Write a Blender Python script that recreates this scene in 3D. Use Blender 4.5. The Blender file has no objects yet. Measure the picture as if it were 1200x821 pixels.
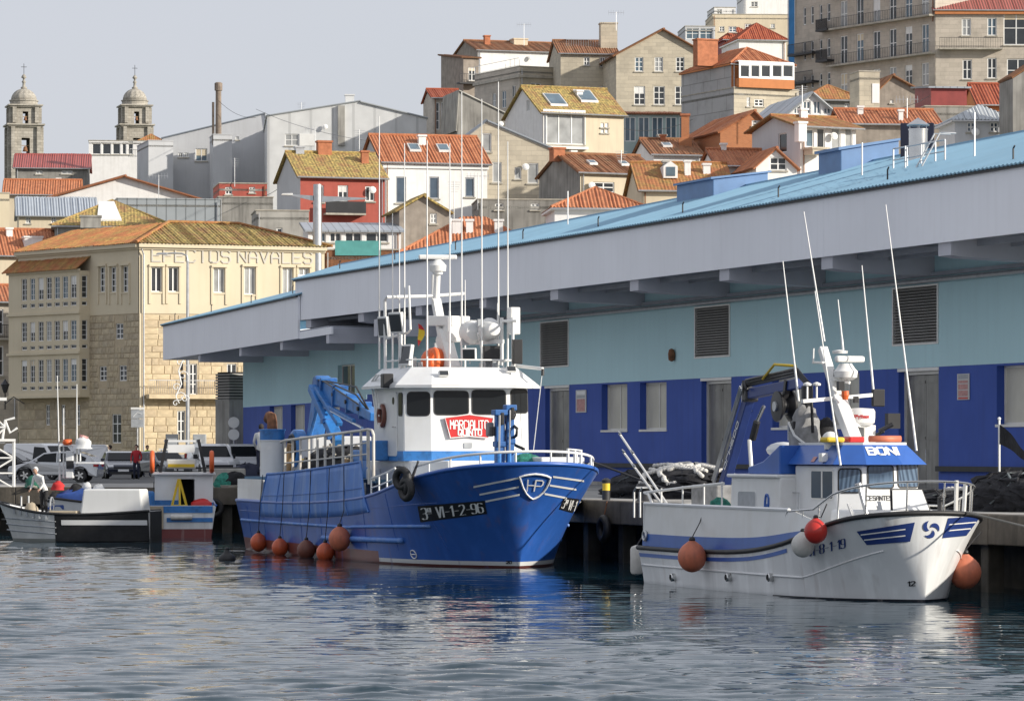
import bpy, bmesh, math, random
from mathutils import Vector, Matrix
from mathutils.geometry import delaunay_2d_cdt
random.seed(7)
R = math.radians
S = bpy.context.scene
COL = S.collection
# ---------------------------------------------------------------- camera
F, HY, CZ = 4600.0, 527.0, 3.3          # focal length in photo pixels, horizon row, eye height over water
FS = 2600.0; K = F/FS                     # depths below are written for FS and stretched by K
cam = bpy.data.cameras.new('camera'); cam_o = bpy.data.objects.new('camera', cam); COL.objects.link(cam_o)
cam_o.location = (0, 0, CZ); cam_o.rotation_euler = (R(90), 0, 0)
cam.sensor_width = 36; cam.lens = F / 1200 * 36; cam.shift_y = (HY - 410.5) / 1200
cam.clip_start = 0.5; cam.clip_end = 4000
S.camera = cam_o
# ---------------------------------------------------------------- world and sun
SUN_EL = R(21); SUN_H = Vector((0.925, -0.38, 0)).normalized()
sun_dir = Vector((SUN_H.x * math.cos(SUN_EL), SUN_H.y * math.cos(SUN_EL), math.sin(SUN_EL)))
W = bpy.data.worlds.new('World'); S.world = W; W.use_nodes = True
wn = W.node_tree.nodes; wl = W.node_tree.links
bg = wn['Background']
sky = wn.new('ShaderNodeTexSky'); sky.sky_type = 'NISHITA'; sky.sun_disc = False
sky.sun_elevation = SUN_EL; sky.sun_rotation = math.atan2(sun_dir.x, sun_dir.y)
sky.air_density = 1.0; sky.dust_density = 2.0; sky.ozone_density = 1.5
veil = wn.new('ShaderNodeRGB'); veil.outputs[0].default_value = (4.75, 4.88, 5.35, 1)    # thin even cloud veil
mx = wn.new('ShaderNodeMixRGB'); mx.inputs[0].default_value = 0.86
cl_t = wn.new('ShaderNodeTexCoord'); cl_m = wn.new('ShaderNodeMapping'); cl_m.inputs['Scale'].default_value = (1.5, 1.5, 5)
cl_n = wn.new('ShaderNodeTexNoise'); cl_n.inputs['Scale'].default_value = 1.6; cl_n.inputs['Detail'].default_value = 4
cl_r = wn.new('ShaderNodeMapRange'); cl_r.inputs[1].default_value = 0.3; cl_r.inputs[2].default_value = 0.7
cl_r.inputs[3].default_value = 0.83; cl_r.inputs[4].default_value = 0.93
wl.new(cl_t.outputs['Generated'], cl_m.inputs[0]); wl.new(cl_m.outputs[0], cl_n.inputs[0])
wl.new(cl_n.outputs[0], cl_r.inputs[0]); wl.new(cl_r.outputs[0], mx.inputs[0])
wl.new(sky.outputs[0], mx.inputs[1]); wl.new(veil.outputs[0], mx.inputs[2]); wl.new(mx.outputs[0], bg.inputs[0])
bg.inputs[1].default_value = 0.1
sl = bpy.data.lights.new('sun', 'SUN'); sl.energy = 4.0; sl.angle = R(0.9); sl.color = (1, 0.93, 0.82)
so = bpy.data.objects.new('sun', sl); COL.objects.link(so); so.location = (60, -40, 80)
so.rotation_euler = sun_dir.to_track_quat('Z', 'Y').to_euler()
S.view_settings.view_transform = 'Standard'; S.view_settings.look = 'None'
S.view_settings.exposure = 0.48; S.view_settings.gamma = 1; S.view_settings.use_curve_mapping = False
S.render.resolution_x = 1024; S.render.resolution_y = 700
S.render.engine = 'CYCLES'

# ---------------------------------------------------------------- materials
MATS = {}
def mat(name, col, rough=0.6, metal=0.0, var=0.12, scale=1.5, bump=0.0, bscale=20, streak=0.0, streak_col=None,
        spec=0.5, coat=0.0, stain=0.0, stain_col=(0.1, 0.09, 0.07), stain_scale=0.5):
    if name in MATS: return MATS[name]
    m = bpy.data.materials.new(name); m.use_nodes = True
    n = m.node_tree.nodes; l = m.node_tree.links; b = n['Principled BSDF']
    b.inputs['Roughness'].default_value = rough; b.inputs['Metallic'].default_value = metal
    b.inputs['Specular IOR Level'].default_value = spec; b.inputs['Coat Weight'].default_value = coat
    tc = n.new('ShaderNodeTexCoord')
    def noise(sc, vec=None, det=5):
        t = n.new('ShaderNodeTexNoise'); t.inputs['Scale'].default_value = sc; t.inputs['Detail'].default_value = det
        l.new(vec or tc.outputs['Object'], t.inputs[0]); return t.outputs[0]
    def ramp(v, a, bb, c=0.0, d=1.0):
        r = n.new('ShaderNodeMapRange'); r.inputs[1].default_value = a; r.inputs[2].default_value = bb
        r.inputs[3].default_value = c; r.inputs[4].default_value = d; l.new(v, r.inputs[0]); return r.outputs[0]
    def mix(f, c1, c2):
        x = n.new('ShaderNodeMixRGB')
        if isinstance(f, (int, float)): x.inputs[0].default_value = f
        else: l.new(f, x.inputs[0])
        for i, c in ((1, c1), (2, c2)):
            if isinstance(c, tuple): x.inputs[i].default_value = (*c[:3], 1)
            else: l.new(c, x.inputs[i])
        return x.outputs[0]
    c = mix(ramp(noise(scale), 0.3, 0.7), tuple(v * (1 - var) for v in col), tuple(min(1, v * (1 + var)) for v in col))
    if stain:
        c = mix(ramp(noise(stain_scale, det=8), 0.5, 0.75, 0, stain), c, stain_col)
    if streak:
        mp = n.new('ShaderNodeMapping'); mp.inputs['Scale'].default_value = (1, 1, 0.08); l.new(tc.outputs['Object'], mp.inputs[0])
        c = mix(ramp(noise(3.0, mp.outputs[0], 6), 0.48, 0.72, 0, streak), c, streak_col or tuple(v * 0.45 for v in col))
    l.new(c, b.inputs['Base Color'])
    if bump:
        bp = n.new('ShaderNodeBump'); bp.inputs['Strength'].default_value = bump; bp.inputs['Distance'].default_value = 0.02
        l.new(noise(bscale), bp.inputs['Height']); l.new(bp.outputs[0], b.inputs['Normal'])
    MATS[name] = m; return m

def tile_mat(name, col, col2, moss=0.0, moss_col=(0.37, 0.27, 0.085), row=0.42):
    """clay roof tiles: UV in metres, u along the eave, v up the slope"""
    m = bpy.data.materials.new(name); m.use_nodes = True
    n = m.node_tree.nodes; l = m.node_tree.links; b = n['Principled BSDF']; b.inputs['Roughness'].default_value = 0.85
    uv = n.new('ShaderNodeUVMap'); uv.uv_map = 'UVMap'
    sx = n.new('ShaderNodeSeparateXYZ'); l.new(uv.outputs[0], sx.inputs[0])
    fr = n.new('ShaderNodeMath'); fr.operation = 'DIVIDE'; fr.inputs[1].default_value = row; l.new(sx.outputs[1], fr.inputs[0])
    fl = n.new('ShaderNodeMath'); fl.operation = 'FRACT'; l.new(fr.outputs[0], fl.inputs[0])
    br = n.new('ShaderNodeTexBrick'); br.inputs['Scale'].default_value = 1.0
    br.inputs['Brick Width'].default_value = 0.3; br.inputs['Row Height'].default_value = row; br.inputs['Mortar Size'].default_value = 0.012
    br.offset = 0; br.inputs['Color1'].default_value = (*col, 1); br.inputs['Color2'].default_value = (*col2, 1)
    br.inputs['Mortar'].default_value = (*[v * 0.45 for v in col], 1); l.new(uv.outputs[0], br.inputs[0])
    no = n.new('ShaderNodeTexNoise'); no.inputs['Scale'].default_value = 0.9; no.inputs['Detail'].default_value = 7; l.new(uv.outputs[0], no.inputs[0])
    mr = n.new('ShaderNodeMapRange'); mr.inputs[1].default_value = 0.62 - 0.55 * moss; mr.inputs[2].default_value = 0.85 - 0.5 * moss
    mr.inputs[4].default_value = min(1, 0.35 + moss); l.new(no.outputs[0], mr.inputs[0])
    mi = n.new('ShaderNodeMixRGB'); l.new(mr.outputs[0], mi.inputs[0]); l.new(br.outputs[0], mi.inputs[1])
    n2 = n.new('ShaderNodeTexNoise'); n2.inputs['Scale'].default_value = 4; n2.inputs['Detail'].default_value = 6; l.new(uv.outputs[0], n2.inputs[0])
    mc = n.new('ShaderNodeMixRGB'); nr = n.new('ShaderNodeMapRange'); nr.inputs[1].default_value = 0.35; nr.inputs[2].default_value = 0.65; l.new(n2.outputs[0], nr.inputs[0]); l.new(nr.outputs[0], mc.inputs[0]); mc.inputs[1].default_value = (*[v * k for v, k in zip(moss_col, (0.42, 0.5, 0.6))], 1); mc.inputs[2].default_value = (*[v * 1.5 for v in moss_col], 1)
    l.new(mc.outputs[0], mi.inputs[2]); l.new(mi.outputs[0], b.inputs['Base Color'])
    bp = n.new('ShaderNodeBump'); bp.inputs['Strength'].default_value = 0.6; bp.inputs['Distance'].default_value = 0.05
    l.new(fl.outputs[0], bp.inputs['Height']); bp.invert = True; l.new(bp.outputs[0], b.inputs['Normal'])
    MATS[name] = m; return m

def masonry_mat(name, col, col2, mortar, bw=0.6, bh=0.3, ms=0.02, stain=0.3, bump=0.5, squash=1.0, stain_col=(0.07, 0.065, 0.055)):
    """dressed stone or brick too far off to pick apart: UV in metres"""
    m = bpy.data.materials.new(name); m.use_nodes = True
    n = m.node_tree.nodes; l = m.node_tree.links; b = n['Principled BSDF']; b.inputs['Roughness'].default_value = 0.9
    uv = n.new('ShaderNodeUVMap'); uv.uv_map = 'UVMap'
    br = n.new('ShaderNodeTexBrick'); br.inputs['Scale'].default_value = 1; br.inputs['Brick Width'].default_value = bw; br.inputs['Row Height'].default_value = bh
    br.inputs['Mortar Size'].default_value = ms; br.inputs['Color1'].default_value = (*col, 1); br.inputs['Color2'].default_value = (*col2, 1)
    br.inputs['Mortar'].default_value = (*mortar, 1); br.squash = squash; l.new(uv.outputs[0], br.inputs[0])
    no = n.new('ShaderNodeTexNoise'); no.inputs['Scale'].default_value = 0.45; no.inputs['Detail'].default_value = 8; no.inputs['Roughness'].default_value = 0.65
    l.new(uv.outputs[0], no.inputs[0])
    mr = n.new('ShaderNodeMapRange'); mr.inputs[1].default_value = 0.48; mr.inputs[2].default_value = 0.75; mr.inputs[4].default_value = stain; l.new(no.outputs[0], mr.inputs[0])
    mi = n.new('ShaderNodeMixRGB'); l.new(mr.outputs[0], mi.inputs[0]); l.new(br.outputs[0], mi.inputs[1]); mi.inputs[2].default_value = (*stain_col, 1)
    l.new(mi.outputs[0], b.inputs['Base Color'])
    bp = n.new('ShaderNodeBump'); bp.inputs['Strength'].default_value = bump; bp.inputs['Distance'].default_value = 0.03; bp.invert = True
    l.new(br.outputs['Fac'], bp.inputs['Height']); l.new(bp.outputs[0], b.inputs['Normal'])
    MATS[name] = m; return m

def seam_mat(name, col, pitch=0.6, rough=0.45, metal=0.0, dark=0.55, along='u'):
    """metal sheet with standing seams"""
    m = bpy.data.materials.new(name); m.use_nodes = True
    n = m.node_tree.nodes; l = m.node_tree.links; b = n['Principled BSDF']; b.inputs['Roughness'].default_value = rough; b.inputs['Metallic'].default_value = metal
    uv = n.new('ShaderNodeUVMap'); uv.uv_map = 'UVMap'; sx = n.new('ShaderNodeSeparateXYZ'); l.new(uv.outputs[0], sx.inputs[0])
    d = n.new('ShaderNodeMath'); d.operation = 'DIVIDE'; d.inputs[1].default_value = pitch; l.new(sx.outputs[0 if along == 'u' else 1], d.inputs[0])
    f = n.new('ShaderNodeMath'); f.operation = 'FRACT'; l.new(d.outputs[0], f.inputs[0])
    g = n.new('ShaderNodeMath'); g.operation = 'LESS_THAN'; g.inputs[1].default_value = 0.12; l.new(f.outputs[0], g.inputs[0])
    no = n.new('ShaderNodeTexNoise'); no.inputs['Scale'].default_value = 0.7; no.inputs['Detail'].default_value = 6; l.new(uv.outputs[0], no.inputs[0])
    a = n.new('ShaderNodeMixRGB'); l.new(no.outputs[0], a.inputs[0]); a.inputs[1].default_value = (*[v * 0.8 for v in col], 1); a.inputs[2].default_value = (*[min(1, v * 1.2) for v in col], 1)
    mi = n.new('ShaderNodeMixRGB'); l.new(g.outputs[0], mi.inputs[0]); l.new(a.outputs[0], mi.inputs[1]); mi.inputs[2].default_value = (*[v * dark for v in col], 1)
    l.new(mi.outputs[0], b.inputs['Base Color'])
    bp = n.new('ShaderNodeBump'); bp.inputs['Strength'].default_value = 0.5; bp.inputs['Distance'].default_value = 0.04; l.new(g.outputs[0], bp.inputs['Height']); l.new(bp.outputs[0], b.inputs['Normal'])
    MATS[name] = m; return m

def glass_mat(name, col, rough=0.06, cur=None):
    m = bpy.data.materials.new(name); m.use_nodes = True
    n = m.node_tree.nodes; l = m.node_tree.links; b = n['Principled BSDF']
    b.inputs['Roughness'].default_value = rough; b.inputs['Specular IOR Level'].default_value = 0.25 if name == 'glass_boat' else 0.6
    tc = n.new('ShaderNodeTexCoord'); no = n.new('ShaderNodeTexNoise'); no.inputs['Scale'].default_value = 1.1; l.new(tc.outputs['Object'], no.inputs[0])
    a = n.new('ShaderNodeMixRGB'); l.new(no.outputs[0], a.inputs[0]); a.inputs[1].default_value = (*[v * 0.5 for v in col], 1); a.inputs[2].default_value = (*[v * 1.5 for v in col], 1)
    l.new(a.outputs[0], b.inputs['Base Color']); MATS[name] = m; return m

M = mat
M('white_paint', (0.78, 0.78, 0.76), 0.5, var=0.05, stain=0.15, stain_col=(0.45, 0.42, 0.37))
M('white_render', (0.80, 0.79, 0.77), 0.85, var=0.05, streak=0.25, streak_col=(0.5, 0.48, 0.44), bump=0.1)
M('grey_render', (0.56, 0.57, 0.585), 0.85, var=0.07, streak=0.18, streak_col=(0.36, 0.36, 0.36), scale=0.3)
M('pale_grey_panel', (0.66, 0.67, 0.665), 0.7, var=0.05, streak=0.15, streak_col=(0.45, 0.44, 0.42), scale=0.3)
M('concrete', (0.36, 0.35, 0.32), 0.9, var=0.2, streak=0.55, streak_col=(0.13, 0.12, 0.11), bump=0.3, scale=0.7)
M('weathered_concrete', (0.27, 0.26, 0.24), 0.92, var=0.25, streak=0.6, streak_col=(0.08, 0.075, 0.07), bump=0.3, scale=0.6)
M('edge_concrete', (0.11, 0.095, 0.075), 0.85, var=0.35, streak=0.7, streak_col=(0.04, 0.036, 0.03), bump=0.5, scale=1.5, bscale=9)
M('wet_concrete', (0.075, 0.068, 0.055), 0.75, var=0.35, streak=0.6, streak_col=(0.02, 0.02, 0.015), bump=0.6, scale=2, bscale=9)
M('cream_plaster', (0.64, 0.56, 0.41), 0.85, var=0.05, streak=0.15, streak_col=(0.5, 0.4, 0.24), scale=0.4, bump=0.1)
M('beige_plaster', (0.66, 0.57, 0.42), 0.85, var=0.08, streak=0.3, streak_col=(0.4, 0.35, 0.27), scale=0.4)
M('red_render', (0.40, 0.095, 0.07), 0.85, var=0.08, streak=0.2)
M('dark_red_sheet', (0.27, 0.05, 0.045), 0.6, var=0.15, streak=0.2)
M('orange_render', (0.52, 0.20, 0.075), 0.85, var=0.06, streak=0.15)
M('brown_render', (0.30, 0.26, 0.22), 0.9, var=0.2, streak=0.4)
M('grey_stone_trim', (0.42, 0.39, 0.33), 0.9, var=0.18, streak=0.4)
M('black_metal', (0.025, 0.025, 0.028), 0.5, var=0.2)
M('galvanised', (0.52, 0.53, 0.54), 0.38, 0.75, var=0.12, scale=3)
M('steel', (0.62, 0.62, 0.61), 0.22, 0.95, var=0.06, scale=4)
M('rust', (0.22, 0.10, 0.05), 0.9, var=0.35, scale=6)
M('brick_plain', (0.42, 0.16, 0.08), 0.9, var=0.2, scale=3)
M('teal_wall', (0.53, 0.77, 0.81), 0.8, var=0.04, scale=0.25, streak=0.18, streak_col=(0.42, 0.62, 0.66), bump=0.06)
M('blue_wall', (0.034, 0.088, 0.40), 0.7, var=0.09, scale=0.5, streak=0.3, streak_col=(0.03, 0.06, 0.25), bump=0.1, stain=0.25, stain_col=(0.07, 0.12, 0.38))
M('lilac_fascia', (0.87, 0.885, 0.925), 0.7, var=0.03, scale=0.3, streak=0.14, streak_col=(0.62, 0.62, 0.64))
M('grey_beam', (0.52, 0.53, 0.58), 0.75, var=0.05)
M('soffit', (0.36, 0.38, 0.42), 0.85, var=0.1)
M('door_metal', (0.24, 0.235, 0.22), 0.35, 0.4, var=0.25, scale=1.2, streak=0.6, streak_col=(0.10, 0.095, 0.09))
M('aluminium', (0.74, 0.73, 0.70), 0.4, 0.3, var=0.08)
M('louvre_metal', (0.30, 0.29, 0.27), 0.5, 0.3, var=0.15)
M('asphalt', (0.12, 0.12, 0.118), 0.9, var=0.2, scale=0.8, bump=0.3, bscale=60)
M('quay_top', (0.33, 0.32, 0.30), 0.85, var=0.3, scale=0.6, stain=0.5, stain_col=(0.08, 0.075, 0.07), bump=0.3)
M('hillside', (0.10, 0.11, 0.06), 0.95, var=0.4, scale=0.2, bump=0.5)
M('rubber', (0.018, 0.018, 0.019), 0.55, var=0.3, scale=4)
M('black_plastic', (0.02, 0.02, 0.022), 0.4, var=0.2)
M('orange_buoy', (0.62, 0.11, 0.035), 0.42, var=0.14, scale=4, streak=0.5, streak_col=(0.2, 0.06, 0.04), stain=0.6, stain_col=(0.22, 0.07, 0.04), stain_scale=3)
M('pale_orange_buoy', (0.58, 0.17, 0.09), 0.55, var=0.14, scale=4, streak=0.5, streak_col=(0.24, 0.09, 0.06), stain=0.7, stain_col=(0.30, 0.11, 0.075), stain_scale=3)
M('brown_buoy', (0.17, 0.055, 0.035), 0.5, var=0.2, scale=4, stain=0.5, stain_col=(0.05, 0.03, 0.025), stain_scale=3)
M('red_buoy', (0.50, 0.03, 0.022), 0.35, var=0.1, scale=4)
M('white_buoy', (0.62, 0.60, 0.56), 0.5, var=0.1, scale=4, stain=0.3, stain_scale=3)
M('navy_buoy', (0.012, 0.018, 0.045), 0.4, var=0.2, scale=4)
M('life_orange', (0.72, 0.13, 0.03), 0.5, var=0.08)
M('rope', (0.30, 0.28, 0.24), 0.9, var=0.2)
M('dark_rope', (0.05, 0.05, 0.055), 0.9, var=0.2)
M('yellow_plastic', (0.72, 0.50, 0.03), 0.5, var=0.1)
M('red_paint', (0.55, 0.02, 0.02), 0.4, var=0.05)
M('net_black', (0.014, 0.014, 0.017), 0.95, var=0.5, scale=5, bump=1.0, bscale=14)
M('net_green', (0.03, 0.20, 0.15), 0.9, var=0.4, scale=9, bump=1.0, bscale=30)
M('boat_white', (0.76, 0.77, 0.77), 0.32, var=0.03, coat=0.2, stain=0.22, stain_col=(0.48, 0.43, 0.34), stain_scale=1.3, streak=0.10, streak_col=(0.5, 0.45, 0.38))
M('boat_blue', (0.028, 0.115, 0.43), 0.35, var=0.06, streak=0.15, coat=0.1)
M('chimney_steel', (0.24, 0.19, 0.15), 0.8, var=0.25, scale=2, streak=0.5)
M('boat_deck', (0.10, 0.20, 0.30), 0.8, var=0.2)
M('bright_blue', (0.04, 0.20, 0.53), 0.4, var=0.12, stain=0.55, stain_col=(0.02, 0.05, 0.11), stain_scale=4)
M('side_plate_blue', (0.085, 0.22, 0.58), 0.55, var=0.12, scale=1.2, streak=0.75, streak_col=(0.26, 0.37, 0.60), stain=0.25, stain_col=(0.05, 0.12, 0.34), stain_scale=0.8)
M('letter_white', (0.82, 0.82, 0.80), 0.5, var=0.03)
M('letter_black', (0.015, 0.015, 0.018), 0.5)
M('letter_navy', (0.02, 0.045, 0.19), 0.4)
M('letter_grey', (0.52, 0.49, 0.43), 0.6)
M('antifoul', (0.20, 0.045, 0.035), 0.7, var=0.2)
M('wood', (0.33, 0.21, 0.10), 0.7, var=0.2)
M('ply', (0.40, 0.34, 0.25), 0.8, var=0.15, stain=0.4)
M('dark_interior', (0.012, 0.012, 0.014), 0.9)
M('skin', (0.50, 0.30, 0.21), 0.6, var=0.05)
M('hair', (0.03, 0.022, 0.018), 0.8)
M('jacket_red', (0.42, 0.02, 0.03), 0.8); M('cloth_white', (0.74, 0.74, 0.72), 0.85); M('cloth_navy', (0.02, 0.025, 0.05), 0.85)
M('cloth_black', (0.02, 0.02, 0.022), 0.85); M('hivis', (0.62, 0.75, 0.08), 0.7); M('cloth_grey', (0.27, 0.27, 0.27), 0.9, var=0.25, scale=5)
M('car_silver', (0.50, 0.51, 0.52), 0.25, 0.6, var=0.03, coat=1.0); M('car_navy', (0.012, 0.018, 0.04), 0.2, 0.2, var=0.05, coat=1.0)
M('car_white', (0.78, 0.78, 0.78), 0.25, var=0.02, coat=1.0); M('car_black', (0.012, 0.012, 0.014), 0.2, 0.2, coat=1.0); M('car_grey', (0.18, 0.19, 0.20), 0.25, 0.5, coat=1.0)
M('lamp_clear', (0.75, 0.75, 0.75), 0.1, 0.3); M('lamp_red', (0.35, 0.01, 0.01), 0.15)
M('paper', (0.60, 0.60, 0.58), 0.8, var=0.1); M('pink_paper', (0.55, 0.30, 0.28), 0.8, var=0.2, scale=8)
M('flag_red', (0.55, 0.03, 0.03), 0.8); M('flag_yellow', (0.75, 0.52, 0.04), 0.8)
M('green_glass_panel', (0.36, 0.46, 0.45), 0.2, var=0.15, scale=0.4); M('sign_grey', (0.36, 0.38, 0.40), 0.5, var=0.15, scale=4)
M('tarp_blue', (0.03, 0.08, 0.30), 0.6, var=0.2, scale=4); M('green_plastic', (0.02, 0.14, 0.09), 0.6)
M('pale_blue_hood', (0.23, 0.42, 0.66), 0.5, var=0.08); M('mid_blue_hood', (0.13, 0.235, 0.42), 0.5, var=0.1); M('night_panel', (0.012, 0.015, 0.035), 0.5)
M('teal_board', (0.10, 0.35, 0.34), 0.6); M('blue_scaffold', (0.04, 0.22, 0.50), 0.7, var=0.1)
tile_mat('tile_orange', (0.52, 0.205, 0.095), (0.40, 0.14, 0.065), 0.14, (0.12, 0.09, 0.06))
tile_mat('tile_red', (0.42, 0.11, 0.05), (0.32, 0.075, 0.04), 0.08, (0.10, 0.075, 0.05))
tile_mat('tile_mossy', (0.36, 0.17, 0.08), (0.27, 0.13, 0.07), 0.62)
tile_mat('tile_brown', (0.38, 0.17, 0.08), (0.27, 0.115, 0.055), 0.30, (0.17, 0.12, 0.06))
tile_mat('tile_halfmoss', (0.44, 0.18, 0.07), (0.33, 0.12, 0.05), 0.40, (0.30, 0.21, 0.06))
masonry_mat('granite', (0.56, 0.50, 0.39), (0.47, 0.42, 0.33), (0.40, 0.36, 0.29), 0.9, 0.42, 0.012, 0.4, stain_col=(0.2, 0.18, 0.15))
masonry_mat('granite_dark', (0.55, 0.49, 0.415), (0.48, 0.43, 0.36), (0.42, 0.38, 0.32), 0.9, 0.42, 0.012, 0.5, stain_col=(0.16, 0.145, 0.125))
masonry_mat('church_stone', (0.46, 0.43, 0.375), (0.34, 0.315, 0.27), (0.2, 0.19, 0.16), 1.0, 0.5, 0.02, 0.6)
masonry_mat('orange_brick', (0.50, 0.195, 0.08), (0.42, 0.155, 0.065), (0.42, 0.27, 0.17), 0.25, 0.075, 0.008, 0.12)
masonry_mat('panel_concrete', (0.43, 0.43, 0.43), (0.39, 0.39, 0.39), (0.28, 0.28, 0.27), 3.0, 1.6, 0.05, 0.35)
masonry_mat('mortar_rubble', (0.52, 0.43, 0.30), (0.47, 0.39, 0.27), (0.48, 0.40, 0.28), 0.3, 0.2, 0.01, 0.2)
seam_mat('zinc_roof', (0.36, 0.40, 0.45), 0.6); seam_mat('zinc_wall', (0.33, 0.36, 0.38), 0.9)
seam_mat('red_sheet_roof', (0.33, 0.085, 0.075), 0.5); seam_mat('light_sheet_roof', (0.50, 0.53, 0.55), 0.5)
seam_mat('white_cladding', (0.64, 0.65, 0.65), 2.4, 0.6, 0, 0.8)
glass_mat('glass_dark', (0.035, 0.04, 0.045)); glass_mat('glass_curtain', (0.34, 0.35, 0.35), 0.25); glass_mat('glass_blue', (0.10, 0.15, 0.19), 0.12)
glass_mat('glass_boat', (0.012, 0.014, 0.016), 0.04); glass_mat('glass_blueroom', (0.07, 0.10, 0.14), 0.12)
for k, c in enumerate([(0.50, 0.42, 0.29), (0.46, 0.385, 0.27), (0.42, 0.35, 0.25), (0.54, 0.455, 0.32), (0.47, 0.40, 0.29)]):
    M('stone_%d' % k, c, 0.9, var=0.18, scale=2, bump=0.5, bscale=8)
for k, c in enumerate([(0.58, 0.47, 0.31), (0.54, 0.44, 0.29), (0.61, 0.50, 0.33), (0.51, 0.41, 0.275)]):
    M('pale_stone_%d' % k, c, 0.9, var=0.15, scale=2, bump=0.5, bscale=8)
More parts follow.
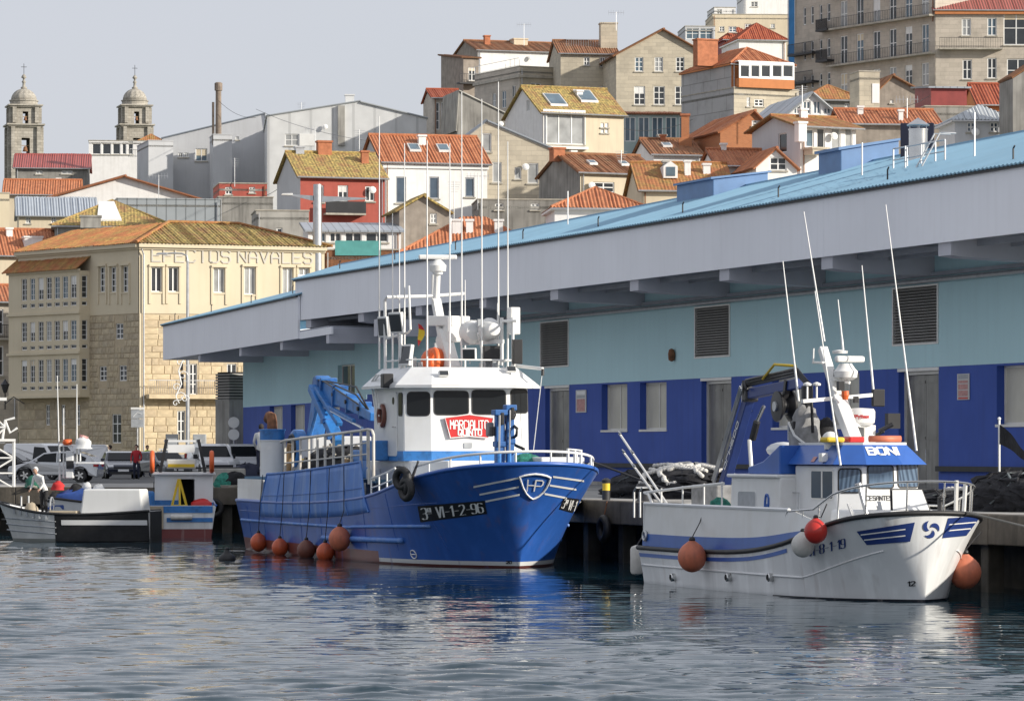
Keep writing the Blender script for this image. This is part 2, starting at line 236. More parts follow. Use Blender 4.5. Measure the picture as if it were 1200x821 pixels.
# ---------------------------------------------------------------- mesh helpers
V = Vector
class MB:
    def __init__(s): s.v = []; s.f = []; s.mi = []; s.uv = {}; s.m = 0
    def add(s, vs, fs):
        o = len(s.v); s.v += [tuple(p) for p in vs]
        for f in fs: s.f.append([i + o for i in f]); s.mi.append(s.m)
        return o
    def quad(s, *p): s.add(p, [list(range(len(p)))]); return s
    def bx(s, x0, x1, y0, y1, z0, z1):
        s.add([(x0,y0,z0),(x1,y0,z0),(x1,y1,z0),(x0,y1,z0),(x0,y0,z1),(x1,y0,z1),(x1,y1,z1),(x0,y1,z1)],
              [(3,2,1,0),(4,5,6,7),(0,1,5,4),(1,2,6,5),(2,3,7,6),(3,0,4,7)]); return s
    def box(s, c, d, M3=None):
        x, y, z = d[0]/2, d[1]/2, d[2]/2; c = V(c)
        pts = [V(p) for p in ((-x,-y,-z),(x,-y,-z),(x,y,-z),(-x,y,-z),(-x,-y,z),(x,-y,z),(x,y,z),(-x,y,z))]
        if M3 is not None: pts = [M3 @ p for p in pts]
        s.add([c + p for p in pts], [(3,2,1,0),(4,5,6,7),(0,1,5,4),(1,2,6,5),(2,3,7,6),(3,0,4,7)]); return s
    def beam(s, a, b, w, h, up=(0,0,1)):
        """rectangular bar from a to b"""
        a, b = V(a), V(b); d = (b-a).normalized(); sd = d.cross(V(up))
        if sd.length < 1e-4: sd = V((1,0,0))
        sd.normalize(); u = sd.cross(d)
        pts = [p + sd*i*w/2 + u*j*h/2 for p in (a,b) for i, j in ((-1,-1),(1,-1),(1,1),(-1,1))]
        s.add(pts, [(0,1,2,3),(7,6,5,4),(1,0,4,5),(2,1,5,6),(3,2,6,7),(0,3,7,4)]); return s
    def tube(s, pts, r, n=6, closed=False):
        pts = [V(p) for p in pts]; N = len(pts)
        rs = r if isinstance(r, (list, tuple)) else [r]*N
        up = None; rings = []
        for i, p in enumerate(pts):
            if closed: d = pts[(i+1) % N] - pts[i-1]
            else: d = pts[min(i+1,N-1)] - pts[max(i-1,0)]
            if d.length < 1e-9: d = V((0,0,1))
            d.normalize()
            if up is None:
                up = d.orthogonal()
            up = up - d*up.dot(d)
            if up.length < 1e-6: up = d.orthogonal()
            up.normalize(); b = d.cross(up)
            rings.append([p + (up*math.cos(a) + b*math.sin(a))*rs[i] for a in [2*math.pi*k/n for k in range(n)]])
        vs = [q for rg in rings for q in rg]; fs = []
        for i in range(N if closed else N-1):
            j = (i+1) % N
            for k in range(n): fs.append((i*n+k, i*n+(k+1)%n, j*n+(k+1)%n, j*n+k))
        if not closed: fs += [list(range(n))[::-1], [(N-1)*n+k for k in range(n)]]
        s.add(vs, fs); return s
    def lathe(s, prof, c=(0,0,0), n=12, M3=None, axis='z'):
        vs = []; fs = []; c = V(c)
        for r, z in prof:
            for k in range(n):
                a = 2*math.pi*k/n; p = V((r*math.cos(a), r*math.sin(a), z))
                if axis == 'x': p = V((p.z, p.x, p.y))
                elif axis == 'y': p = V((p.y, p.z, p.x))
                if M3 is not None: p = M3 @ p
                vs.append(c + p)
        for i in range(len(prof)-1):
            for k in range(n): fs.append((i*n+k, i*n+(k+1)%n, (i+1)*n+(k+1)%n, (i+1)*n+k))
        fs.append(list(range(n))[::-1]); fs.append([(len(prof)-1)*n+k for k in range(n)])
        s.add(vs, fs); return s
    def ball(s, c, r, n=10, m=7, sc=(1,1,1)):
        prof = [(max(1e-3, math.sin(math.pi*i/m))*1, -math.cos(math.pi*i/m)) for i in range(m+1)]
        M3 = Matrix.Diagonal((r*sc[0], r*sc[1], r*sc[2])); return s.lathe(prof, c, n, M3)
    def prism(s, poly, a, b, fn):
        """extrude a 2-D polygon; fn(u, v, w) gives the 3-D point"""
        n = len(poly); vs = [fn(p[0], p[1], w) for w in (a, b) for p in poly]
        fs = [list(range(n)), [2*n-1-i for i in range(n)]] + [(i, n+i, n+(i+1)%n, (i+1)%n) for i in range(n)]
        s.add(vs, fs); return s
    def grid(s, fn, nu, nv, flip=False):
        vs = [fn(i/nu, j/nv) for j in range(nv+1) for i in range(nu+1)]
        fs = []
        for j in range(nv):
            for i in range(nu):
                a = j*(nu+1)+i; q = (a, a+1, a+nu+2, a+nu+1); fs.append(q[::-1] if flip else q)
        return s.add(vs, fs)
    def mesh(s, name, mats, smooth=False, fix=True):
        me = bpy.data.meshes.new(name); me.from_pydata(s.v, [], s.f)
        for mt in (mats if isinstance(mats, (list, tuple)) else [mats]): me.materials.append(MATS[mt])
        me.polygons.foreach_set('material_index', s.mi)
        if fix:
            b = bmesh.new(); b.from_mesh(me); bmesh.ops.recalc_face_normals(b, faces=b.faces); b.to_mesh(me); b.free()
        ul = me.uv_layers.new(name='UVMap').data
        vs = me.vertices; lp = me.loops
        for p in me.polygons:
            nrm = p.normal
            if abs(nrm.z) > 0.97: t = V((1,0,0)); bb = V((0,1,0))
            else:
                t = V((-nrm.y, nrm.x, 0)).normalized(); bb = nrm.cross(t)
            for li in p.loop_indices:
                vi = lp[li].vertex_index; q = s.uv.get(vi)
                if q is None: co = vs[vi].co; q = (co.dot(t), co.dot(bb))
                ul[li].uv = q
        if smooth: me.polygons.foreach_set('use_smooth', [True]*len(me.polygons))
        return me
    def build(s, name, mats, parent=None, smooth=False, loc=None, rot=None, bevel=0, solid=0, fix=True, auto=False):
        return put(name, s.mesh(name, mats, smooth or auto, fix), parent, loc, rot, bevel, solid, auto)
def put(name, me, parent=None, loc=None, rot=None, bevel=0, solid=0, auto=False):
    o = bpy.data.objects.new(name, me); COL.objects.link(o)
    if parent is not None: o.parent = parent
    if loc is not None: o.location = loc
    if rot is not None: o.rotation_euler = rot if isinstance(rot, (tuple, list)) else (0, 0, rot)
    if solid:
        sm = o.modifiers.new('solid', 'SOLIDIFY'); sm.thickness = solid; sm.offset = -1
    if bevel:
        bm_ = o.modifiers.new('bevel', 'BEVEL'); bm_.width = bevel; bm_.segments = 2; bm_.limit_method = 'ANGLE'; bm_.angle_limit = R(35)
    if auto and hasattr(me, 'set_sharp_from_angle'): me.set_sharp_from_angle(angle=R(40))
    return o
LABELS = {}
def tag(o, label, cat, group=None):
    o['label'] = label; o['category'] = cat
    if group: o['group'] = group
    return o
def thing(name, label, cat, loc=(0,0,0), rz=0, group=None):
    o = bpy.data.objects.new(name, None); COL.objects.link(o); o.empty_display_size = 0.3
    o.location = loc; o.rotation_euler = (0,0,rz); return tag(o, label, cat, group)
def struct(o): o['kind'] = 'structure'; return o
def stuff(o): o['kind'] = 'stuff'; return o
def copy_tree(o, parent=None):
    c = o.copy(); COL.objects.link(c); c.parent = parent
    for ch in list(o.children): copy_tree(ch, c)
    return c

class Fr:
    """a local frame: x along ex, y along ey (left of ex), z up from z0; turns photo pixels into points on the plane y = d"""
    def __init__(s, o, ang, z0): s.o = V((o[0], o[1])); s.a = ang; s.z = z0; s.ex = V((math.cos(ang), math.sin(ang))); s.ey = V((-math.sin(ang), math.cos(ang)))
    def uz(s, px, py, d=0.0):
        r = V(((px-600)/F, 1.0)); t = (d + s.ey.dot(s.o)) / s.ey.dot(r)
        return s.ex.dot(r*t - s.o), CZ - (py-HY)/F*t - s.z
    def p(s, px, py, d=0.0): u, z = s.uz(px, py, d); return V((u, d, z))
    def at_x(s, px, py, x):
        """point on the plane local x = x"""
        r = V(((px-600)/F, 1.0)); t = (x + s.ex.dot(s.o)) / s.ex.dot(r)
        return V((x, s.ey.dot(r*t - s.o), CZ - (py-HY)/F*t - s.z))
    def loc(s): return (s.o.x, s.o.y, s.z)
def XY(px, Y): return V(((px-600)/FS*Y, Y*K))
def PT(px, py, Y): return V(((px-600)/FS*Y, Y*K, CZ-(py-HY)/FS*Y))

# block lettering drawn as strokes on a 4 x 6 grid
GL = {'A':'|0,0 0,4 1,6 3,6 4,4 4,0|0,2.6 4,2.6','B':'|0,0 0,6 3,6 4,5.2 4,3.8 3,3.1 0,3.1|3,3.1 4,2.4 4,.8 3,0 0,0','C':'|4,5.2 3.2,6 .8,6 0,5.2 0,.8 .8,0 3.2,0 4,.8','D':'|0,0 0,6 3,6 4,5 4,1 3,0 0,0',
'E':'|4,6 0,6 0,0 4,0|0,3.1 3.2,3.1','F':'|4,6 0,6 0,0|0,3.1 3.2,3.1','H':'|0,0 0,6|4,0 4,6|0,3.1 4,3.1','I':'|0,0 0,6','L':'|0,6 0,0 3.6,0','M':'|0,0 0,6 2,2.8 4,6 4,0','N':'|0,0 0,6 4,0 4,6','O':'|.8,0 3.2,0 4,.8 4,5.2 3.2,6 .8,6 0,5.2 0,.8 .8,0',
'P':'|0,0 0,6 3.2,6 4,5.2 4,3.6 3.2,2.8 0,2.8','Q':'|.8,0 3.2,0 4,.8 4,5.2 3.2,6 .8,6 0,5.2 0,.8 .8,0|2.4,1.8 4.2,-.4','R':'|0,0 0,6 3.2,6 4,5.2 4,3.8 3.2,3 0,3|2,3 4,0','S':'|4,5.2 3.2,6 .8,6 0,5.2 0,3.9 .8,3.1 3.2,3.1 4,2.3 4,.8 3.2,0 .8,0 0,.8',
'T':'|0,6 4,6|2,6 2,0','U':'|0,6 0,.8 .8,0 3.2,0 4,.8 4,6','V':'|0,6 2,0 4,6','Y':'|0,6 2,3 4,6|2,3 2,0','0':'|.8,0 3.2,0 4,.8 4,5.2 3.2,6 .8,6 0,5.2 0,.8 .8,0','1':'|.6,4.8 2,6 2,0','2':'|0,5.2 .8,6 3.2,6 4,5.2 4,3.9 0,0 4,0','3':'|0,5.4 .8,6 3.2,6 4,5.2 4,3.8 3.2,3.1 1.4,3.1|3.2,3.1 4,2.4 4,.8 3.2,0 .8,0 0,.6',
'6':'|4,5.4 3.2,6 .8,6 0,5.2 0,.8 .8,0 3.2,0 4,.8 4,2.6 3.2,3.4 0,3.4','8':'|.8,3.1 0,3.9 0,5.2 .8,6 3.2,6 4,5.2 4,3.9 3.2,3.1 .8,3.1 0,2.3 0,.8 .8,0 3.2,0 4,.8 4,2.3 3.2,3.1','9':'|0,.6 .8,0 3.2,0 4,.8 4,5.2 3.2,6 .8,6 0,5.2 0,3.4 .8,2.6 4,2.6','-':'|.6,2.8 3,2.8',' ':'|','a':'|0,3.6 2.2,3.6 2.2,5.8 0,5.8 0,4 2.2,4.4|0,2.8 2.2,2.8',
'y':'|0,4 1.6,.6|3.2,4 .6,-1.6','t':'|1.2,5.6 1.2,.6 2.4,0|0,4 2.6,4','h':'|0,0 0,6|0,3 1,4 2.4,4 3,3.2 3,0','e':'|0,2 3,2 3,3.2 2.2,4 .8,4 0,3.2 0,.8 .8,0 2.8,0','o':'|.8,0 2.2,0 3,.8 3,3.2 2.2,4 .8,4 0,3.2 0,.8 .8,0','n':'|0,0 0,4|0,3 1,4 2.4,4 3,3.2 3,0','q':'|3,0 3,4 .8,4 0,3.2 0,.8 .8,0 3,0'}
def strokes(name, txt, width, height, sw, th, mt, parent, fn, slant=0.0, gap=1.5):
    """lettering fitted to width x height; sw stroke width; fn(u, v, w) places it; strokes are flat bars with mitred overlap"""
    segs = []; x = 0.0
    for ch in txt:
        g = GL[ch].split('|')[1:]; mxx = 0
        for ln in g:
            pts = [tuple(map(float, q.split(','))) for q in ln.split()]
            mxx = max([mxx]+[p[0] for p in pts])
            segs += [((x+a[0], a[1]), (x+b[0], b[1])) for a, b in zip(pts[:-1], pts[1:])]
        x += (mxx if ch != ' ' else 2)+gap + (0.0 if ch != 'I' else .2)
    tw = x-gap; kx = (width-sw)/tw; ky = (height-sw)/6; mb = MB(); i = 0
    for (a, b) in segs:
        p = V((a[0]*kx+sw/2+slant*a[1]*ky, a[1]*ky+sw/2)); q = V((b[0]*kx+sw/2+slant*b[1]*ky, b[1]*ky+sw/2)); d = (q-p)
        if d.length < 1e-6: continue
        d.normalize(); n = V((-d.y, d.x))*sw/2; e = d*sw*.42; i += 1; lift = th+(i % 7)*.0004
        n_s = max(1, int((q-p).length/.25))
        ln_ = [p-e+(q-p+2*e)*(k/n_s) for k in range(n_s+1)]
        vs = [fn(*(c+s_*n), w) for c in ln_ for s_ in (-1, 1) for w in (0, lift)]
        fs = []
        for k in range(n_s):
            o = 4*k; fs += [(o+1,o+5,o+7,o+3),(o,o+4,o+5,o+1),(o+2,o+3,o+7,o+6)]
        fs += [(0,1,3,2),(4*n_s,4*n_s+2,4*n_s+3,4*n_s+1)]
        mb.add(vs, fs)
    return mb.build(name, mt, parent)

def wall_face(mb, outer, holes, y=0.0, reveal=0.18, fn=None):
    """flat wall (u,z) with real openings and reveals"""
    fn = fn or (lambda u, d, z: (u, d, z))
    pts = [V(p) for p in outer]; edges = [(i, (i+1) % len(outer)) for i in range(len(outer))]
    for (a, b, c, d) in holes:
        o = len(pts); pts += [V((a,b)), V((c,b)), V((c,d)), V((a,d))]; edges += [(o,o+1),(o+1,o+2),(o+2,o+3),(o+3,o)]
    vs, _, fs, *_ = delaunay_2d_cdt(pts, edges, [], 0, 1e-5)
    def inside(p):
        c = False; n = len(outer)
        for i in range(n):
            x1, y1 = outer[i]; x2, y2 = outer[(i+1) % n]
            if (y1 > p.y) != (y2 > p.y) and p.x < (x2-x1)*(p.y-y1)/(y2-y1)+x1: c = not c
        return c
    keep = []
    for f in fs:
        q = sum((vs[i] for i in f), V((0,0)))/len(f)
        if inside(q) and not any(a < q.x < c and b < q.y < d for a, b, c, d in holes): keep.append(f)
    mb.add([fn(p.x, y, p.y) for p in vs], keep)
    for (a, b, c, d) in holes:
        for (p, q) in (((a,b),(c,b)), ((c,b),(c,d)), ((c,d),(a,d)), ((a,d),(a,b))):
            mb.quad(fn(p[0],y,p[1]), fn(q[0],y,q[1]), fn(q[0],y+reveal,q[1]), fn(p[0],y+reveal,p[1]))

def window(parent, u0, z0, u1, z1, style='w', y=0.0, fn=None, frame=None, pane=None, nx=2, nz=2, bar=0.07, mull=0.045):
    """a window of its own: frame bars + pane, set in an opening"""
    fn = fn or (lambda u, d, z: (u, d, z))
    fm = frame or 'white_paint'
    pn = pane or random.choice(['glass_dark', 'glass_dark', 'glass_blue', 'glass_curtain'])
    mb = MB()
    def bar_(a, b, c, d, y0, y1):
        mb.add([fn(*p) for p in ((a,y0,b),(c,y0,b),(c,y1,b),(a,y1,b),(a,y0,d),(c,y0,d),(c,y1,d),(a,y1,d))],
               [(3,2,1,0),(4,5,6,7),(0,1,5,4),(1,2,6,5),(2,3,7,6),(3,0,4,7)])
    b = min(bar, (u1-u0)*0.2)
    bar_(u0, z0, u0+b, z1, y+0.07, y+0.15); bar_(u1-b, z0, u1, z1, y+0.07, y+0.15)
    bar_(u0+b, z0, u1-b, z0+b, y+0.07, y+0.15); bar_(u0+b, z1-b, u1-b, z1, y+0.07, y+0.15)
    for i in range(1, nx): x = u0+(u1-u0)*i/nx; bar_(x-mull, z0+b, x+mull, z1-b, y+0.08, y+0.14)
    for j in range(1, nz):
        z = z0+(z1-z0)*j/nz; bar_(u0+b, z-mull*0.7, u1-b, z+mull*0.7, y+0.085, y+0.135)
    w = mb.build('window', fm, parent)
    p = MB(); p.quad(fn(u0+0.01,y+0.12,z0+0.01), fn(u1-0.01,y+0.12,z0+0.01), fn(u1-0.01,y+0.12,z1-0.01), fn(u0+0.01,y+0.12,z1-0.01))
    p.build('pane', pn, w, fix=False)
    if z1-z0 > .9 and pane is None and random.random() < .3:
        zs = z1-(z1-z0)*random.choice((.25,.4,.55)); s_ = MB(); s_.quad(fn(u0+b,y+.1,zs), fn(u1-b,y+.1,zs), fn(u1-b,y+.1,z1-b), fn(u0+b,y+.1,z1-b)); s_.build('roller_blind', random.choice(['white_paint','beige_plaster','aluminium']), w, fix=False)
    return w

def sheet(mb, p0, e, s, aL=0.0, aR=0.0, pitch=0.27, amp=0.04, flat=False):
    """roof slope from eave corner p0: e along the eave, s up the slope; aL, aR hip insets; barrel-tile waves"""
    p0, e, s = V(p0), V(e), V(s); L = e.length; H = s.length; nrm = e.cross(s).normalized()
    if nrm.z < 0: nrm = -nrm
    n = 1 if flat else max(2, int(L/pitch)*4)
    us = set(i/n*L for i in range(n+1))
    if aL: us.add(min(aL, L))
    if aR: us.add(max(L-aR, 0))
    us = sorted(us); o = len(mb.v)
    for u in us:
        vm = 1.0
        if aL: vm = min(vm, u/aL)
        if aR: vm = min(vm, (L-u)/aR)
        w = nrm*(0 if flat else amp*math.cos(2*math.pi*u/pitch)*(1+.4*math.sin(u*7.3+1.7*math.sin(u*2.1)))+.012*math.sin(u*1.3))
        for v in (0.0, max(vm, 0.0)):
            mb.uv[len(mb.v)] = (u, v*H); mb.v.append(tuple(p0 + e*(u/L) + s*v + w))
    for i in range(len(us)-1):
        a = o+2*i; mb.f.append([a, a+2, a+3, a+1]); mb.mi.append(mb.m)

def terrain(x, y):
    def sm(a, b, t): t = max(0, min(1, (t-a)/(b-a))); return t*t*(3-2*t)
    y = y/K
    right = sm(-60, 40, x)
    h = (1-right)*(16*sm(165, 260, y) + 16*sm(260, 420, y)) + right*(24*sm(150, 215, y) + 22*sm(215, 300, y) + 8*sm(300, 420, y))
    return 1.75 + h

HOUSES = []; hr = random.Random(21)
def house(name, label, cat, A, B, eave, depth, roof, wall='white_render', rmat='tile_orange', wins=(), rise=2.0, peak=0.5, ov=0.3,
          nx=2, nz=2, pane=None, frame=None, wallside=None, parap=0.5, lwins=(), trim=None, group=None, turn=False, sill=True):
    tilt = 1.0 if (wallside or lwins or turn) else .35
    a, b = XY(*A), XY(B[0], A[1]+tilt*(B[1]-A[1])/K); d = b-a; ang = math.atan2(d.y, d.x); Lw = d.length
    mid = (a+b)/2
    z0 = min(terrain(a.x, a.y), terrain(b.x, b.y)) - 1.0
    fr = Fr(a, ang, z0)
    h = fr.uz(A[0], eave)[1]
    root = thing(name, label, cat, fr.loc(), ang, group); root['_fr'] = 0; del root['_fr']
    holes = []
    for w in wins:
        if callable(w): holes.append(w(fr)); continue
        u0, zt = fr.uz(w[0], w[1]); u1, zb = fr.uz(w[2], w[3]); holes.append((max(u0, 0.08), zb, min(u1, Lw-0.08), zt))
    mb = MB()
    front = [(0,0),(Lw,0),(Lw,h),(0,h)]
    if roof == 'front': front = [(0,0),(Lw,0),(Lw,h),(Lw*peak,h+rise),(0,h)]
    wall_face(mb, front, holes)
    D = depth
    side = [(0,0),(D,0),(D,h),(0,h)]
    if roof == 'side': side = [(0,0),(D,0),(D,h),(D/2,h+rise),(0,h)]
    if roof == 'shed': side = [(0,0),(D,0),(D,h+rise),(0,h)]
    lh = []
    sf = Fr(a, ang+math.pi/2, z0)
    for w in lwins:
        s0, zt = sf.uz(w[0], w[1]); s1, zb = sf.uz(w[2], w[3]); s0, s1 = sorted((s0, s1)); lh.append((s0, zb, s1, zt))
    fnL = lambda u, dd, z: (dd, u, z)
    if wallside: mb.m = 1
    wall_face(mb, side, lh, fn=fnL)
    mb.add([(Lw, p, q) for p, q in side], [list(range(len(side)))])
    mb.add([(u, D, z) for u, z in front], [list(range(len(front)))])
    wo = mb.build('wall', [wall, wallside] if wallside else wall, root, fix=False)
    for hol in holes:
        window(root, *hol, nx=nx, nz=nz, pane=pane, frame=frame, bar=.10, mull=.055)
        if sill:
            MB().bx(hol[0]-0.1, hol[2]+0.1, -0.1, 0.05, hol[1]-0.12, hol[1]).build('sill', trim or 'grey_stone_trim', root)
    for hol in lh: window(root, *hol, nx=nx, nz=nz, fn=fnL, pane=pane)
    am = .016 if 'moss' in rmat else .04
    r = MB()
    if roof == 'side':
        k = rise/(D/2); s = V((0, D/2+ov, rise+ov*k)); e = V((Lw+2*ov, 0, 0))
        sheet(r, (-ov, -ov, h-ov*k+0.06), e, s, amp=am); sheet(r, (-ov, D+ov, h-ov*k+0.06), e, V((0, -s.y, s.z)), amp=am)
    elif roof == 'front':
        pk = Lw*peak; e = V((0, D+2*ov, 0))
        kl = rise/pk; kr = rise/(Lw-pk)
        sheet(r, (-ov, -ov, h-ov*kl+0.06), e, V((pk+ov, 0, rise+ov*kl)), amp=am); sheet(r, (Lw+ov, -ov, h-ov*kr+0.06), e, V((-(Lw-pk)-ov, 0, rise+ov*kr)), amp=am)
    elif roof == 'hip':
        q = min(Lw, D)/2; k = rise/q; e = V((Lw+2*ov,0,0)); g = V((0,D+2*ov,0)); s = q+ov; zz = h-0.02
        rs = rise+ov*k
        sheet(r, (-ov,-ov,zz), e, (0,s,rs), s, s, amp=am); sheet(r, (-ov,D+ov,zz), e, (0,-s,rs), s, s, amp=am)
        sheet(r, (-ov,-ov,zz), g, (s,0,rs), s, s, amp=am); sheet(r, (Lw+ov,-ov,zz), g, (-s,0,rs), s, s, amp=am)
    elif roof == 'shed':
        k = rise/D; sheet(r, (-ov,-ov,h-ov*k+0.06), (Lw+2*ov,0,0), (0,D+2*ov,rise+2*ov*k), flat='tile' not in rmat)
    if roof == 'flat':
        r.bx(0, Lw, 0, D, h-parap-0.2, h-parap); r.build('roof', rmat, root)
        t = 0.25; cp = MB(); cp.bx(-0.06,Lw+0.06,-0.06,t,h,h+0.1); cp.bx(-0.06,Lw+0.06,D-t,D+0.06,h,h+0.1); cp.bx(-0.06,t,t,D-t,h,h+0.1); cp.bx(Lw-t,Lw+0.06,t,D-t,h,h+0.1)
        cp.build('coping', trim or 'grey_stone_trim', root)
    else:
        if r.v:
            ro = r.build('roof', rmat, root, fix=False, smooth=False, solid=0.14 if roof != 'hip' else 0)
        if roof == 'hip': MB().bx(-ov, Lw+ov, -ov, D+ov, h-0.2, h-0.05).build('eave', trim or wall, root)
    if roof == 'side' and 'tile' in rmat:
        MB().tube([(-ov,D/2,h+rise+.1),(Lw+ov,D/2,h+rise+.1)], .13, 6).build('ridge', rmat, root)
    if roof == 'front' and 'tile' in rmat:
        MB().tube([(Lw*peak,-ov,h+rise+.1),(Lw*peak,D+ov,h+rise+.1)], .13, 6).build('ridge', rmat, root)
    if roof == 'hip' and 'tile' in rmat:
        q = min(Lw, D)/2
        for sx in (-ov, Lw+ov): MB().tube([(sx,-ov,h+.02),(q if sx < 0 else Lw-q, q, h+rise+.04)], .11, 6).build('ridge', rmat, root)
    if roof in ('side', 'hip') and Lw > 3:
        MB().tube([(-ov,-ov-.06,h-.12),(Lw+ov,-ov-.06,h-.16)], .07, 6).build('gutter', 'galvanised', root)
    if roof != 'front' and Lw > 3:
        ux = Lw-.25 if len(HOUSES) % 2 else .25; MB().tube([(ux,-.1,h-.2),(ux,-.1,max(0,h-9))], .05, 6).build('downpipe', 'galvanised' if len(HOUSES) % 3 else 'rust', root)
    info0 = dict(root=root, h=h)
    if 'tile' in rmat and roof == 'side' and Lw > 4:
        for q in range(hr.choice((1,1,2))):
            wc = hr.uniform(.4,.7); chimney(info0, Lw*hr.uniform(.15,.9), D*hr.uniform(.3,.6), wc, hr.uniform(.6,1.0), hr.choice(['brick_plain','white_render','concrete']), wc*.8, h+rise*.6)
    if roof != 'flat' and hr.random() < .5 and Lw > 4:
        dx, dz = Lw*hr.uniform(.1,.9), h-hr.uniform(.6,1.6); dm = MB(); dm.lathe([(.02,.10),(.16,.07),(.30,.0),(.31,-.02)], (dx,-.35,dz), 12, Matrix.Rotation(R(75),3,'X')); dm.tube([(dx,0,dz),(dx,-.3,dz)], .025, 4); dm.build('satellite_dish', 'white_paint', root)
    info = dict(root=root, fr=fr, L=Lw, h=h, D=D, rise=rise, z0=z0, roof=roof)
    HOUSES.append(info); return info
def chimney(H, u, d, w, ht, mt='brick_plain', dep=None, zb=None):
    dep = dep or w; z = zb if zb is not None else H['h']
    c = MB().bx(u-w/2, u+w/2, d-dep/2, d+dep/2, z-0.3, z+ht).build('chimney', mt, H['root'])
    MB().bx(u-w/2-0.08, u+w/2+0.08, d-dep/2-0.08, d+dep/2+0.08, z+ht, z+ht+0.15).build('cap', mt, c)
def skylight(H, u, d0, w, ln):
    """roof window lying on the front slope of a side-gabled roof"""
    k = H['rise']/(H['D']/2); zf = lambda d: H['h'] + d*k + 0.2
    mb = MB(); mb.prism([(u,d0),(u+w,d0),(u+w,d0+ln),(u,d0+ln)], -0.12, 0.05, lambda a,b,c: (a,b,zf(b)+c)); o = mb.build('skylight', 'aluminium', H['root'])
    p = MB(); p.quad(*[(a,b,zf(b)+0.06) for a,b in ((u+.1,d0+.1),(u+w-.1,d0+.1),(u+w-.1,d0+ln-.1),(u+.1,d0+ln-.1))]); p.build('pane','glass_blue',o)
def aerial(px, py0, py1, Y, kind=0, label=None):
    """television aerial on a thin mast"""
    a, b = PT(px, py1, Y), PT(px, py0, Y); h = b.z-a.z
    t = thing('rooftop_aerial', label, 'aerial', a)
    MB().tube([(0,0,-0.4),(0,0,h)], 0.035, 5).build('mast', 'galvanised', t)
    mb = MB()
    if kind == 0:
        mb.tube([(-0.9,0,h-.1),(0.9,0,h-.1)], 0.025, 4)
        for i in range(7): x = -0.85+i*0.28; mb.tube([(x,-.05,h-.1-.28),(x,.05,h-.1+.28)], 0.018, 4)
    else:
        for i in range(5): mb.tube([(-.5+.05*i,0,h-.1-.18*i),(.5-.05*i,0.1,h-.1-.18*i)], 0.02, 4)
    mb.build('element', 'galvanised', t)
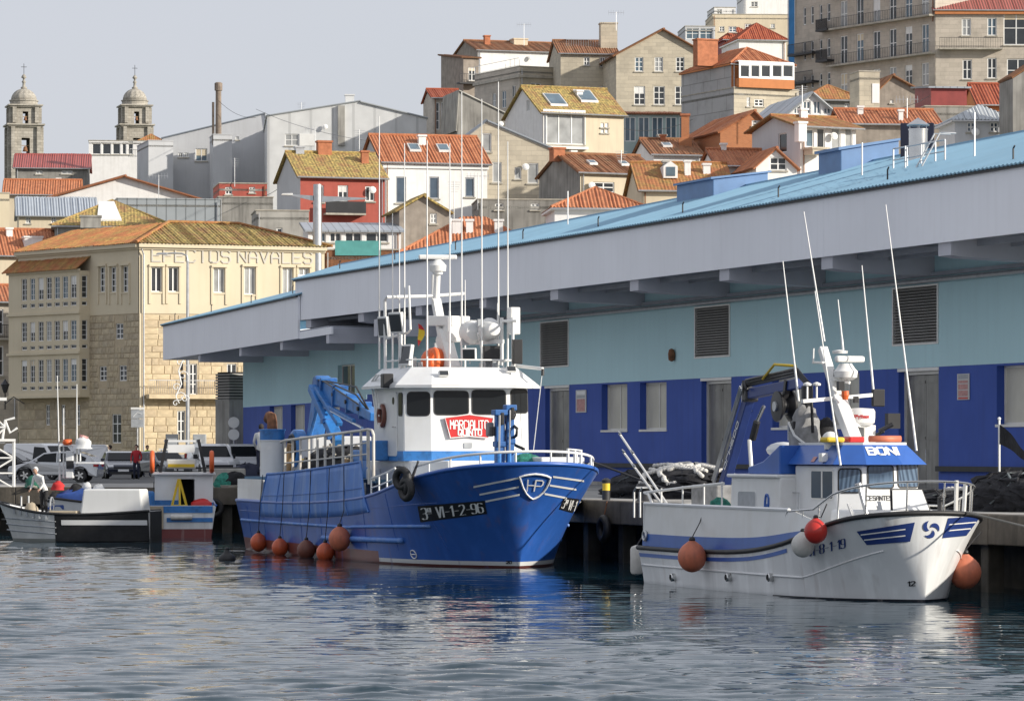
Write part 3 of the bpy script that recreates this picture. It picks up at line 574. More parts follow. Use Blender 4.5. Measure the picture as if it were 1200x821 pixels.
# ---------------------------------------------------------------- ground, water, quay
import numpy as np
TH = math.atan2(1503, F); QX, QN = V((math.sin(TH), -math.cos(TH))), V((math.cos(TH), math.sin(TH)))       # along the quay (towards us), and inland
def on_line(px, p):
    Y = p/(QN.y + QN.x*(px-600)/F); return V(((px-600)/F*Y, Y))
def perp(px, s): Y = F/s; return (px-600)/F*Y*QN.x + Y*QN.y
P_Q, P_W = perp(1200, 52), perp(705, 27)     # distance from us to the quay line and to the hall wall
QZ = 1.8
def water():
    rng = np.random.RandomState(3)
    xs = np.concatenate([[-900, -300, -120, -60], np.arange(-30, 30.01, 0.19), [60, 120, 300, 900]])
    ys = np.concatenate([[-300, -60, 0, 18], np.arange(46, 86, 0.085), np.arange(86, 164, 0.135), [172, 180]])
    X, Y = np.meshgrid(xs, ys); Z = np.zeros_like(X)
    # slow patches where the breeze ruffles the surface
    patch = 0.8 + 0.25*np.sin(X*0.13+Y*0.06+1)*np.sin(Y*0.10-X*0.05) + 0.2*np.sin(X*0.31-Y*0.14+2.2)
    for i in range(54):
        lam = 0.32*(4.6**rng.rand()); k = 2*math.pi/lam; far = 1.0 if lam > 0.55 else np.clip((100-Y)/14, 0, 1)
        th = rng.normal(1.45, 0.34); a = 0.0052*lam*(0.6+0.8*rng.rand())/(1+lam*0.5)
        Z += far*a*np.sin(k*(X*math.cos(th)+Y*math.sin(th)) + rng.rand()*6.28 + 0.5*np.sin(0.3*X+0.2*Y+i))
    off = P_Q-(X*QN.x+Y*QN.y); lee = np.clip((off-7)/19, 0, 1); lee = 0.26+1.3*lee*lee*(3-2*lee)      # calm under the boats' lee, ruffled further out
    Z *= np.clip(patch, 0.35, 1.3)*lee
    Z[(np.abs(X) > 31)] = 0; Z[(Y < 45)] = 0; Z[(Y > 168)] = 0
    nx, ny = len(xs), len(ys); idx = np.arange(nx*ny).reshape(ny, nx)
    q = np.stack([idx[:-1,:-1], idx[:-1,1:], idx[1:,1:], idx[1:,:-1]], -1).reshape(-1, 4)
    me = bpy.data.meshes.new('water'); me.vertices.add(nx*ny); me.vertices.foreach_set('co', np.stack([X, Y, Z], -1).ravel())
    me.loops.add(q.size); me.loops.foreach_set('vertex_index', q.ravel().astype(np.int32)); me.polygons.add(len(q))
    me.polygons.foreach_set('loop_start', np.arange(0, q.size, 4, dtype=np.int32)); me.update(calc_edges=True)
    me.polygons.foreach_set('use_smooth', np.ones(len(q), dtype=bool))
    m = bpy.data.materials.new('sea_water'); m.use_nodes = True; n = m.node_tree.nodes; l = m.node_tree.links; b = n['Principled BSDF']
    b.inputs['Base Color'].default_value = (0.010, 0.034, 0.050, 1); b.inputs['Roughness'].default_value = 0.04; b.inputs['IOR'].default_value = 1.333
    tc = n.new('ShaderNodeTexCoord'); mp = n.new('ShaderNodeMapping'); mp.inputs['Scale'].default_value = (0.5, 0.85, 1.0); l.new(tc.outputs['Object'], mp.inputs[0])
    no = n.new('ShaderNodeTexNoise'); no.inputs['Scale'].default_value = 3.4; no.inputs['Detail'].default_value = 2.5; no.inputs['Roughness'].default_value = 0.45; no.inputs['Distortion'].default_value = 0.4; l.new(mp.outputs[0], no.inputs[0])
    pn = n.new('ShaderNodeTexNoise'); pn.inputs['Scale'].default_value = 0.06; pn.inputs['Detail'].default_value = 3; l.new(tc.outputs['Object'], pn.inputs[0])
    pr = n.new('ShaderNodeMapRange'); pr.inputs[1].default_value = 0.35; pr.inputs[2].default_value = 0.65; pr.inputs[3].default_value = 0.55; pr.inputs[4].default_value = 1.0; l.new(pn.outputs[0], pr.inputs[0])
    dt = n.new('ShaderNodeVectorMath'); dt.operation = 'DOT_PRODUCT'; dt.inputs[1].default_value = (QN.x, QN.y, 0); l.new(tc.outputs['Object'], dt.inputs[0])
    dr = n.new('ShaderNodeMapRange'); dr.inputs[1].default_value = P_Q-28; dr.inputs[2].default_value = P_Q-6; dr.inputs[3].default_value = 1.0; dr.inputs[4].default_value = 0.3; l.new(dt.outputs['Value'], dr.inputs[0])
    ml = n.new('ShaderNodeMath'); ml.operation = 'MULTIPLY'; l.new(pr.outputs[0], ml.inputs[0]); l.new(dr.outputs[0], ml.inputs[1])
    bp = n.new('ShaderNodeBump'); bp.inputs['Distance'].default_value = 0.016; l.new(ml.outputs[0], bp.inputs['Strength']); l.new(no.outputs[0], bp.inputs['Height']); l.new(bp.outputs[0], b.inputs['Normal'])
    me.materials.append(m); return struct(put('water', me))
water()
e_near = QN*P_Q + QX*90; e_bend = on_line(292, P_Q); e_left = V((-70, e_bend.y+7))
qpoly = [V((e_near.x, e_near.y)), V((160, -40)), V((160, 172*K)), V((-220, 172*K)), V((-220, e_left.y+12)), e_left, e_bend]
def inset(p, k=0): return p
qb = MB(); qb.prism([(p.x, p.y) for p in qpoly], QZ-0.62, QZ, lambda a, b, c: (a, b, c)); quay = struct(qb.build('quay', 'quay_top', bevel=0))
# slab edge face, set 3 mm proud, and the back wall and piles below it
def edge_run(a, b, name):
    d = (b-a).normalized(); nrm = V((-d.y, d.x)) if V((-d.y, d.x)).dot(V((0,1))) > 0 else V((d.y, -d.x))
    L = (b-a).length; n = int(L/3.1)
    for i in range(n):           # precast edge blocks
        p = a + d*(i*L/n+0.01); q = a + d*((i+1)*L/n-0.01); o = nrm*0.45
        w = nrm*-0.06
        mb = MB(); mb.prism([(p.x+w.x,p.y+w.y),(q.x+w.x,q.y+w.y),(q.x+o.x,q.y+o.y),(p.x+o.x,p.y+o.y)], QZ-0.66-random.random()*0.03, QZ+0.015+random.random()*0.015, lambda x,y,z: (x,y,z))
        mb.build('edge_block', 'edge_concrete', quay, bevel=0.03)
    for i in range(n):
        if i % 1 == 0:
            c = a + d*((i+0.3)*L/n) + nrm*0.5
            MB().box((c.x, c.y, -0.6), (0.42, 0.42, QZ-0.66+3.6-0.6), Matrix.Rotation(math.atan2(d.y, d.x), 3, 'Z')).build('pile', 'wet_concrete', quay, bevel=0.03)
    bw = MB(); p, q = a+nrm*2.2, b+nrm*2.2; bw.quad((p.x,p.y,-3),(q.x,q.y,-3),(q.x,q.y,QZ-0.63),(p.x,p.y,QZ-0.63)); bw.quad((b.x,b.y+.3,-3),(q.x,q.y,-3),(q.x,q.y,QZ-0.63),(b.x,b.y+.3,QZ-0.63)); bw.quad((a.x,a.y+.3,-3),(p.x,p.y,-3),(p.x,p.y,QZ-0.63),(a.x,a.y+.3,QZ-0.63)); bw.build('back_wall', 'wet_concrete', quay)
edge_run(e_near, e_bend, 'a'); edge_run(e_bend, e_left, 'b')
st = MB(); st.prism([(-220,108*K),(-30,98*K),(-14,101*K),(-20,130*K),(-18,155*K),(60,155*K),(60,171.8*K),(-220,171.8*K)], QZ+0.002, QZ+0.006, lambda a,b,c: (a,b,c)); struct(st.build('road', 'asphalt'))
def hill():
    mb = MB(); nx, ny = 60, 60
    def fn(u, v): x = -260+520*u; y = 150*K+520*K*v**1.3; return (x, y, terrain(x, y)-0.02)
    mb.grid(fn, nx, ny); return struct(mb.build('hill', 'hillside', smooth=True))
hill()

# ---------------------------------------------------------------- the fish market hall
hf = Fr(QN*P_W, math.atan2(QX.y, QX.x), QZ)
HALL = thing('market_hall', 'long blue and teal quayside hall with wide lilac canopy and pale blue corrugated roof', 'building', hf.loc(), hf.a)
uL = hf.uz(430, 500)[0]; uR = hf.uz(1480, 500)[0]
ZB, ZT = 4.4, 8.25                                     # paint line, canopy underside
def rect(f, x0, y0, x1, y1, d=0): u0, zt = f.uz(x0, y0, d); u1, zb = f.uz(x1, y1, d); return (u0, zb, u1, zt)
doors = [(639,455,667,560), (822,446,857,570), (1053,432,1100,580), (1330,418,1400,580)]
wpx = [(705,449,735,504), (750,447,781,503), (905,440,941,501), (967,437,1007,500), (1168,427,1222,497), (1250,424,1300,496)]
lv = [(634,378,667,432), (815,357,856,420), (1047,333,1100,405), (1330,300,1400,385)]
DH = [(lambda r: (r[0], 0.02, r[2], 4.3))(rect(hf, *d)) for d in doors]
WH = [(lambda r: (r[0]-0.0, 2.33, r[2], 4.33))(rect(hf, *d)) for d in wpx]
LH = [(lambda r: (r[0], 5.2, r[2], 7.3))(rect(hf, *d)) for d in lv]
w = MB(); wall_face(w, [(uL,-0.05),(uR,-0.05),(uR,ZB),(uL,ZB)], DH+WH, reveal=0.45); lower = w.build('lower_wall', 'blue_wall', HALL, fix=False)
up_win = rect(hf, 432, 410, 440, 450)
w = MB(); wall_face(w, [(uL,ZB),(uR,ZB),(uR,ZT+0.3),(uL,ZT+0.3)], LH, reveal=0.25, y=-0.012); upper = w.build('upper_wall', 'teal_wall', HALL, fix=False)
bk = MB(); bk.bx(uL, uR, 0.9, 11, 0, ZT); bk.build('inner_wall', 'dark_interior', HALL)
# recessed backs behind the openings are the door leaves and sashes themselves
def hall_door(r, fn=None):
    u0, z0, u1, z1 = r; d = MB()
    d.bx(u0,u0+.1,.22,.42,z0,z1); d.bx(u1-.1,u1,.22,.42,z0,z1); d.bx(u0+.1,u1-.1,.22,.42,z1-.14,z1)
    o = d.build('door', 'aluminium', HALL)
    m_ = (u0+u1)/2
    for a, b in ((u0+.11, m_-.012), (m_+.012, u1-.11)):
        lf = MB(); lf.bx(a,b,.3,.36,z0+.02,z1-.16)
        for zz in (z0+.3, z0+1.9, z1-.4): lf.bx(a+.05,b-.05,.28,.3,zz-.05,zz+.05)
        lf.build('leaf', 'door_metal', o)
    MB().tube([(m_+.1,.24,z0+1.0),(m_+.1,.24,z0+1.5)], .02, 6).build('handle', 'steel', o)
    MB().bx(u0-.05,u1+.05,-.03,.2,z1-.02,z1+.09).build('lintel', 'aluminium', o)
for r in DH: hall_door(r)
MATS['blind'] = mat('blind', (0.56, 0.54, 0.46), 0.35, var=0.12, scale=0.8, streak=0.15)
for r in WH:
    o = window(HALL, r[0]+.02, r[1]+.03, r[2], r[3], y=0.2, nx=2, nz=1, frame='aluminium', pane='blind', bar=.07, mull=.035)
    MB().bx(r[0]-.05, r[2]+.08, -.04, .3, r[1]-.06, r[1]+.03).build('sill', 'aluminium', o)
def louvre(r, ns=19):
    u0, z0, u1, z1 = r; f = MB(); t = .06
    f.bx(u0-.03,u0+t,-.05,.12,z0,z1); f.bx(u1-t,u1+.03,-.05,.12,z0,z1); f.bx(u0+t,u1-t,-.05,.12,z0,z0+t); f.bx(u0+t,u1-t,-.05,.12,z1-t,z1)
    o = f.build('louvre', 'aluminium', HALL); h = (z1-z0-2*t)/ns; me = None
    for i in range(ns):
        if me is None:
            s = MB(); s.quad((u0+t,-.03,0),(u1-t,-.03,0),(u1-t,.09,h*1.05),(u0+t,.09,h*1.05)); s.quad((u0+t,-.03,0),(u1-t,-.03,0),(u1-t,-.025,h*.3),(u0+t,-.025,h*.3)); me = s.mesh('slat', 'louvre_metal', fix=False)
        put('slat', me, o, loc=(0,0,z0+t+i*h))
    MB().bx(u0,u1,.2,.22,z0,z1).build('backing', 'dark_interior', o)
for r in LH: louvre(r)
# canopy: fascia panels, beams, soffit, roof
FD = -4.0; FB, FT = 8.2, 10.3
fL = hf.uz(346, 380, FD)[0]
ub = [hf.uz(px, 300, FD)[0] for px in (965, 845)]; bay = ub[0]-ub[1]
k0 = ub[1]
while k0-bay > fL: k0 -= bay
us = []
u = k0
while u < uR+2: us.append(u); u += bay
edges = [fL] + [a for a in us[1:]] + [uR+2]
for a, b in zip(edges[:-1], edges[1:]):
    MB().bx(a+.006, b-.006, FD, FD+.12, FB, FT).build('fascia_panel', 'lilac_fascia', HALL)
MB().bx(fL-.001, fL+.12, FD+.13, 8, FB, FT+.3).build('end_fascia', 'lilac_fascia', HALL)
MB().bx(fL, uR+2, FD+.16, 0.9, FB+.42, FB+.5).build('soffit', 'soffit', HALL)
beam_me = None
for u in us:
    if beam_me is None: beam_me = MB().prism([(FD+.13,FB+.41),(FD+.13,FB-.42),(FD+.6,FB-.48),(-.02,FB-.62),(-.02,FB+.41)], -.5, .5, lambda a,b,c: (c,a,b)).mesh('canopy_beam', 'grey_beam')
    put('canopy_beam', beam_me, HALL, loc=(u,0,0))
for d in (-2.9, -1.7): MB().bx(fL+.1,uR,d-.06,d+.06,FB-.12,FB+.05).build('purlin', 'soffit', HALL)
MB().tube([(fL+1,-.22,7.42),(uR,-.22,7.42)], .09, 8).build('pipe', 'galvanised', HALL)
MB().bx(uL,uR,-.16,-.02,7.56,7.7).build('cable_tray', 'soffit', HALL)
for d in range(-1, 40):
    pass
rk = 0.3057
def hall_roof(fnp, u0, u1, d0, z0, t0, t1, back, name='roof', pitch=0.30, amp=.022):
    """corrugated sheets rising from the eave; the ridge draws in from t1 to t0 towards the far end"""
    n = int((u1-u0)/pitch)*4; mb = MB(); o = 0
    for i in range(n+1):
        u = u0+(u1-u0)*i/n; t = t0+(t1-t0)*i/n; w = amp*math.cos(2*math.pi*u/pitch)
        for d, z in ((d0, z0+w), (d0+t, z0+t*rk+w), (d0+t+.6, z0+t*rk+w), (d0+t+back, z0-.5+w)):
            mb.uv[len(mb.v)] = (u, d); mb.v.append(tuple(fnp(u, d, z)))
        if i:
            a = 4*i
            for k in range(3): mb.f.append([a-4+k, a+k, a+k+1, a-3+k]); mb.mi.append(0)
    return mb.build(name, 'roof_blue', HALL, fix=False, solid=.05)
T_L, T_R = 2.4, 9.4
def ridge_t(u): return T_L+(T_R-T_L)*(u-fL)/(uR+2-fL)
mat('roof_blue', (0.24, 0.43, 0.57), 0.6, var=0.08, scale=0.4, streak=0.2, streak_col=(0.3, 0.42, 0.5))
idn = lambda u, d, z: (u, d, z)
hall_roof(idn, fL-.15, uR+2, FD-.18, FT+.06, T_L, T_R, 7)
MB().bx(fL-.1,uR+2,FD-.1,FD-.003,FT-.07,FT+.02).build('gutter', 'black_metal', HALL)
MB().beam((fL+.1,FD+T_L+.1,FT+.1+T_L*rk), (uR+2,FD+T_R+.1,FT+.1+T_R*rk), .5, .08).build('ridge_cap', 'roof_blue', HALL)
# bumper rail, kerb
for a, b in zip([uL]+[r[2]+.05 for r in DH], [r[0]-.05 for r in DH]+[uR]):
    if b-a > .5: MB().bx(a, b, -.16, -.015, .76, .94).build('bumper_rail', 'rubber', HALL)
MB().bx(uL,uR,-.35,-.015,0,.14).build('plinth', 'concrete', HALL)
# far wing, turned a few degrees
pb = hf.o + hf.ex*uL
wx = V((1070, -F)).normalized(); wf = Fr(pb, math.atan2(wx.y, wx.x), QZ)
ca, sa = math.cos(wf.a-hf.a), math.sin(wf.a-hf.a)
fw = lambda u, d, z: (uL + u*ca - d*sa, u*sa + d*ca, z)
wE = wf.uz(285, 520)[0]
FWH = [(lambda r: (r[0], 2.33, r[2], 4.1))(rect(wf, *q)) for q in ((316,478,331,520),(341,476,357,520),(376,474,398,520))]
UWH = [(lambda r: (r[0], 4.3, r[2], 6.1))(rect(wf, *q)) for q in ((396,416,416,453),)]
w = MB(); wall_face(w, [(wE,-.05),(.0,-.05),(.0,4.16),(wE,4.16)], FWH, reveal=.4, fn=fw); w.quad(fw(wE,0,-.05),fw(wE,0,4.16),fw(wE,11,4.16),fw(wE,11,-.05)); w.build('lower_wall', 'blue_wall', HALL, fix=False)
w = MB(); wall_face(w, [(wE,4.16),(.0,4.16),(.0,7.4),(wE,7.4)], UWH, reveal=.3, y=-.012, fn=fw); w.quad(fw(wE,-.012,4.16),fw(wE,-.012,7.4),fw(wE,11,7.4),fw(wE,11,4.16)); w.build('upper_wall', 'teal_wall', HALL, fix=False)
for r in FWH: window(HALL, *r, y=.2, nx=2, nz=1, frame='aluminium', pane='blind', fn=fw)
for r in UWH: window(HALL, *r, y=.15, nx=2, nz=1, frame='aluminium', pane='glass_dark', fn=fw)
wl0 = wf.uz(191, 400, -4)[0]; wl1 = wf.uz(349, 400, -4)[0]
WB, WT = 7.25, 9.45
def fbox(mb, u0, u1, d0, d1, z0, z1):
    mb.add([fw(*p) for p in ((u0,d0,z0),(u1,d0,z0),(u1,d1,z0),(u0,d1,z0),(u0,d0,z1),(u1,d0,z1),(u1,d1,z1),(u0,d1,z1))], [(3,2,1,0),(4,5,6,7),(0,1,5,4),(1,2,6,5),(2,3,7,6),(3,0,4,7)]); return mb
n = 3
for i in range(n):
    a, b = wl0+(wl1-wl0)*i/n, wl0+(wl1-wl0)*(i+1)/n; fbox(MB(), a+.006, b-.006, -4, -3.88, WB, WT).build('fascia_panel', 'lilac_fascia', HALL)
fbox(MB(), wl0, wl0+.12, -3.87, 6, WB, WT).build('end_fascia', 'lilac_fascia', HALL)
fbox(MB(), wl0+.13, wl1+8, -3.86, .5, WB+.35, WB+.42).build('soffit', 'soffit', HALL)
for px in (231, 279, 327, 381, 437):
    u = wf.uz(px, 400, -4)[0]; fbox(MB(), u-.4, u+.4, -3.87, -.02, WB-.45, WB+.34).build('canopy_beam', 'grey_beam', HALL)
fbox(MB(), wl1, wl1+9, -3.9, -3.8, WB-.02, WB+.34).build('fascia_panel', 'lilac_fascia', HALL)
hall_roof(fw, wl0-.15, wl1+.3, -4.18, WT+.06, .4, 4.6, 6)
fbox(MB(), wl0-.1, wl1, -4.1, -4.003, WT-.06, WT+.02).build('gutter', 'black_metal', HALL)
# little vent posts along both roof edges
pm = MB().tube([(0,0,-.05),(0,0,.42),(.1,0,.5)], .03, 5).mesh('roof_post', 'black_metal')
for i, u in enumerate(us):
    put('roof_post', pm, HALL, loc=(u+bay*.4, FD+.7, FT+.25))
for px in (194, 236, 282, 330): u = wf.uz(px, 400, -4)[0]; put('roof_post', pm, HALL, loc=fw(u, -3.4, WT+.25))
for i, (px, hgt) in enumerate([(505,1.4),(640,1.6),(980,1.3),(1110,1.6),(1030,.9)]):
    u = hf.uz(px, 300, -2)[0]; MB().tube([(u,-1,FT+.8),(u,-1,FT+.9+hgt)], .03, 5).build('roof_rod', 'galvanised', HALL)
# rooftop plant, each a thing of its own
def roof_pt(px, d):
    d1 = d
    for _ in range(8): u = hf.uz(px, 200, d1)[0]; d1 = min(d, FD+ridge_t(u)-.2)
    d = d1; return V(hf.o + hf.ex*u + hf.ey*d), QZ + FT + .06 + (d-FD)*rk
def hood(px, d, w, dp, h, mt, label, name='roof_hood'):
    p, z = roof_pt(px, d); t = thing(name, label, 'roof vent', (p.x, p.y, z), hf.a)
    b = MB().prism([(-dp/2,-.6),(dp/2,-.2),(dp/2,h),(-dp/2,h*.55)], -w/2, w/2, lambda a,b_,c: (c,a,b_)); b.build('casing', mt, t, bevel=.04)
    MB().prism([(-dp/2-.12,h*.5),(dp/2+.1,h*.97),(dp/2+.1,h*1.06),(-dp/2-.12,h*.62)], -w/2-.1, w/2+.1, lambda a,b_,c: (c,a,b_)).build('lid', mt, t)
hood(846, 6.2, 4.2, 2.4, 0.72, 'mid_blue_hood', 'long pale blue roof hood over the hall ridge beside the orange roofs')
hood(1006, 6.0, 2.2, 2.4, 0.95, 'mid_blue_hood', 'dark blue slanting roof hood next to the steel chimney')
p, z = roof_pt(1076, 1.2); t = thing('steel_chimney', 'shiny steel flue chimney with conical cap on the blue roof', 'chimney', (p.x, p.y, z))
MB().lathe([(.34,-.3),(.34,1.05),(.36,1.05),(.36,1.1)], n=16).build('flue', 'steel', t, auto=True); MB().lathe([(.40,1.2),(.42,1.24),(.02,1.5)], n=16).build('cap', 'steel', t, auto=True)
mb = MB()
for k in range(4): a = k*math.pi/2; mb.tube([(.3*math.cos(a),.3*math.sin(a),1.05),(.3*math.cos(a),.3*math.sin(a),1.25)], .02, 4)
mb.build('strut', 'steel', t)
p, z = roof_pt(1075, 4.3); t = thing('dark_roof_panel', 'dark navy upright panel standing behind the steel chimney', 'panel', (p.x, p.y, z), R(-8))
MB().bx(-.62,.62,-.1,.1,-.5,1.15).build('board', 'night_panel', t, bevel=.02); MB().beam((-.5,.11,.9),(-.5,.9,-.4),.06,.06).beam((.5,.11,.9),(.5,.9,-.4),.06,.06).beam((-.5,.9,-.4),(.5,.9,-.4),.06,.06).build('brace', 'galvanised', t)
p, z = roof_pt(1085, -.6); t = thing('roof_handrail', 'galvanised guard rail and ladder head on the blue roof edge', 'railing', (p.x, p.y, z), hf.a)
mb = MB()
for x in (-2.8,-1.6,-.4,.8,1.6): mb.tube([(x,0,-.25),(x,0,.75)], .03, 5)
mb.tube([(-2.8,0,.75),(1.6,0,.75)], .03, 5).tube([(-2.8,0,.35),(1.6,0,.35)], .025, 5)
mb.build('rail', 'galvanised', t)
mb = MB()
for x in (.95,1.4): mb.tube([(x,-1.2,-.9),(x,-.1,1.0),(x,.5,1.0)], .03, 5)
for i in range(6): f = i/6; mb.tube([(.95,-1.2+1.1*f,-.9+1.9*f),(1.4,-1.2+1.1*f,-.9+1.9*f)], .02, 4)
mb.build('ladder', 'galvanised', t)
# notices on the wall and the bulkhead lamp
def notice(px0, py0, px1, py1, label, rows):
    u0, zb, u1, zt = rect(hf, px0, py0, px1, py1, -.03); um = (u0+u1)/2
    p = hf.o + hf.ex*um + hf.ey*-.012
    t = thing('notice_board', label, 'sign', (p.x, p.y, QZ+zb), hf.a); w = (u1-u0)/2; h = zt-zb
    MB().bx(-w,w,-.03,0,0,h).build('board', 'paper', t)
    for i, (a, b, m_) in enumerate(rows): MB().bx(-w*.8,w*.8,-.036,-.031,h*a,h*b).build('sheet', m_, t)
notice(675,457,687,483, 'pale notice board on blue wall between a door and a pair of windows', [(.05,.6,'pink_paper'),(.66,.74,'sign_grey'),(.8,.95,'letter_white')])
notice(869,449,881,482, 'pale notice board on blue wall behind the folding crane', [(.05,.3,'sign_grey'),(.36,.6,'pink_paper'),(.68,.95,'letter_white')])
notice(1122,438,1136,468, 'notice board with rows of red pictograms on blue wall', [(.03,.1,'red_paint'),(.14,.36,'pink_paper'),(.4,.6,'pink_paper'),(.64,.74,'pink_paper'),(.8,.97,'sign_grey')])
u, z = hf.uz(791, 416); p = hf.o + hf.ex*u
t = thing('wall_lamp', 'small brown bulkhead lamp on the teal wall', 'lamp', (p.x, p.y, QZ+z), hf.a)
MB().lathe([(.03,-.26),(.13,-.2),(.15,.05),(.11,.22),(.03,.27)], (0,-.15,0), 10).build('housing', 'rust', t, smooth=True); MB().bx(-.06,.06,-.1,0,-.1,.1).build('bracket', 'black_metal', t)
# ---------------------------------------------------------------- the town on the hill
HS = house
def rail(parent, p0, p1, h, n, r=.025, mt='black_metal', name='railing'):
    p0, p1 = V(p0), V(p1); mb = MB(); mb.tube([p0+V((0,0,h)), p1+V((0,0,h))], r*1.3, 4); mb.tube([p0+V((0,0,.08)), p1+V((0,0,.08))], r, 4)
    for i in range(n+1): q = p0.lerp(p1, i/n); mb.tube([q, q+V((0,0,h))], r*.8, 4)
    return mb.build(name, mt, parent)
# left cluster
HS('terraced_house','orange tiled house with a white chimney block behind the cream bay windows','house',(-32,185),(72,190),298,9,'side','beige_plaster','tile_orange',rise=2.3)
chimney(HOUSES[-1],5.2,1.8,1.5,1.5,'white_render',zb=HOUSES[-1]['h'])
H=HS('stone_house','dark stone house with iron balcony beside the cream bay windows','house',(-30,170),(21,172),352,9,'side','granite_dark','tile_orange',wins=[(-8,362,4,392),(10,362,17,392),(-8,405,4,440),(12,412,18,434)],rise=1.3)
u,z=H['fr'].uz(-8,396); MB().bx(u,H['L'],-.7,0,z-.15,z).build('balcony','grey_stone_trim',H['root']); rail(H['root'],(u,-.65,z),(H['L'],-.65,z),1.0,14)
HS('tower_block','plain cream building edge rising over the orange roofs','building',(-34,200),(11,202),226,9,'flat','cream_plaster','concrete')
HS('zinc_roof_house','beige house with a long grey standing seam metal roof','house',(22,215),(112,218),252,9,'side','beige_plaster','zinc_roof',rise=1.9,wins=[(30,254,36,262),(60,254,66,262)])
H=HS('mossy_hip_house','house with yellow mossy hip roof and one big white roof panel','house',(64,186),(200,189),264,12,'hip','concrete','tile_mossy',rise=2.4)
k=2.7/5.2
MB().prism([(3.55,.6),(5.6,.6),(5.0,4.3),(3.7,4.3)],.1,.3,lambda a,b,c:(a,b,H['h']+b*.47+c)).build('roof_panel','white_paint',H['root'])
chimney(H,3.0,-1.2,1.7,.6,'concrete',1.6)
HS('metal_clad_building','windowless building clad in grey vertical metal sheets','building',(137,205),(258,209),233,8,'flat','zinc_wall','concrete',trim='zinc_wall')
HS('white_gable_house','wide low white gable wall edged with orange roof tiles','house',(56,226),(238,231),233,16,'front','white_render','tile_orange',rise=2.3,ov=.5)
HS('orange_roof_house','small house with bright orange roof next to the wide white gable','house',(6,238),(92,240),227,8,'side','beige_plaster','tile_orange',rise=1.7,wins=[(22,228,28,232)])
HS('red_metal_roof_house','concrete walled house with dark red metal roof below the bell tower','house',(18,262),(103,264),196,9,'side','weathered_concrete','red_sheet_roof',rise=1.8,wins=[(42,200,50,204),(72,200,85,204)])
H=HS('attic_house','white house with a fully glazed attic storey under the right bell tower','house',(104,280),(173,282),165,9,'flat','white_render','concrete',wins=[(108,168,118,181),(120,168,130,181),(132,168,141,181),(143,168,148,181),(150,166,156,181),(166,187,171,196)],nx=1,nz=1,pane='glass_dark',parap=.2)
rail(H['root'],(H['L']*.7,-.1,H['h']-1.9),(H['L'],-.1,H['h']-1.9),.9,8,mt='white_paint')
HS('tiled_annex','small white annex with a mossy tiled hip roof','house',(159,292),(195,293),168,8,'hip','white_render','tile_halfmoss',rise=1.3)
# grey modern school-like building
HS('sawtooth_building','pale grey modern building with sloping roofline and tall boiler stack','building',(190,262),(315,261),163,14,'front','grey_render','zinc_roof',rise=2.9,peak=.97,ov=.1,wins=[(209,179,214,184.5),(216,179,221,184.5),(229,174,243,189),(276,160,280,164)],nz=1)
HS('grey_block','blind grey block with a lit white edge on the hill','building',(174,259),(203,261),165,9,'flat','grey_render','concrete',trim='grey_render')
HS('grey_block','two narrow grey blocks stepping out of the pale modern building','building',(250,258),(272,259),158,5,'flat','grey_render','concrete',trim='grey_render')
H=HS('gabled_hall','big pale grey gabled hall with one wide white framed window and a rusty stain','building',(313,250),(500,254),137,22,'front','white_cladding','light_sheet_roof',rise=1.75,peak=.585,ov=.15,wins=[(334,157,350,171)])
u0,zb,u1,zt=[*H['fr'].uz(351,171),*H['fr'].uz(369,157)]; MB().bx(u0,u1,-.05,-.003,zb,zt).build('white_panel','white_paint',H['root'])
u0,z1=H['fr'].uz(396,124); u1,z0_=H['fr'].uz(404,171); MB().bx(u0,u1,-.35,-.003,z0_,z1).build('flue_casing','concrete',H['root'])
chimney(H,H['L']*.52,2,1.0,.9,'pale_grey_panel',zb=H['h']+1.7)
a=PT(256,160,258.5); t=thing('boiler_stack','tall rusty brown boiler chimney on the pale modern building','chimney',a)
MB().lathe([(.36,-1),(.33,5.3),(.46,5.35),(.46,6.2),(.3,6.3)],n=12).build('stack','chimney_steel',t,smooth=False); MB().tube([(-.62,0,-1),(-.62,0,4.0)],.14,8).build('pipe','chimney_steel',t)
HS('red_annex','low red rendered house under the grey modern building','house',(257,216),(313,218),215,8,'flat','red_render','concrete',wins=[(292,219,299,226),(264,219,272,228)])
HS('concrete_store','weathered concrete store with blank walls beside the red house','building',(256,206),(320,208),231,7,'flat','weathered_concrete','concrete')
# red house, white house
H=HS('red_house','dark red house with mossy roof, three white windows and black balcony','house',(352,180.5),(451,182.4),206,9,'side','red_render','tile_mossy',wallside='grey_render',rise=2.2,wins=[(368,217,379.5,237),(396,217,408,237),(428,218,439,236)],nz=1)
u0,z=H['fr'].uz(379,250); u1,_=H['fr'].uz(426,250); MB().bx(u0,u1,-.9,0,z-.15,z).build('balcony','grey_stone_trim',H['root'])
MB().bx(u0,u1,-.9,-.84,z,z+.95).build('balcony_front','black_metal',H['root'])
chimney(H,3.0,4.5,1.15,1.0,'brick_plain',.8,H['h']+2.1); chimney(H,.9,4.5,.7,.6,'galvanised',.7,H['h']+2.0)
H=HS('white_house','bright white house with orange tiled roof and three tall grey shutters','house',(450,184),(571,186.2),189,9.5,'side','white_render','tile_orange',wallside='grey_render',rise=2.5,wins=[(464,207,476,238),(503,207,514.5,233),(545,208,556,231)],nx=1,nz=1,frame='galvanised',pane='glass_blueroom')  # white gable walls: their shade is put into the grey wall colour
MB().bx(-.1,H['L']+.1,-.14,-.003,H['h']-.55,H['h']-.15).build('cornice','white_paint',H['root']); skylight(H,2.6,1.7,1.0,1.2); skylight(H,5.1,1.7,1.0,1.2)
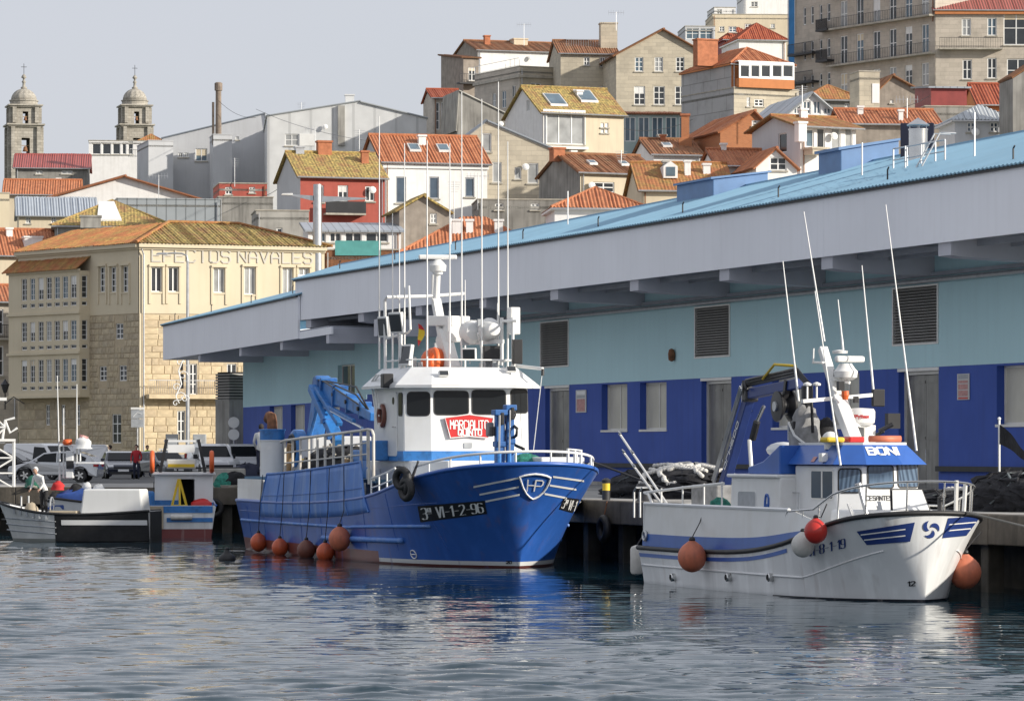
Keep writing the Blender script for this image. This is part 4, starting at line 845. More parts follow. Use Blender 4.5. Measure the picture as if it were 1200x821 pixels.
HS('mossy_shed','dark brown shed with mossy gable roof below the bright white house','shed',(468,171),(527,173),247,7,'front','brown_render','tile_mossy',rise=1.15,wins=[(504,250,512,262)])
H=HS('concrete_wall_house','pale concrete house wall with one tiny square window and tiled coping','house',(300,177),(362,178.5),247,6,'flat','concrete','concrete',wins=[(324,267,331,276)],nx=1,nz=1,pane='glass_dark')
HS('workshop','low workshop with grey green roof and a strip of white framed windows','building',(361,168),(470,170),270,8,'shed','white_render','zinc_roof',rise=1.0,wins=[(365,272,382,284),(386,272,400,284),(404,272,424,284),(428,272,455,284)],nx=2,nz=1)
H=HS('boat_shed','rusty red shed with a teal board above the hall roof','shed',(380,165),(472,166),293,6,'flat','rust','concrete')
MB().bx(.8,4.2,-.1,-.003,H['h']-.4,H['h']+.7).build('board','teal_board',H['root'])
H=HS('tiled_house','low house with broad fresh orange tiled hip roof above the hall','house',(472,158),(646,160),296,9,'hip','beige_plaster','tile_orange',rise=2.7)
for u_,w_ in ((4.0,.7),(4.9,.5),(7.0,.6)): chimney(H,u_,2.6,w_,1.1,'white_render',zb=H['h']+1.3)
# middle heights
H=HS('timber_front_house','narrow dark house with four tall white windows and red roof','house',(508,262),(541,263.5),114,9,'side','granite_dark','tile_red',rise=1.3,wins=[(510.5,120,515,152),(517,120,521,152),(523.5,120,528,152),(530,120,534.5,152)],nx=1,nz=3,sill=False)
HS('ruined_gable','stained concrete party wall sloping down to the right','building',(536,246),(602,250),136,8,'front','weathered_concrete','concrete',rise=2.8,peak=.03,ov=.12)
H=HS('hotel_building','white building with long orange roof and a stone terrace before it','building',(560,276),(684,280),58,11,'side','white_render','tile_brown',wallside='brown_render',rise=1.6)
chimney(H,2.2,3.5,.7,1.4,'brick_plain',zb=H['h']+.6); chimney(H,6.7,4.5,1.8,.8,'beige_plaster',zb=H['h']+1.0)
H=HS('balcony_house','narrow brown house end with a black iron balcony','house',(543,268),(561,270),67,8,'shed','brown_render','tile_brown',rise=1.0,wins=[(549,79,557.5,95)])
u,z=H['fr'].uz(535,97); MB().bx(u,H['L'],-1.2,0,z-.2,z).build('balcony','black_metal',H['root']); rail(H['root'],(u,-1.15,z),(H['L'],-1.15,z),1.0,10); 
H=HS('terrace_house','stone house with big flat roof terrace and parapet','house',(609,254),(692,258),78,12,'flat','granite','concrete',wallside='granite_dark',wins=[(622,97,634,107),(666,98,678,108)],lwins=[(600,101,604,126),(588,107,593,126),(577,110,581,126)],nz=2)
z=H['h']; MB().bx(-.25,H['L']+.25,-.25,H['D'],z-1.25,z-.95).build('cornice','grey_stone_trim',H['root']); rail(H['root'],(0,.1,z+.1),(0,H['D'],z+.1),.9,10,mt='galvanised')
H=HS('stone_wing','lower granite wing with brown tiled roof left of the granite gable','building',(657,251),(723,253),62,11,'side','granite','tile_brown',rise=1.9,wins=[(684,67,691,77),(703,67,709,79),(710.5,67,716.5,79),(702,101,717,121),(685,101,692,112)])
chimney(H,H['L']-.6,3.0,1.9,3.6,'granite',1.6,H['h']); 
rail(H['root'],(1,2.8,H['h']+.8),(5.5,2.8,H['h']+.8),1.0,16,mt='galvanised')
H=HS('granite_gable','granite building with broad gable and two rows of white windows','building',(722,246),(833,250),65,14,'front','granite','tile_brown',rise=2.9,ov=.4,wins=[(744,67,754,84),(767,67,777,84),(792,67,802,84),(743,101,756,123),(766,101,779,123),(791,101,804,123)],nx=2,nz=3)
HS('glass_front_building','low glazed building with a long red tiled eave','building',(722,228),(834,230),133,9,'shed','green_glass_panel','tile_orange',rise=.9,wins=[(x,137,x+13,166) for x in range(732,828,16)],nx=2,nz=1,pane='glass_blue',sill=False)
H=HS('mossy_white_house','white gabled house with mossy roof, big roof windows and sunny loggia','house',(636,200),(731,203),131,9,'side','beige_plaster','tile_mossy',wallside='white_render',rise=2.6,wins=[(640,133,685,170),(704,144,708,149.5),(709,144,713,149.5),(704,151,708,156),(709,151,713,156)],nx=3,nz=1,pane='glass_curtain',lwins=[(617,118,621,130)])
u0,zb,u1,zt=[*H['fr'].uz(636.5,174),*H['fr'].uz(686,129.5)]
w=MB(); a0,b0,a1,b1=[*H['fr'].uz(641,171),*H['fr'].uz(685,133)]
wall_face(w,[(u0,zb),(u1,zb),(u1,zt),(u0,zt)],[(a0,b0,a1,b1)],y=-.04,reveal=.03); w.build('loggia_surround','white_paint',H['root'],fix=False)
MB().bx(u0-.1,u1+.1,-.5,-.05,b0-.25,b0-.02).build('ledge','white_paint',H['root']); skylight(H,1.2,1.0,1.7,2.0); skylight(H,4.6,1.9,1.7,2.0)
HS('stone_gable_house','cream stone house with lopsided gable and four tall grey windows','house',(531,189),(650,192),174,12,'front','granite','zinc_roof',rise=2.35,peak=.34,ov=.12,wins=[(565,156,576,178),(577,190,588,214),(603,196,611,210),(618,191,631,215)],nx=1,nz=1,pane='glass_curtain',frame='aluminium')
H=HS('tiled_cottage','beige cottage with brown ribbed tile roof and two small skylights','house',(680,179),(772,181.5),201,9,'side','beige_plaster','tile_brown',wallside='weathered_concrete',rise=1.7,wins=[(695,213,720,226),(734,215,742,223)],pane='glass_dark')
skylight(H,1.5,1.6,.7,.8); skylight(H,4.3,1.6,.7,.8); chimney(H,-.2,4.5,1.0,.7,'brick_plain',zb=H['h']+1.4)
H=HS('tiled_cottage','white walled cottage with ribbed orange roof beside the brick chimney','house',(766,184),(822,186),180,9,'side','white_render','tile_brown',rise=1.5)
skylight(H,1.2,1.8,.8,1.0)
H=HS('dormer_house','orange roofed house with a small white dormer','house',(752,169),(858,171),222,9,'side','beige_plaster','tile_halfmoss',rise=2.3)
d=MB(); d.prism([(0,0),(1.1,0),(1.1,.9),(.55,1.3),(0,.9)],0,2.2,lambda a,b,c:(1.9+a,1.6+c,H['h']+1.0+b)); do=d.build('dormer','white_render',H['root'])
MB().bx(2.1,2.8,1.57,1.598,H['h']+1.15,H['h']+1.85).build('pane','glass_blue',do)
chimney(H,3.9,2.6,.45,1.1,'white_render',zb=H['h']+1.2)
HS('pyramid_roof_house','small house with pale orange pyramid roof above the blue roof','house',(650,157),(756,158.5),243,7,'hip','white_render','tile_orange',rise=1.6)
HS('plain_store','flat roofed grey store between the cream stone gable and the hall roof','building',(560,176),(662,177.5),234,7,'flat','weathered_concrete','concrete',wins=[(580,238,590,246),(622,238,632,246)])
# right side of the hill
H=HS('brick_gable_house','orange brick gable house with one small window','house',(844,184),(909,187.5),155,11,'front','orange_brick','tile_orange',rise=1.75,peak=.62,ov=.25,wins=[(881,141,894,148)],pane='glass_dark')
skylight_z=H['h']
a=PT(803,170,186); t=thing('brick_stack','tall orange brick chimney with capped top beside the brick gable','chimney',(a.x,a.y,terrain(a.x,a.y)-.5)); hz=CZ+(527-136)*186/FS-(terrain(a.x,a.y)-.5)
MB().bx(-.33,.33,-.3,.3,0,hz).build('shaft','orange_brick',t); MB().bx(-.42,.42,-.4,.4,hz,hz+.18).build('cap','brick_plain',t); MB().bx(-.55,.55,-.5,.5,0,hz-1.9).build('base','orange_brick',t)
HS('low_tiled_house','low house with crumbling orange roof behind the pale blue hood','house',(842,172),(908,174),193,7,'side','white_render','tile_orange',rise=1.4)
H=HS('dormer_gable_house','little white gabled house front with arched dark opening','house',(886,168),(934,169.5),196,7,'front','white_render','tile_orange',rise=1.4,ov=.25,wins=[(902,184,922,200)],pane='glass_dark')
H=HS('white_porch_house','white house with posts and a mossy orange roof by the stone chimney','house',(938,171),(1003,173),147,8,'side','white_render','tile_halfmoss',wallside='grey_render',rise=1.0,ov=.5,wins=[(944,151,954,173),(957,150,967,175),(974,150,985,177),(990,150,999,177)],nx=1,nz=1,lwins=[(912,157,922,178)])  # side wall is white too, coloured grey to stand for its shade
chimney(H,-.2,-.4,.7,1.1,'white_render',zb=H['h']-1); chimney(H,.9,-.9,1.4,0.1,'granite',zb=H['h']-2.0)
H=HS('panel_side_building','stone building with tall grey concrete panel side wall','building',(860,214),(936,217),103,11,'flat','granite','concrete',wallside='panel_concrete',wins=[(884,116,895,125),(875,114,879,125)],pane='glass_dark')
H=HS('orange_gallery_house','orange rendered house with a band of white framed gallery windows','house',(857,214.3),(930,217),74,11,'hip','orange_render','tile_orange',wallside='panel_concrete',rise=1.9,ov=.2)
u0,zb=H['fr'].uz(866,102,-.9); u1,zt=H['fr'].uz(931,74.5,-.9)
g=MB(); hl=[]
for x0,x1 in ((868,878),(880.5,890),(892.5,902.5),(905.5,916),(918,929)):
    a_,b_=H['fr'].uz(x0,90,-.9); c_,d_=H['fr'].uz(x1,77,-.9); hl.append((a_,b_,c_,d_))
zm=hl[0][1]-.12
wall_face(g,[(u0,zm),(u1,zm),(u1,zt),(u0,zt)],hl,y=-.9,reveal=.15); g.bx(u0,u1,-.75,-.003,zt-.02,zt+.1); g.build('gallery','white_paint',H['root'],fix=False)
MB().bx(u0,u1,-.9,-.003,zb,zm-.01).build('parapet','orange_render',H['root'])
for h_ in hl: window(H['root'],*h_,y=-.9,nx=1,nz=1,pane='glass_dark',bar=.05)
chimney(H,-.8,4.0,2.2,2.2,'brick_plain',1.0,H['h']+.3)
HS('red_mansard_house','house with steep dark red roof and white walls','house',(866,268),(921,271),46,9,'hip','white_render','tile_red',rise=2.2,ov=.25)
H=HS('dark_red_dormer_house','dark red clad house with two white dormer windows','house',(849,276),(890,278),46,8,'hip','dark_red_sheet','tile_red',rise=1.6,wins=[(854,31,863,38),(873,28,880,34)])
HS('white_flats','white modern flats with pale glass balcony on the hilltop','building',(803,326),(838,327),31,9,'flat','grey_render','concrete',wins=[(804,33,819,46),(820,33,835,46)],pane='glass_blue',sill=False)
HS('beige_flats','long beige concrete flats on the hilltop','building',(835,331),(931,333),17,10,'flat','beige_plaster','concrete',wins=[(903,28,908,33),(843,31,849,37)])
HS('white_penthouse','white penthouse box on top of the beige flats','building',(837,345),(862,346),9,7,'flat','white_render','concrete',wins=[(840,11,846,17)])
HS('white_penthouse','tall white rooftop block behind the beige flats','building',(872,350),(932,352),-6,8,'flat','white_render','concrete',wins=[(880,2,888,8)])
# big curved granite residence
pA=XY(978,225); dr=V((3000,-F)).normalized(); 
def along(p,d,px):
    k=(px-600)/F; t=(k*p.y-p.x)/(d.x-k*d.y); q=p+d*t; return q.y
yB=225+along(pA,dr,1096)-pA.y
def zwin(px0,px1,top,bot,ref):
    def f(fr):
        u0,_=fr.uz(px0,50); u1,_=fr.uz(px1,50); _,zt=fr.uz(ref,top); _,zb=fr.uz(ref,bot); return (u0,zb,u1,zt)
    return f
cols=[(984.5,993),(1003.5,1012),(1023,1031.5),(1042,1050.5),(1060.5,1069),(1080,1088.5)]
rows=[(1,32),(42,75),(86,112),(-40,-10)]
H=HS('granite_residence','tall curved granite apartment house with rows of white french windows and long balconies','building',(978,225),(1096,yB),-62,14,'flat','granite_dark','concrete',wins=[zwin(a,b,t_,b_,989) for a,b in cols for t_,b_ in rows],nx=2,nz=2,sill=False,frame='white_paint',turn=True)
for bt in (32.5,75.5,-9.5):
    _,z=H['fr'].uz(989,bt); MB().bx(-.4,H['L'],-.75,-.003,z-.18,z).build('balcony','grey_stone_trim',H['root']); rail(H['root'],(-.4,-.7,z),(H['L'],-.7,z),1.0,60,.018)
dl=V((.5,-.87)).normalized(); dy=along(pA,dl,931)-pA.y; yl=225+dy/K
cl=[(941,944.5),(950,953.5),(960,963.5),(969,973)]
H=HS('granite_residence','granite apartment wing with narrow windows and short black balconies','building',(931,yl),(978,yl-dy),-62,12,'flat','granite_dark','concrete',wins=[zwin(a,b,t_,b_,976) for a,b in cl for t_,b_ in ((3,24),(44,66),(84,100))],nx=1,nz=2,sill=False,pane='glass_dark',turn=True)
for i,(x0,x1,bt) in enumerate(((931,960,62),(931,960,96),(964,977.5,38),(964,977.5,74))):
    u0,z=H['fr'].uz(x0,bt); u1,_=H['fr'].uz(x1,bt); _,z=H['fr'].uz(976,bt-4); MB().bx(u0,u1,-.9,-.003,z-.2,z).build('balcony','black_metal',H['root']); rail(H['root'],(u0,-.85,z),(u1,-.85,z),1.0,22,.03)
a=PT(932,60,236); t=thing('scaffold_net','blue netted scaffold strip at the edge of the granite apartments','scaffold',(a.x,a.y,terrain(a.x,a.y)),-.9); MB().bx(-.5,.5,-.5,.5,0,62).build('net','blue_scaffold',t); 
mb=MB()
for x in (-.55,.55):
    for y in (-.55,.55): mb.tube([(x,y,0),(x,y,62.3)],.05,5)
mb.build('pole','galvanised',t)
H=HS('stained_house','stained grey house with red painted eave and white glazed bays','house',(1096.5,225+(yB-225)/K),(1212,225+(yB-225)/K),11,10,'side','granite_dark','red_sheet_roof',rise=2.4,wins=[(1127,22,1138,42),(1157,21,1168,42),(1128,70,1139,93),(1157,68,1168,92),(1176,13,1206,53),(1180,69,1206,96)],nx=2,nz=2)
u0,z=H['fr'].uz(1100,57); u1,_=H['fr'].uz(1174,57); MB().bx(u0,u1,-.8,-.003,z-.15,z).build('balcony','grey_stone_trim',H['root']); rail(H['root'],(u0,-.75,z),(u1,-.75,z),1.0,26,.018)
MB().bx(-.1,H['L'],-.3,-.003,H['h']-.5,H['h']-.1).build('eave_board','orange_render',H['root'])
HS('grey_gable_shed','grey brown gabled house end by the stone chimney block','house',(1031,196),(1077,197.5),105,8,'front','brown_render','tile_brown',rise=1.2,peak=.35,wins=[(1043,117,1047,121)])
H=HS('chimney_house','square stone chimney block patched with white render','chimney',(1007,191),(1031,192),84,3,'flat','granite','concrete')
u0,z1=H['fr'].uz(1022,98); u1,z0_=H['fr'].uz(1030.5,121); MB().bx(u0,u1,-.05,-.003,z0_,z1).build('patch','white_render',H['root'])
HS('hip_roof_house','grey house with yellowish hip roof below the granite apartments','house',(945,205),(1009,207),116,8,'hip','weathered_concrete','tile_halfmoss',rise=1.5,wins=[(968,121,973,130),(990,121,995,130)])
H=HS('canopy_house','white gabled glass canopy house with pale metal roof','house',(924,184),(982,186.5),134,13,'front','white_paint','light_sheet_roof',rise=1.75,ov=.3,wins=[(930,124,938,134),(941,118,950,134),(953,118,962,134),(965,126,974,134)],nx=2,nz=1,sill=False,pane='glass_blue')
H=HS('orange_row_house','long low house with orange tiled roof behind the blue hood','house',(990,174),(1100,176),144,7,'side','brown_render','tile_orange',rise=1.3)
chimney(H,4.6,.8,.35,.9,'white_render',zb=H['h']+.1)
HS('red_shed','dark red corrugated shed with one pale stripe','shed',(1091,181),(1133,182),102,6,'shed','dark_red_sheet','zinc_roof',rise=.5)
HS('shed_base','stained concrete base wall under the dark red shed','wall',(1084,178),(1146,179),125,5,'flat','weathered_concrete','concrete')
HS('hip_metal_house','small grey house with zinc hip roof and two blue windows','house',(1119,160),(1190,161),140,6,'hip','grey_render','light_sheet_roof',rise=1.15,wins=[(1133,143,1143,155),(1160,143,1170,155)],pane='glass_blueroom')
HS('red_roof_cottage','cottage with dark red roof at the foot of the stained house','house',(1148,188),(1215,189),122,8,'side','orange_render','tile_red',rise=2.0)
HS('party_wall','tall rough concrete party wall above the blue hall roof','wall',(1187,157),(1235,158),92,4,'front','weathered_concrete','tile_brown',rise=1.5,peak=.8,ov=.05)
# church
def bell_tower(px, Y, label, bell):
    fr=Fr(XY(px,Y)+V((0,0)),R(14),0); zb=CZ+(527-200)*Y/FS; t=thing('bell_tower',label,'tower',(fr.o.x,fr.o.y,0),fr.a,'twin church bell towers')
    k=Y/FS; Z=lambda py: CZ+(527-py)*k
    def stage(w,z0,z1,hw,hz0,hz1,name):
        mb=MB()
        for i in range(4):
            c,s_=[(1,0),(0,1),(-1,0),(0,-1)][i]
            fn=lambda u,d,z,c=c,s_=s_: ((c*u-s_*(d-w)),(s_*u+c*(d-w)),z)
            wall_face(mb,[(-w,z0),(w,z0),(w,z1),(-w,z1)],[(-hw,hz0,hw,hz1)] if hw else [],fn=fn,reveal=.9)
        o=mb.build(name,'church_stone',t,fix=False)
        for sx in (-1,1):
            for sy in (-1,1):
                for q in (0,1):
                    x,y=(sx*(w-.45),sy*(w+.12)) if q else (sx*(w+.12),sy*(w-.45))
                    MB().bx(x-.35,x+.35,y-.35,y+.35,z0+.2,z1-.02).build('pilaster','church_stone',o)
        return o
    def cornice(w,z,h):
        m_=MB(); m_.bx(-w,w,-w,w,z,z+h*.5); m_.bx(-w-.3,w+.3,-w-.3,w+.3,z+h*.5,z+h); m_.build('cornice','church_stone',t)
    z1,z2,z3=Z(150),Z(127),Z(119)
    lo=stage(2.75,8,z1,.75,Z(193),Z(163),'lower_stage'); cornice(3.1,z1,.55)
    hi=stage(2.45,z1+.55,z2,.5,Z(148),Z(132),'upper_stage'); cornice(2.8,z2,.5)
    MB().lathe([(2.5,z2+.5),(2.5,z3),(2.65,z3),(2.65,z3+.2),(2.3,z3+.2)],n=16).build('drum','church_stone',t)
    d=MB(); n=48; zt=Z(104); ht=zt-z3-.2
    prof=[(2.25*math.cos(a*math.pi/16),z3+.2+ht*math.sin(a*math.pi/16)) for a in range(0,8)]+[(.05,zt)]
    d.lathe(prof,n=n)
    d.v=[(x*(1+.035*math.cos(12*math.atan2(y,x))),y*(1+.035*math.cos(12*math.atan2(y,x))),z) for x,y,z in d.v]; d.build('dome','church_stone',t,smooth=True)
    zf=zt-.1
    MB().lathe([(.5,zf),(.6,zf+.3),(.3,zf+.5),(.25,zf+1.1),(.42,zf+1.3),(.2,zf+1.6),(.18,zf+1.9),(.5,zf+2.1),(.3,zf+2.5),(.1,zf+2.7)],n=8).build('finial','church_stone',t,smooth=True)
    MB().tube([(0,0,zf+2.5),(0,0,zf+4.6)],.06,4).tube([(-.5,0,zf+4.0),(.5,0,zf+4.0)],.06,4).build('cross','black_metal',t)
    for (o,zc,r) in ((lo,Z(175),.55),(hi,Z(140),.36)):
        if bell: MB().lathe([(r,-r),(r*.75,-r*.5),(r*.6,r*.4),(.1,r*.7)],(0,-2.2,zc),10).build('bell','rust',o,smooth=True)
        MB().tube([(-.8,-2.2,zc+r*.9),(.8,-2.2,zc+r*.9)],.08,4).build('bell_beam','wood',o)
bell_tower(28,400,'weathered stone bell tower with ribbed dome and bells in its arches',True)
bell_tower(158,425,'weathered stone bell tower with ribbed dome behind the glazed attic',True)
# aerials on the roofs
for i,(px,y0,y1,Y,k,lb) in enumerate([(353,120,136,251,1,'thin aerial on the pale grey gabled hall roof'),(369,150,200,200,0,'aerial on a tall mast before the pale grey gable'),(421,152,190,195,1,'comb aerial behind the red house roof'),
    (614,28,50,276,0,'aerial at the ridge of the long orange hotel roof'),(722,14,32,252,0,'aerial above the granite chimney'),(186,205,235,210,0,'aerial by the grey metal clad wall'),
    (532,212,250,172,1,'aerial beside the mossy brown shed'),(728,176,200,181,1,'aerial on the brown ribbed cottage roof'),(940,100,130,183,1,'aerial on the white canopy house'),(1063,115,140,175,0,'aerial on the long orange row roof'),
    (275,185,214,216,1,'white aerial by the low red house'),(560,205,240,176,0,'aerial on the flat grey store')]): aerial(px,y0,y1,Y,k,lb)

# overhead lines strung between the houses
for k,(x0,y0,Y0,x1,y1,Y1,lb) in enumerate(((300,128,258,455,168,190,'thin overhead cable sagging from the pale modern building to the white house'),(256,118,258,300,138,258,'guy wire from the boiler stack to the roof edge'),(725,150,203,812,140,214,'thin overhead cable between the mossy white house and the panel wall'),(350,196,190,300,232,206,'thin overhead cable from the red house to the concrete store'),(1005,128,174,1090,112,181,'thin overhead cable between the orange row house and the red shed'))):
    a,b=PT(x0,y0,Y0),PT(x1,y1,Y1); t=thing('overhead_cable',lb,'cable',a); n=8
    MB().tube([(b-a)*(i/n)-V((0,0,1.2*(i/n)*(1-i/n)*2)) for i in range(n+1)],.025,4).build('cable','black_plastic',t)
# ---------------------------------------------------------------- cream corner building with lettering
YA = XY(163, 157); YB = V((XY(380, 160)).to_tuple()); YC = XY(22, 164.3)
fR = Fr(YA, math.atan2((YB-YA).y, (YB-YA).x), QZ); fLf = Fr(YC, math.atan2((YA-YC).y, (YA-YC).x), QZ)
LR = (YB-YA).length; LL = (YA-YC).length
CB = thing('corner_building', 'cream corner building with stone lower floors, bay windows and raised lettering', 'building', (YA.x, YA.y, QZ), 0)
def rmap(fr):
    o = fr.o - YA; return lambda u, d, z: (o.x+fr.ex.x*u+fr.ey.x*d, o.y+fr.ex.y*u+fr.ey.y*d, z)
mR, mL = rmap(fR), rmap(fLf)
HT = fR.uz(163, 285)[1]; ZS = fR.uz(165, 367)[1]        # cornice height, top of the bare stone
rr = lambda f, l, d=0: [(lambda r: r)(rect(f, *q, d)) for q in l]
topR = rr(fR, [(177,313,189.5,342),(197,313,209,342),(250,314,263,343),(286,313,299,345),(331,314,343,346),(350,314,362,346)])
loR = rr(fR, [(222,426,231,462),(266,426,277,461),(310,426,322,461),(208,481,217,517),(262,484,267,510)])
topL = rr(fLf, [(117,313,124.5,342),(130,313,137.5,342),(144,312,151.5,342)])
loL = rr(fLf, [(135.5,379,144.5,397),(116.5,429,125,446),(139.5,428,148.5,446),(131,485,142,519),(53.5,474,58.5,498),(71.5,474,76.5,498),(89,474,94,498)])
for fr, mp, L_, tops, los in ((fR, mR, LR, topR, loR), (fLf, mL, LL, topL, loL)):
    w = MB(); wall_face(w, [(0,-.1),(L_,-.1),(L_,ZS),(0,ZS)], los, fn=mp, reveal=.25); w.build('stone_wall', 'mortar_rubble', CB, fix=False)
    w = MB(); wall_face(w, [(0,ZS),(L_,ZS),(L_,HT),(0,HT)], tops, fn=mp, reveal=.22, y=-.05); w.quad(mp(0,-.05,ZS),mp(L_,-.05,ZS),mp(L_,0,ZS),mp(0,0,ZS)); w.build('plaster_wall', 'cream_plaster', CB, fix=False)
    for h_ in tops:
        window(CB, *h_, fn=mp, nx=2, nz=1 if fr is fR else 4, pane='glass_curtain' if fr is fR and h_[0] > 3 else 'glass_dark')
        m_ = MB()
        def bb(u0,u1,d0,d1,z0,z1):
            m_.add([mp(*p) for p in ((u0,d0,z0),(u1,d0,z0),(u1,d1,z0),(u0,d1,z0),(u0,d0,z1),(u1,d0,z1),(u1,d1,z1),(u0,d1,z1))], [(3,2,1,0),(4,5,6,7),(0,1,5,4),(1,2,6,5),(2,3,7,6),(3,0,4,7)])
        bb(h_[0]-.18,h_[2]+.18,-.2,-.053,h_[3]+.05,h_[3]+.2); bb(h_[0]-.2,h_[0]-.03,-.13,-.053,h_[1]-.85,h_[3]+.05); bb(h_[2]+.03,h_[2]+.2,-.13,-.053,h_[1]-.85,h_[3]+.05); bb(h_[0]-.03,h_[2]+.03,-.1,-.053,h_[1]-.12,h_[1])
        m_.build('surround', 'cream_plaster', CB)
    for h_ in los: window(CB, *h_, fn=mp, nx=2, nz=3, pane='glass_dark')
    m_ = MB()
    bb(-.1,L_+.1,-.35,-.053,HT-.28,HT); bb(-.05,L_+.05,-.18,-.053,HT-.42,HT-.285); m_.build('cornice', 'cream_plaster', CB)
# other walls
dpt = 11.0
pBb = YB + fR.ey*dpt - YA; pCb = YC + fLf.ey*dpt - YA; b0 = YB - YA; c0 = YC - YA
w = MB()
for p, q in ((b0, pBb), (pBb, pCb), (pCb, c0)): w.quad((p.x,p.y,-.1),(q.x,q.y,-.1),(q.x,q.y,HT),(p.x,p.y,HT))
w.build('back_wall', 'beige_plaster', CB)
# stones, each its own block
def stone_me(mt):
    s = MB(); a = .46; s.add([(-.5,0,-.5),(.5,0,-.5),(.5,0,.5),(-.5,0,.5),(-a,-1,-a),(a,-1,-a*.97),(a*.98,-1,a),(-a,-1,a)], [(4,5,6,7),(0,1,5,4),(1,2,6,5),(2,3,7,6),(3,0,4,7)])
    return s.mesh('stone', mt)
SD = [stone_me('stone_%d' % k) for k in range(5)]; SP = [stone_me('pale_stone_%d' % k) for k in range(4)]
rs = random.Random(11); nst = 0
def stones(fr, mp, u0, u1, z0, z1, holes, meshes, rh, rw, skip=None):
    global nst; z = z0
    while z < z1-.15:
        h = min(rh*(.75+.5*rs.random()), z1-z); u = u0 - rs.random()*.4
        while u < u1:
            w_ = rw*(.5+1.0*rs.random()); a, b = max(u, u0), min(u+w_, u1); u += w_
            if b-a < .12: continue
            if any(a < H_[2]+.1 and b > H_[0]-.1 and z < H_[3]+.1 and z+h > H_[1]-.1 for H_ in holes):
                # trim to whichever side of the opening is free
                H_ = [q for q in holes if a < q[2]+.1 and b > q[0]-.1 and z < q[3]+.1 and z+h > q[1]-.1][0]
                if H_[0]-.1-a > .2: b = H_[0]-.1
                elif b-H_[2]-.1 > .2: a = H_[2]+.1
                else: continue
            if skip and skip((a+b)/2, z+h/2): continue
            o = put('stone', rs.choice(meshes), CB, loc=mp((a+b)/2, 0, z+h/2), rot=fr.a); o.scale = (b-a-.025, .03+.03*rs.random(), h-.025); nst += 1
        z += h
uBay = fLf.uz(104, 400)[0]
stones(fLf, mL, uBay+.05, LL-.02, 0, ZS-.05, loL, SD, .42, .66)
zbot = fLf.uz(60, 466)[1]
stones(fLf, mL, .1, uBay, .2, zbot-.3, loL, SD, .8, 1.6)
uvis = fR.uz(288, 450)[0]; zc1 = fR.uz(200, 424)[1]; zc0 = fR.uz(200, 372)[1]
stones(fR, mR, .35, uvis, 0, ZS-.1, loR, SP, .5, .9, skip=lambda u, z: u > 2.0 and zc1+.6 < z < zc0-.5)
# drainpipe on the corner, quoin strip
MB().tube([mR(.28,-.2,.2), mR(.28,-.2,HT-.8), mR(.1,-.3,HT-.4)], .06, 6).build('drainpipe', 'galvanised', CB)
MB().prism([(0,0),(.16,0),(.16,-.12),(0,-.12)], 0, ZS, lambda a, b, c: mR(a, b, c)).build('corner_strip', 'cream_plaster', CB)
# bay windows: three glazed storeys
bd = -.9; u0b = .05; u1b = fLf.uz(93, 400, bd)[0]; zt_b = fLf.uz(60, 319, bd)[1]; zb_b = zbot
colpx = [(25,31.5),(35,41),(44.5,51),(54,60.5),(63.5,70),(73,79.5),(82.5,89.5)]
rowpx = [(323,349,353,358),(375,398,403.5,408),(420,447,451.5,456)]
hl = []; ref = 86
for x0, x1 in colpx:
    a, _ = fLf.uz(x0, 400, bd); b, _ = fLf.uz(x1, 400, bd)
    for t_, b_, t2, b2 in rowpx:
        for p, q in ((t_, b_), (t2, b2)): hl.append((a, fLf.uz(ref, q, bd)[1], b, fLf.uz(ref, p, bd)[1]))
bay = MB(); wall_face(bay, [(u0b,zb_b),(u1b,zb_b),(u1b,zt_b),(u0b,zt_b)], hl, fn=mL, y=bd, reveal=.2)
ret = lambda u, d, z: mL(u1b-d, bd+u, z)
rh_ = [(.22, h_[1], .68, h_[3]) for h_ in hl[:6]]
wall_face(bay, [(0,zb_b),(-bd,zb_b),(-bd,zt_b),(0,zt_b)], rh_, fn=ret, reveal=.15)
bay.quad(mL(u0b,bd,zb_b),mL(u0b,0,zb_b),mL(u0b,0,zt_b),mL(u0b,bd,zt_b)); bay.quad(mL(u0b,bd,zb_b),mL(u1b,bd,zb_b),mL(u1b,0,zb_b),mL(u0b,0,zb_b))
bo = bay.build('bay', 'cream_plaster', CB, fix=False)
for i, h_ in enumerate(hl): window(CB, *h_, fn=mL, y=bd, nx=2 if i % 2 == 0 else 1, nz=4 if i % 2 == 0 else 1, bar=.05, mull=.022, pane='glass_dark' if i % 2 else None)
for i, h_ in enumerate(rh_): window(CB, *h_, fn=ret, nx=1, nz=4 if i % 2 == 0 else 1, bar=.05, mull=.022, pane='glass_dark')
m_ = MB(); mp = mL
for zz in [zb_b, zt_b-.02]+[fLf.uz(ref, y, bd)[1] for y in (367, 414)]: bb(u0b-.12,u1b+.12,bd-.14,bd-.003,zz-.02,zz+.16)
m_.build('bay_moulding', 'cream_plaster', CB)
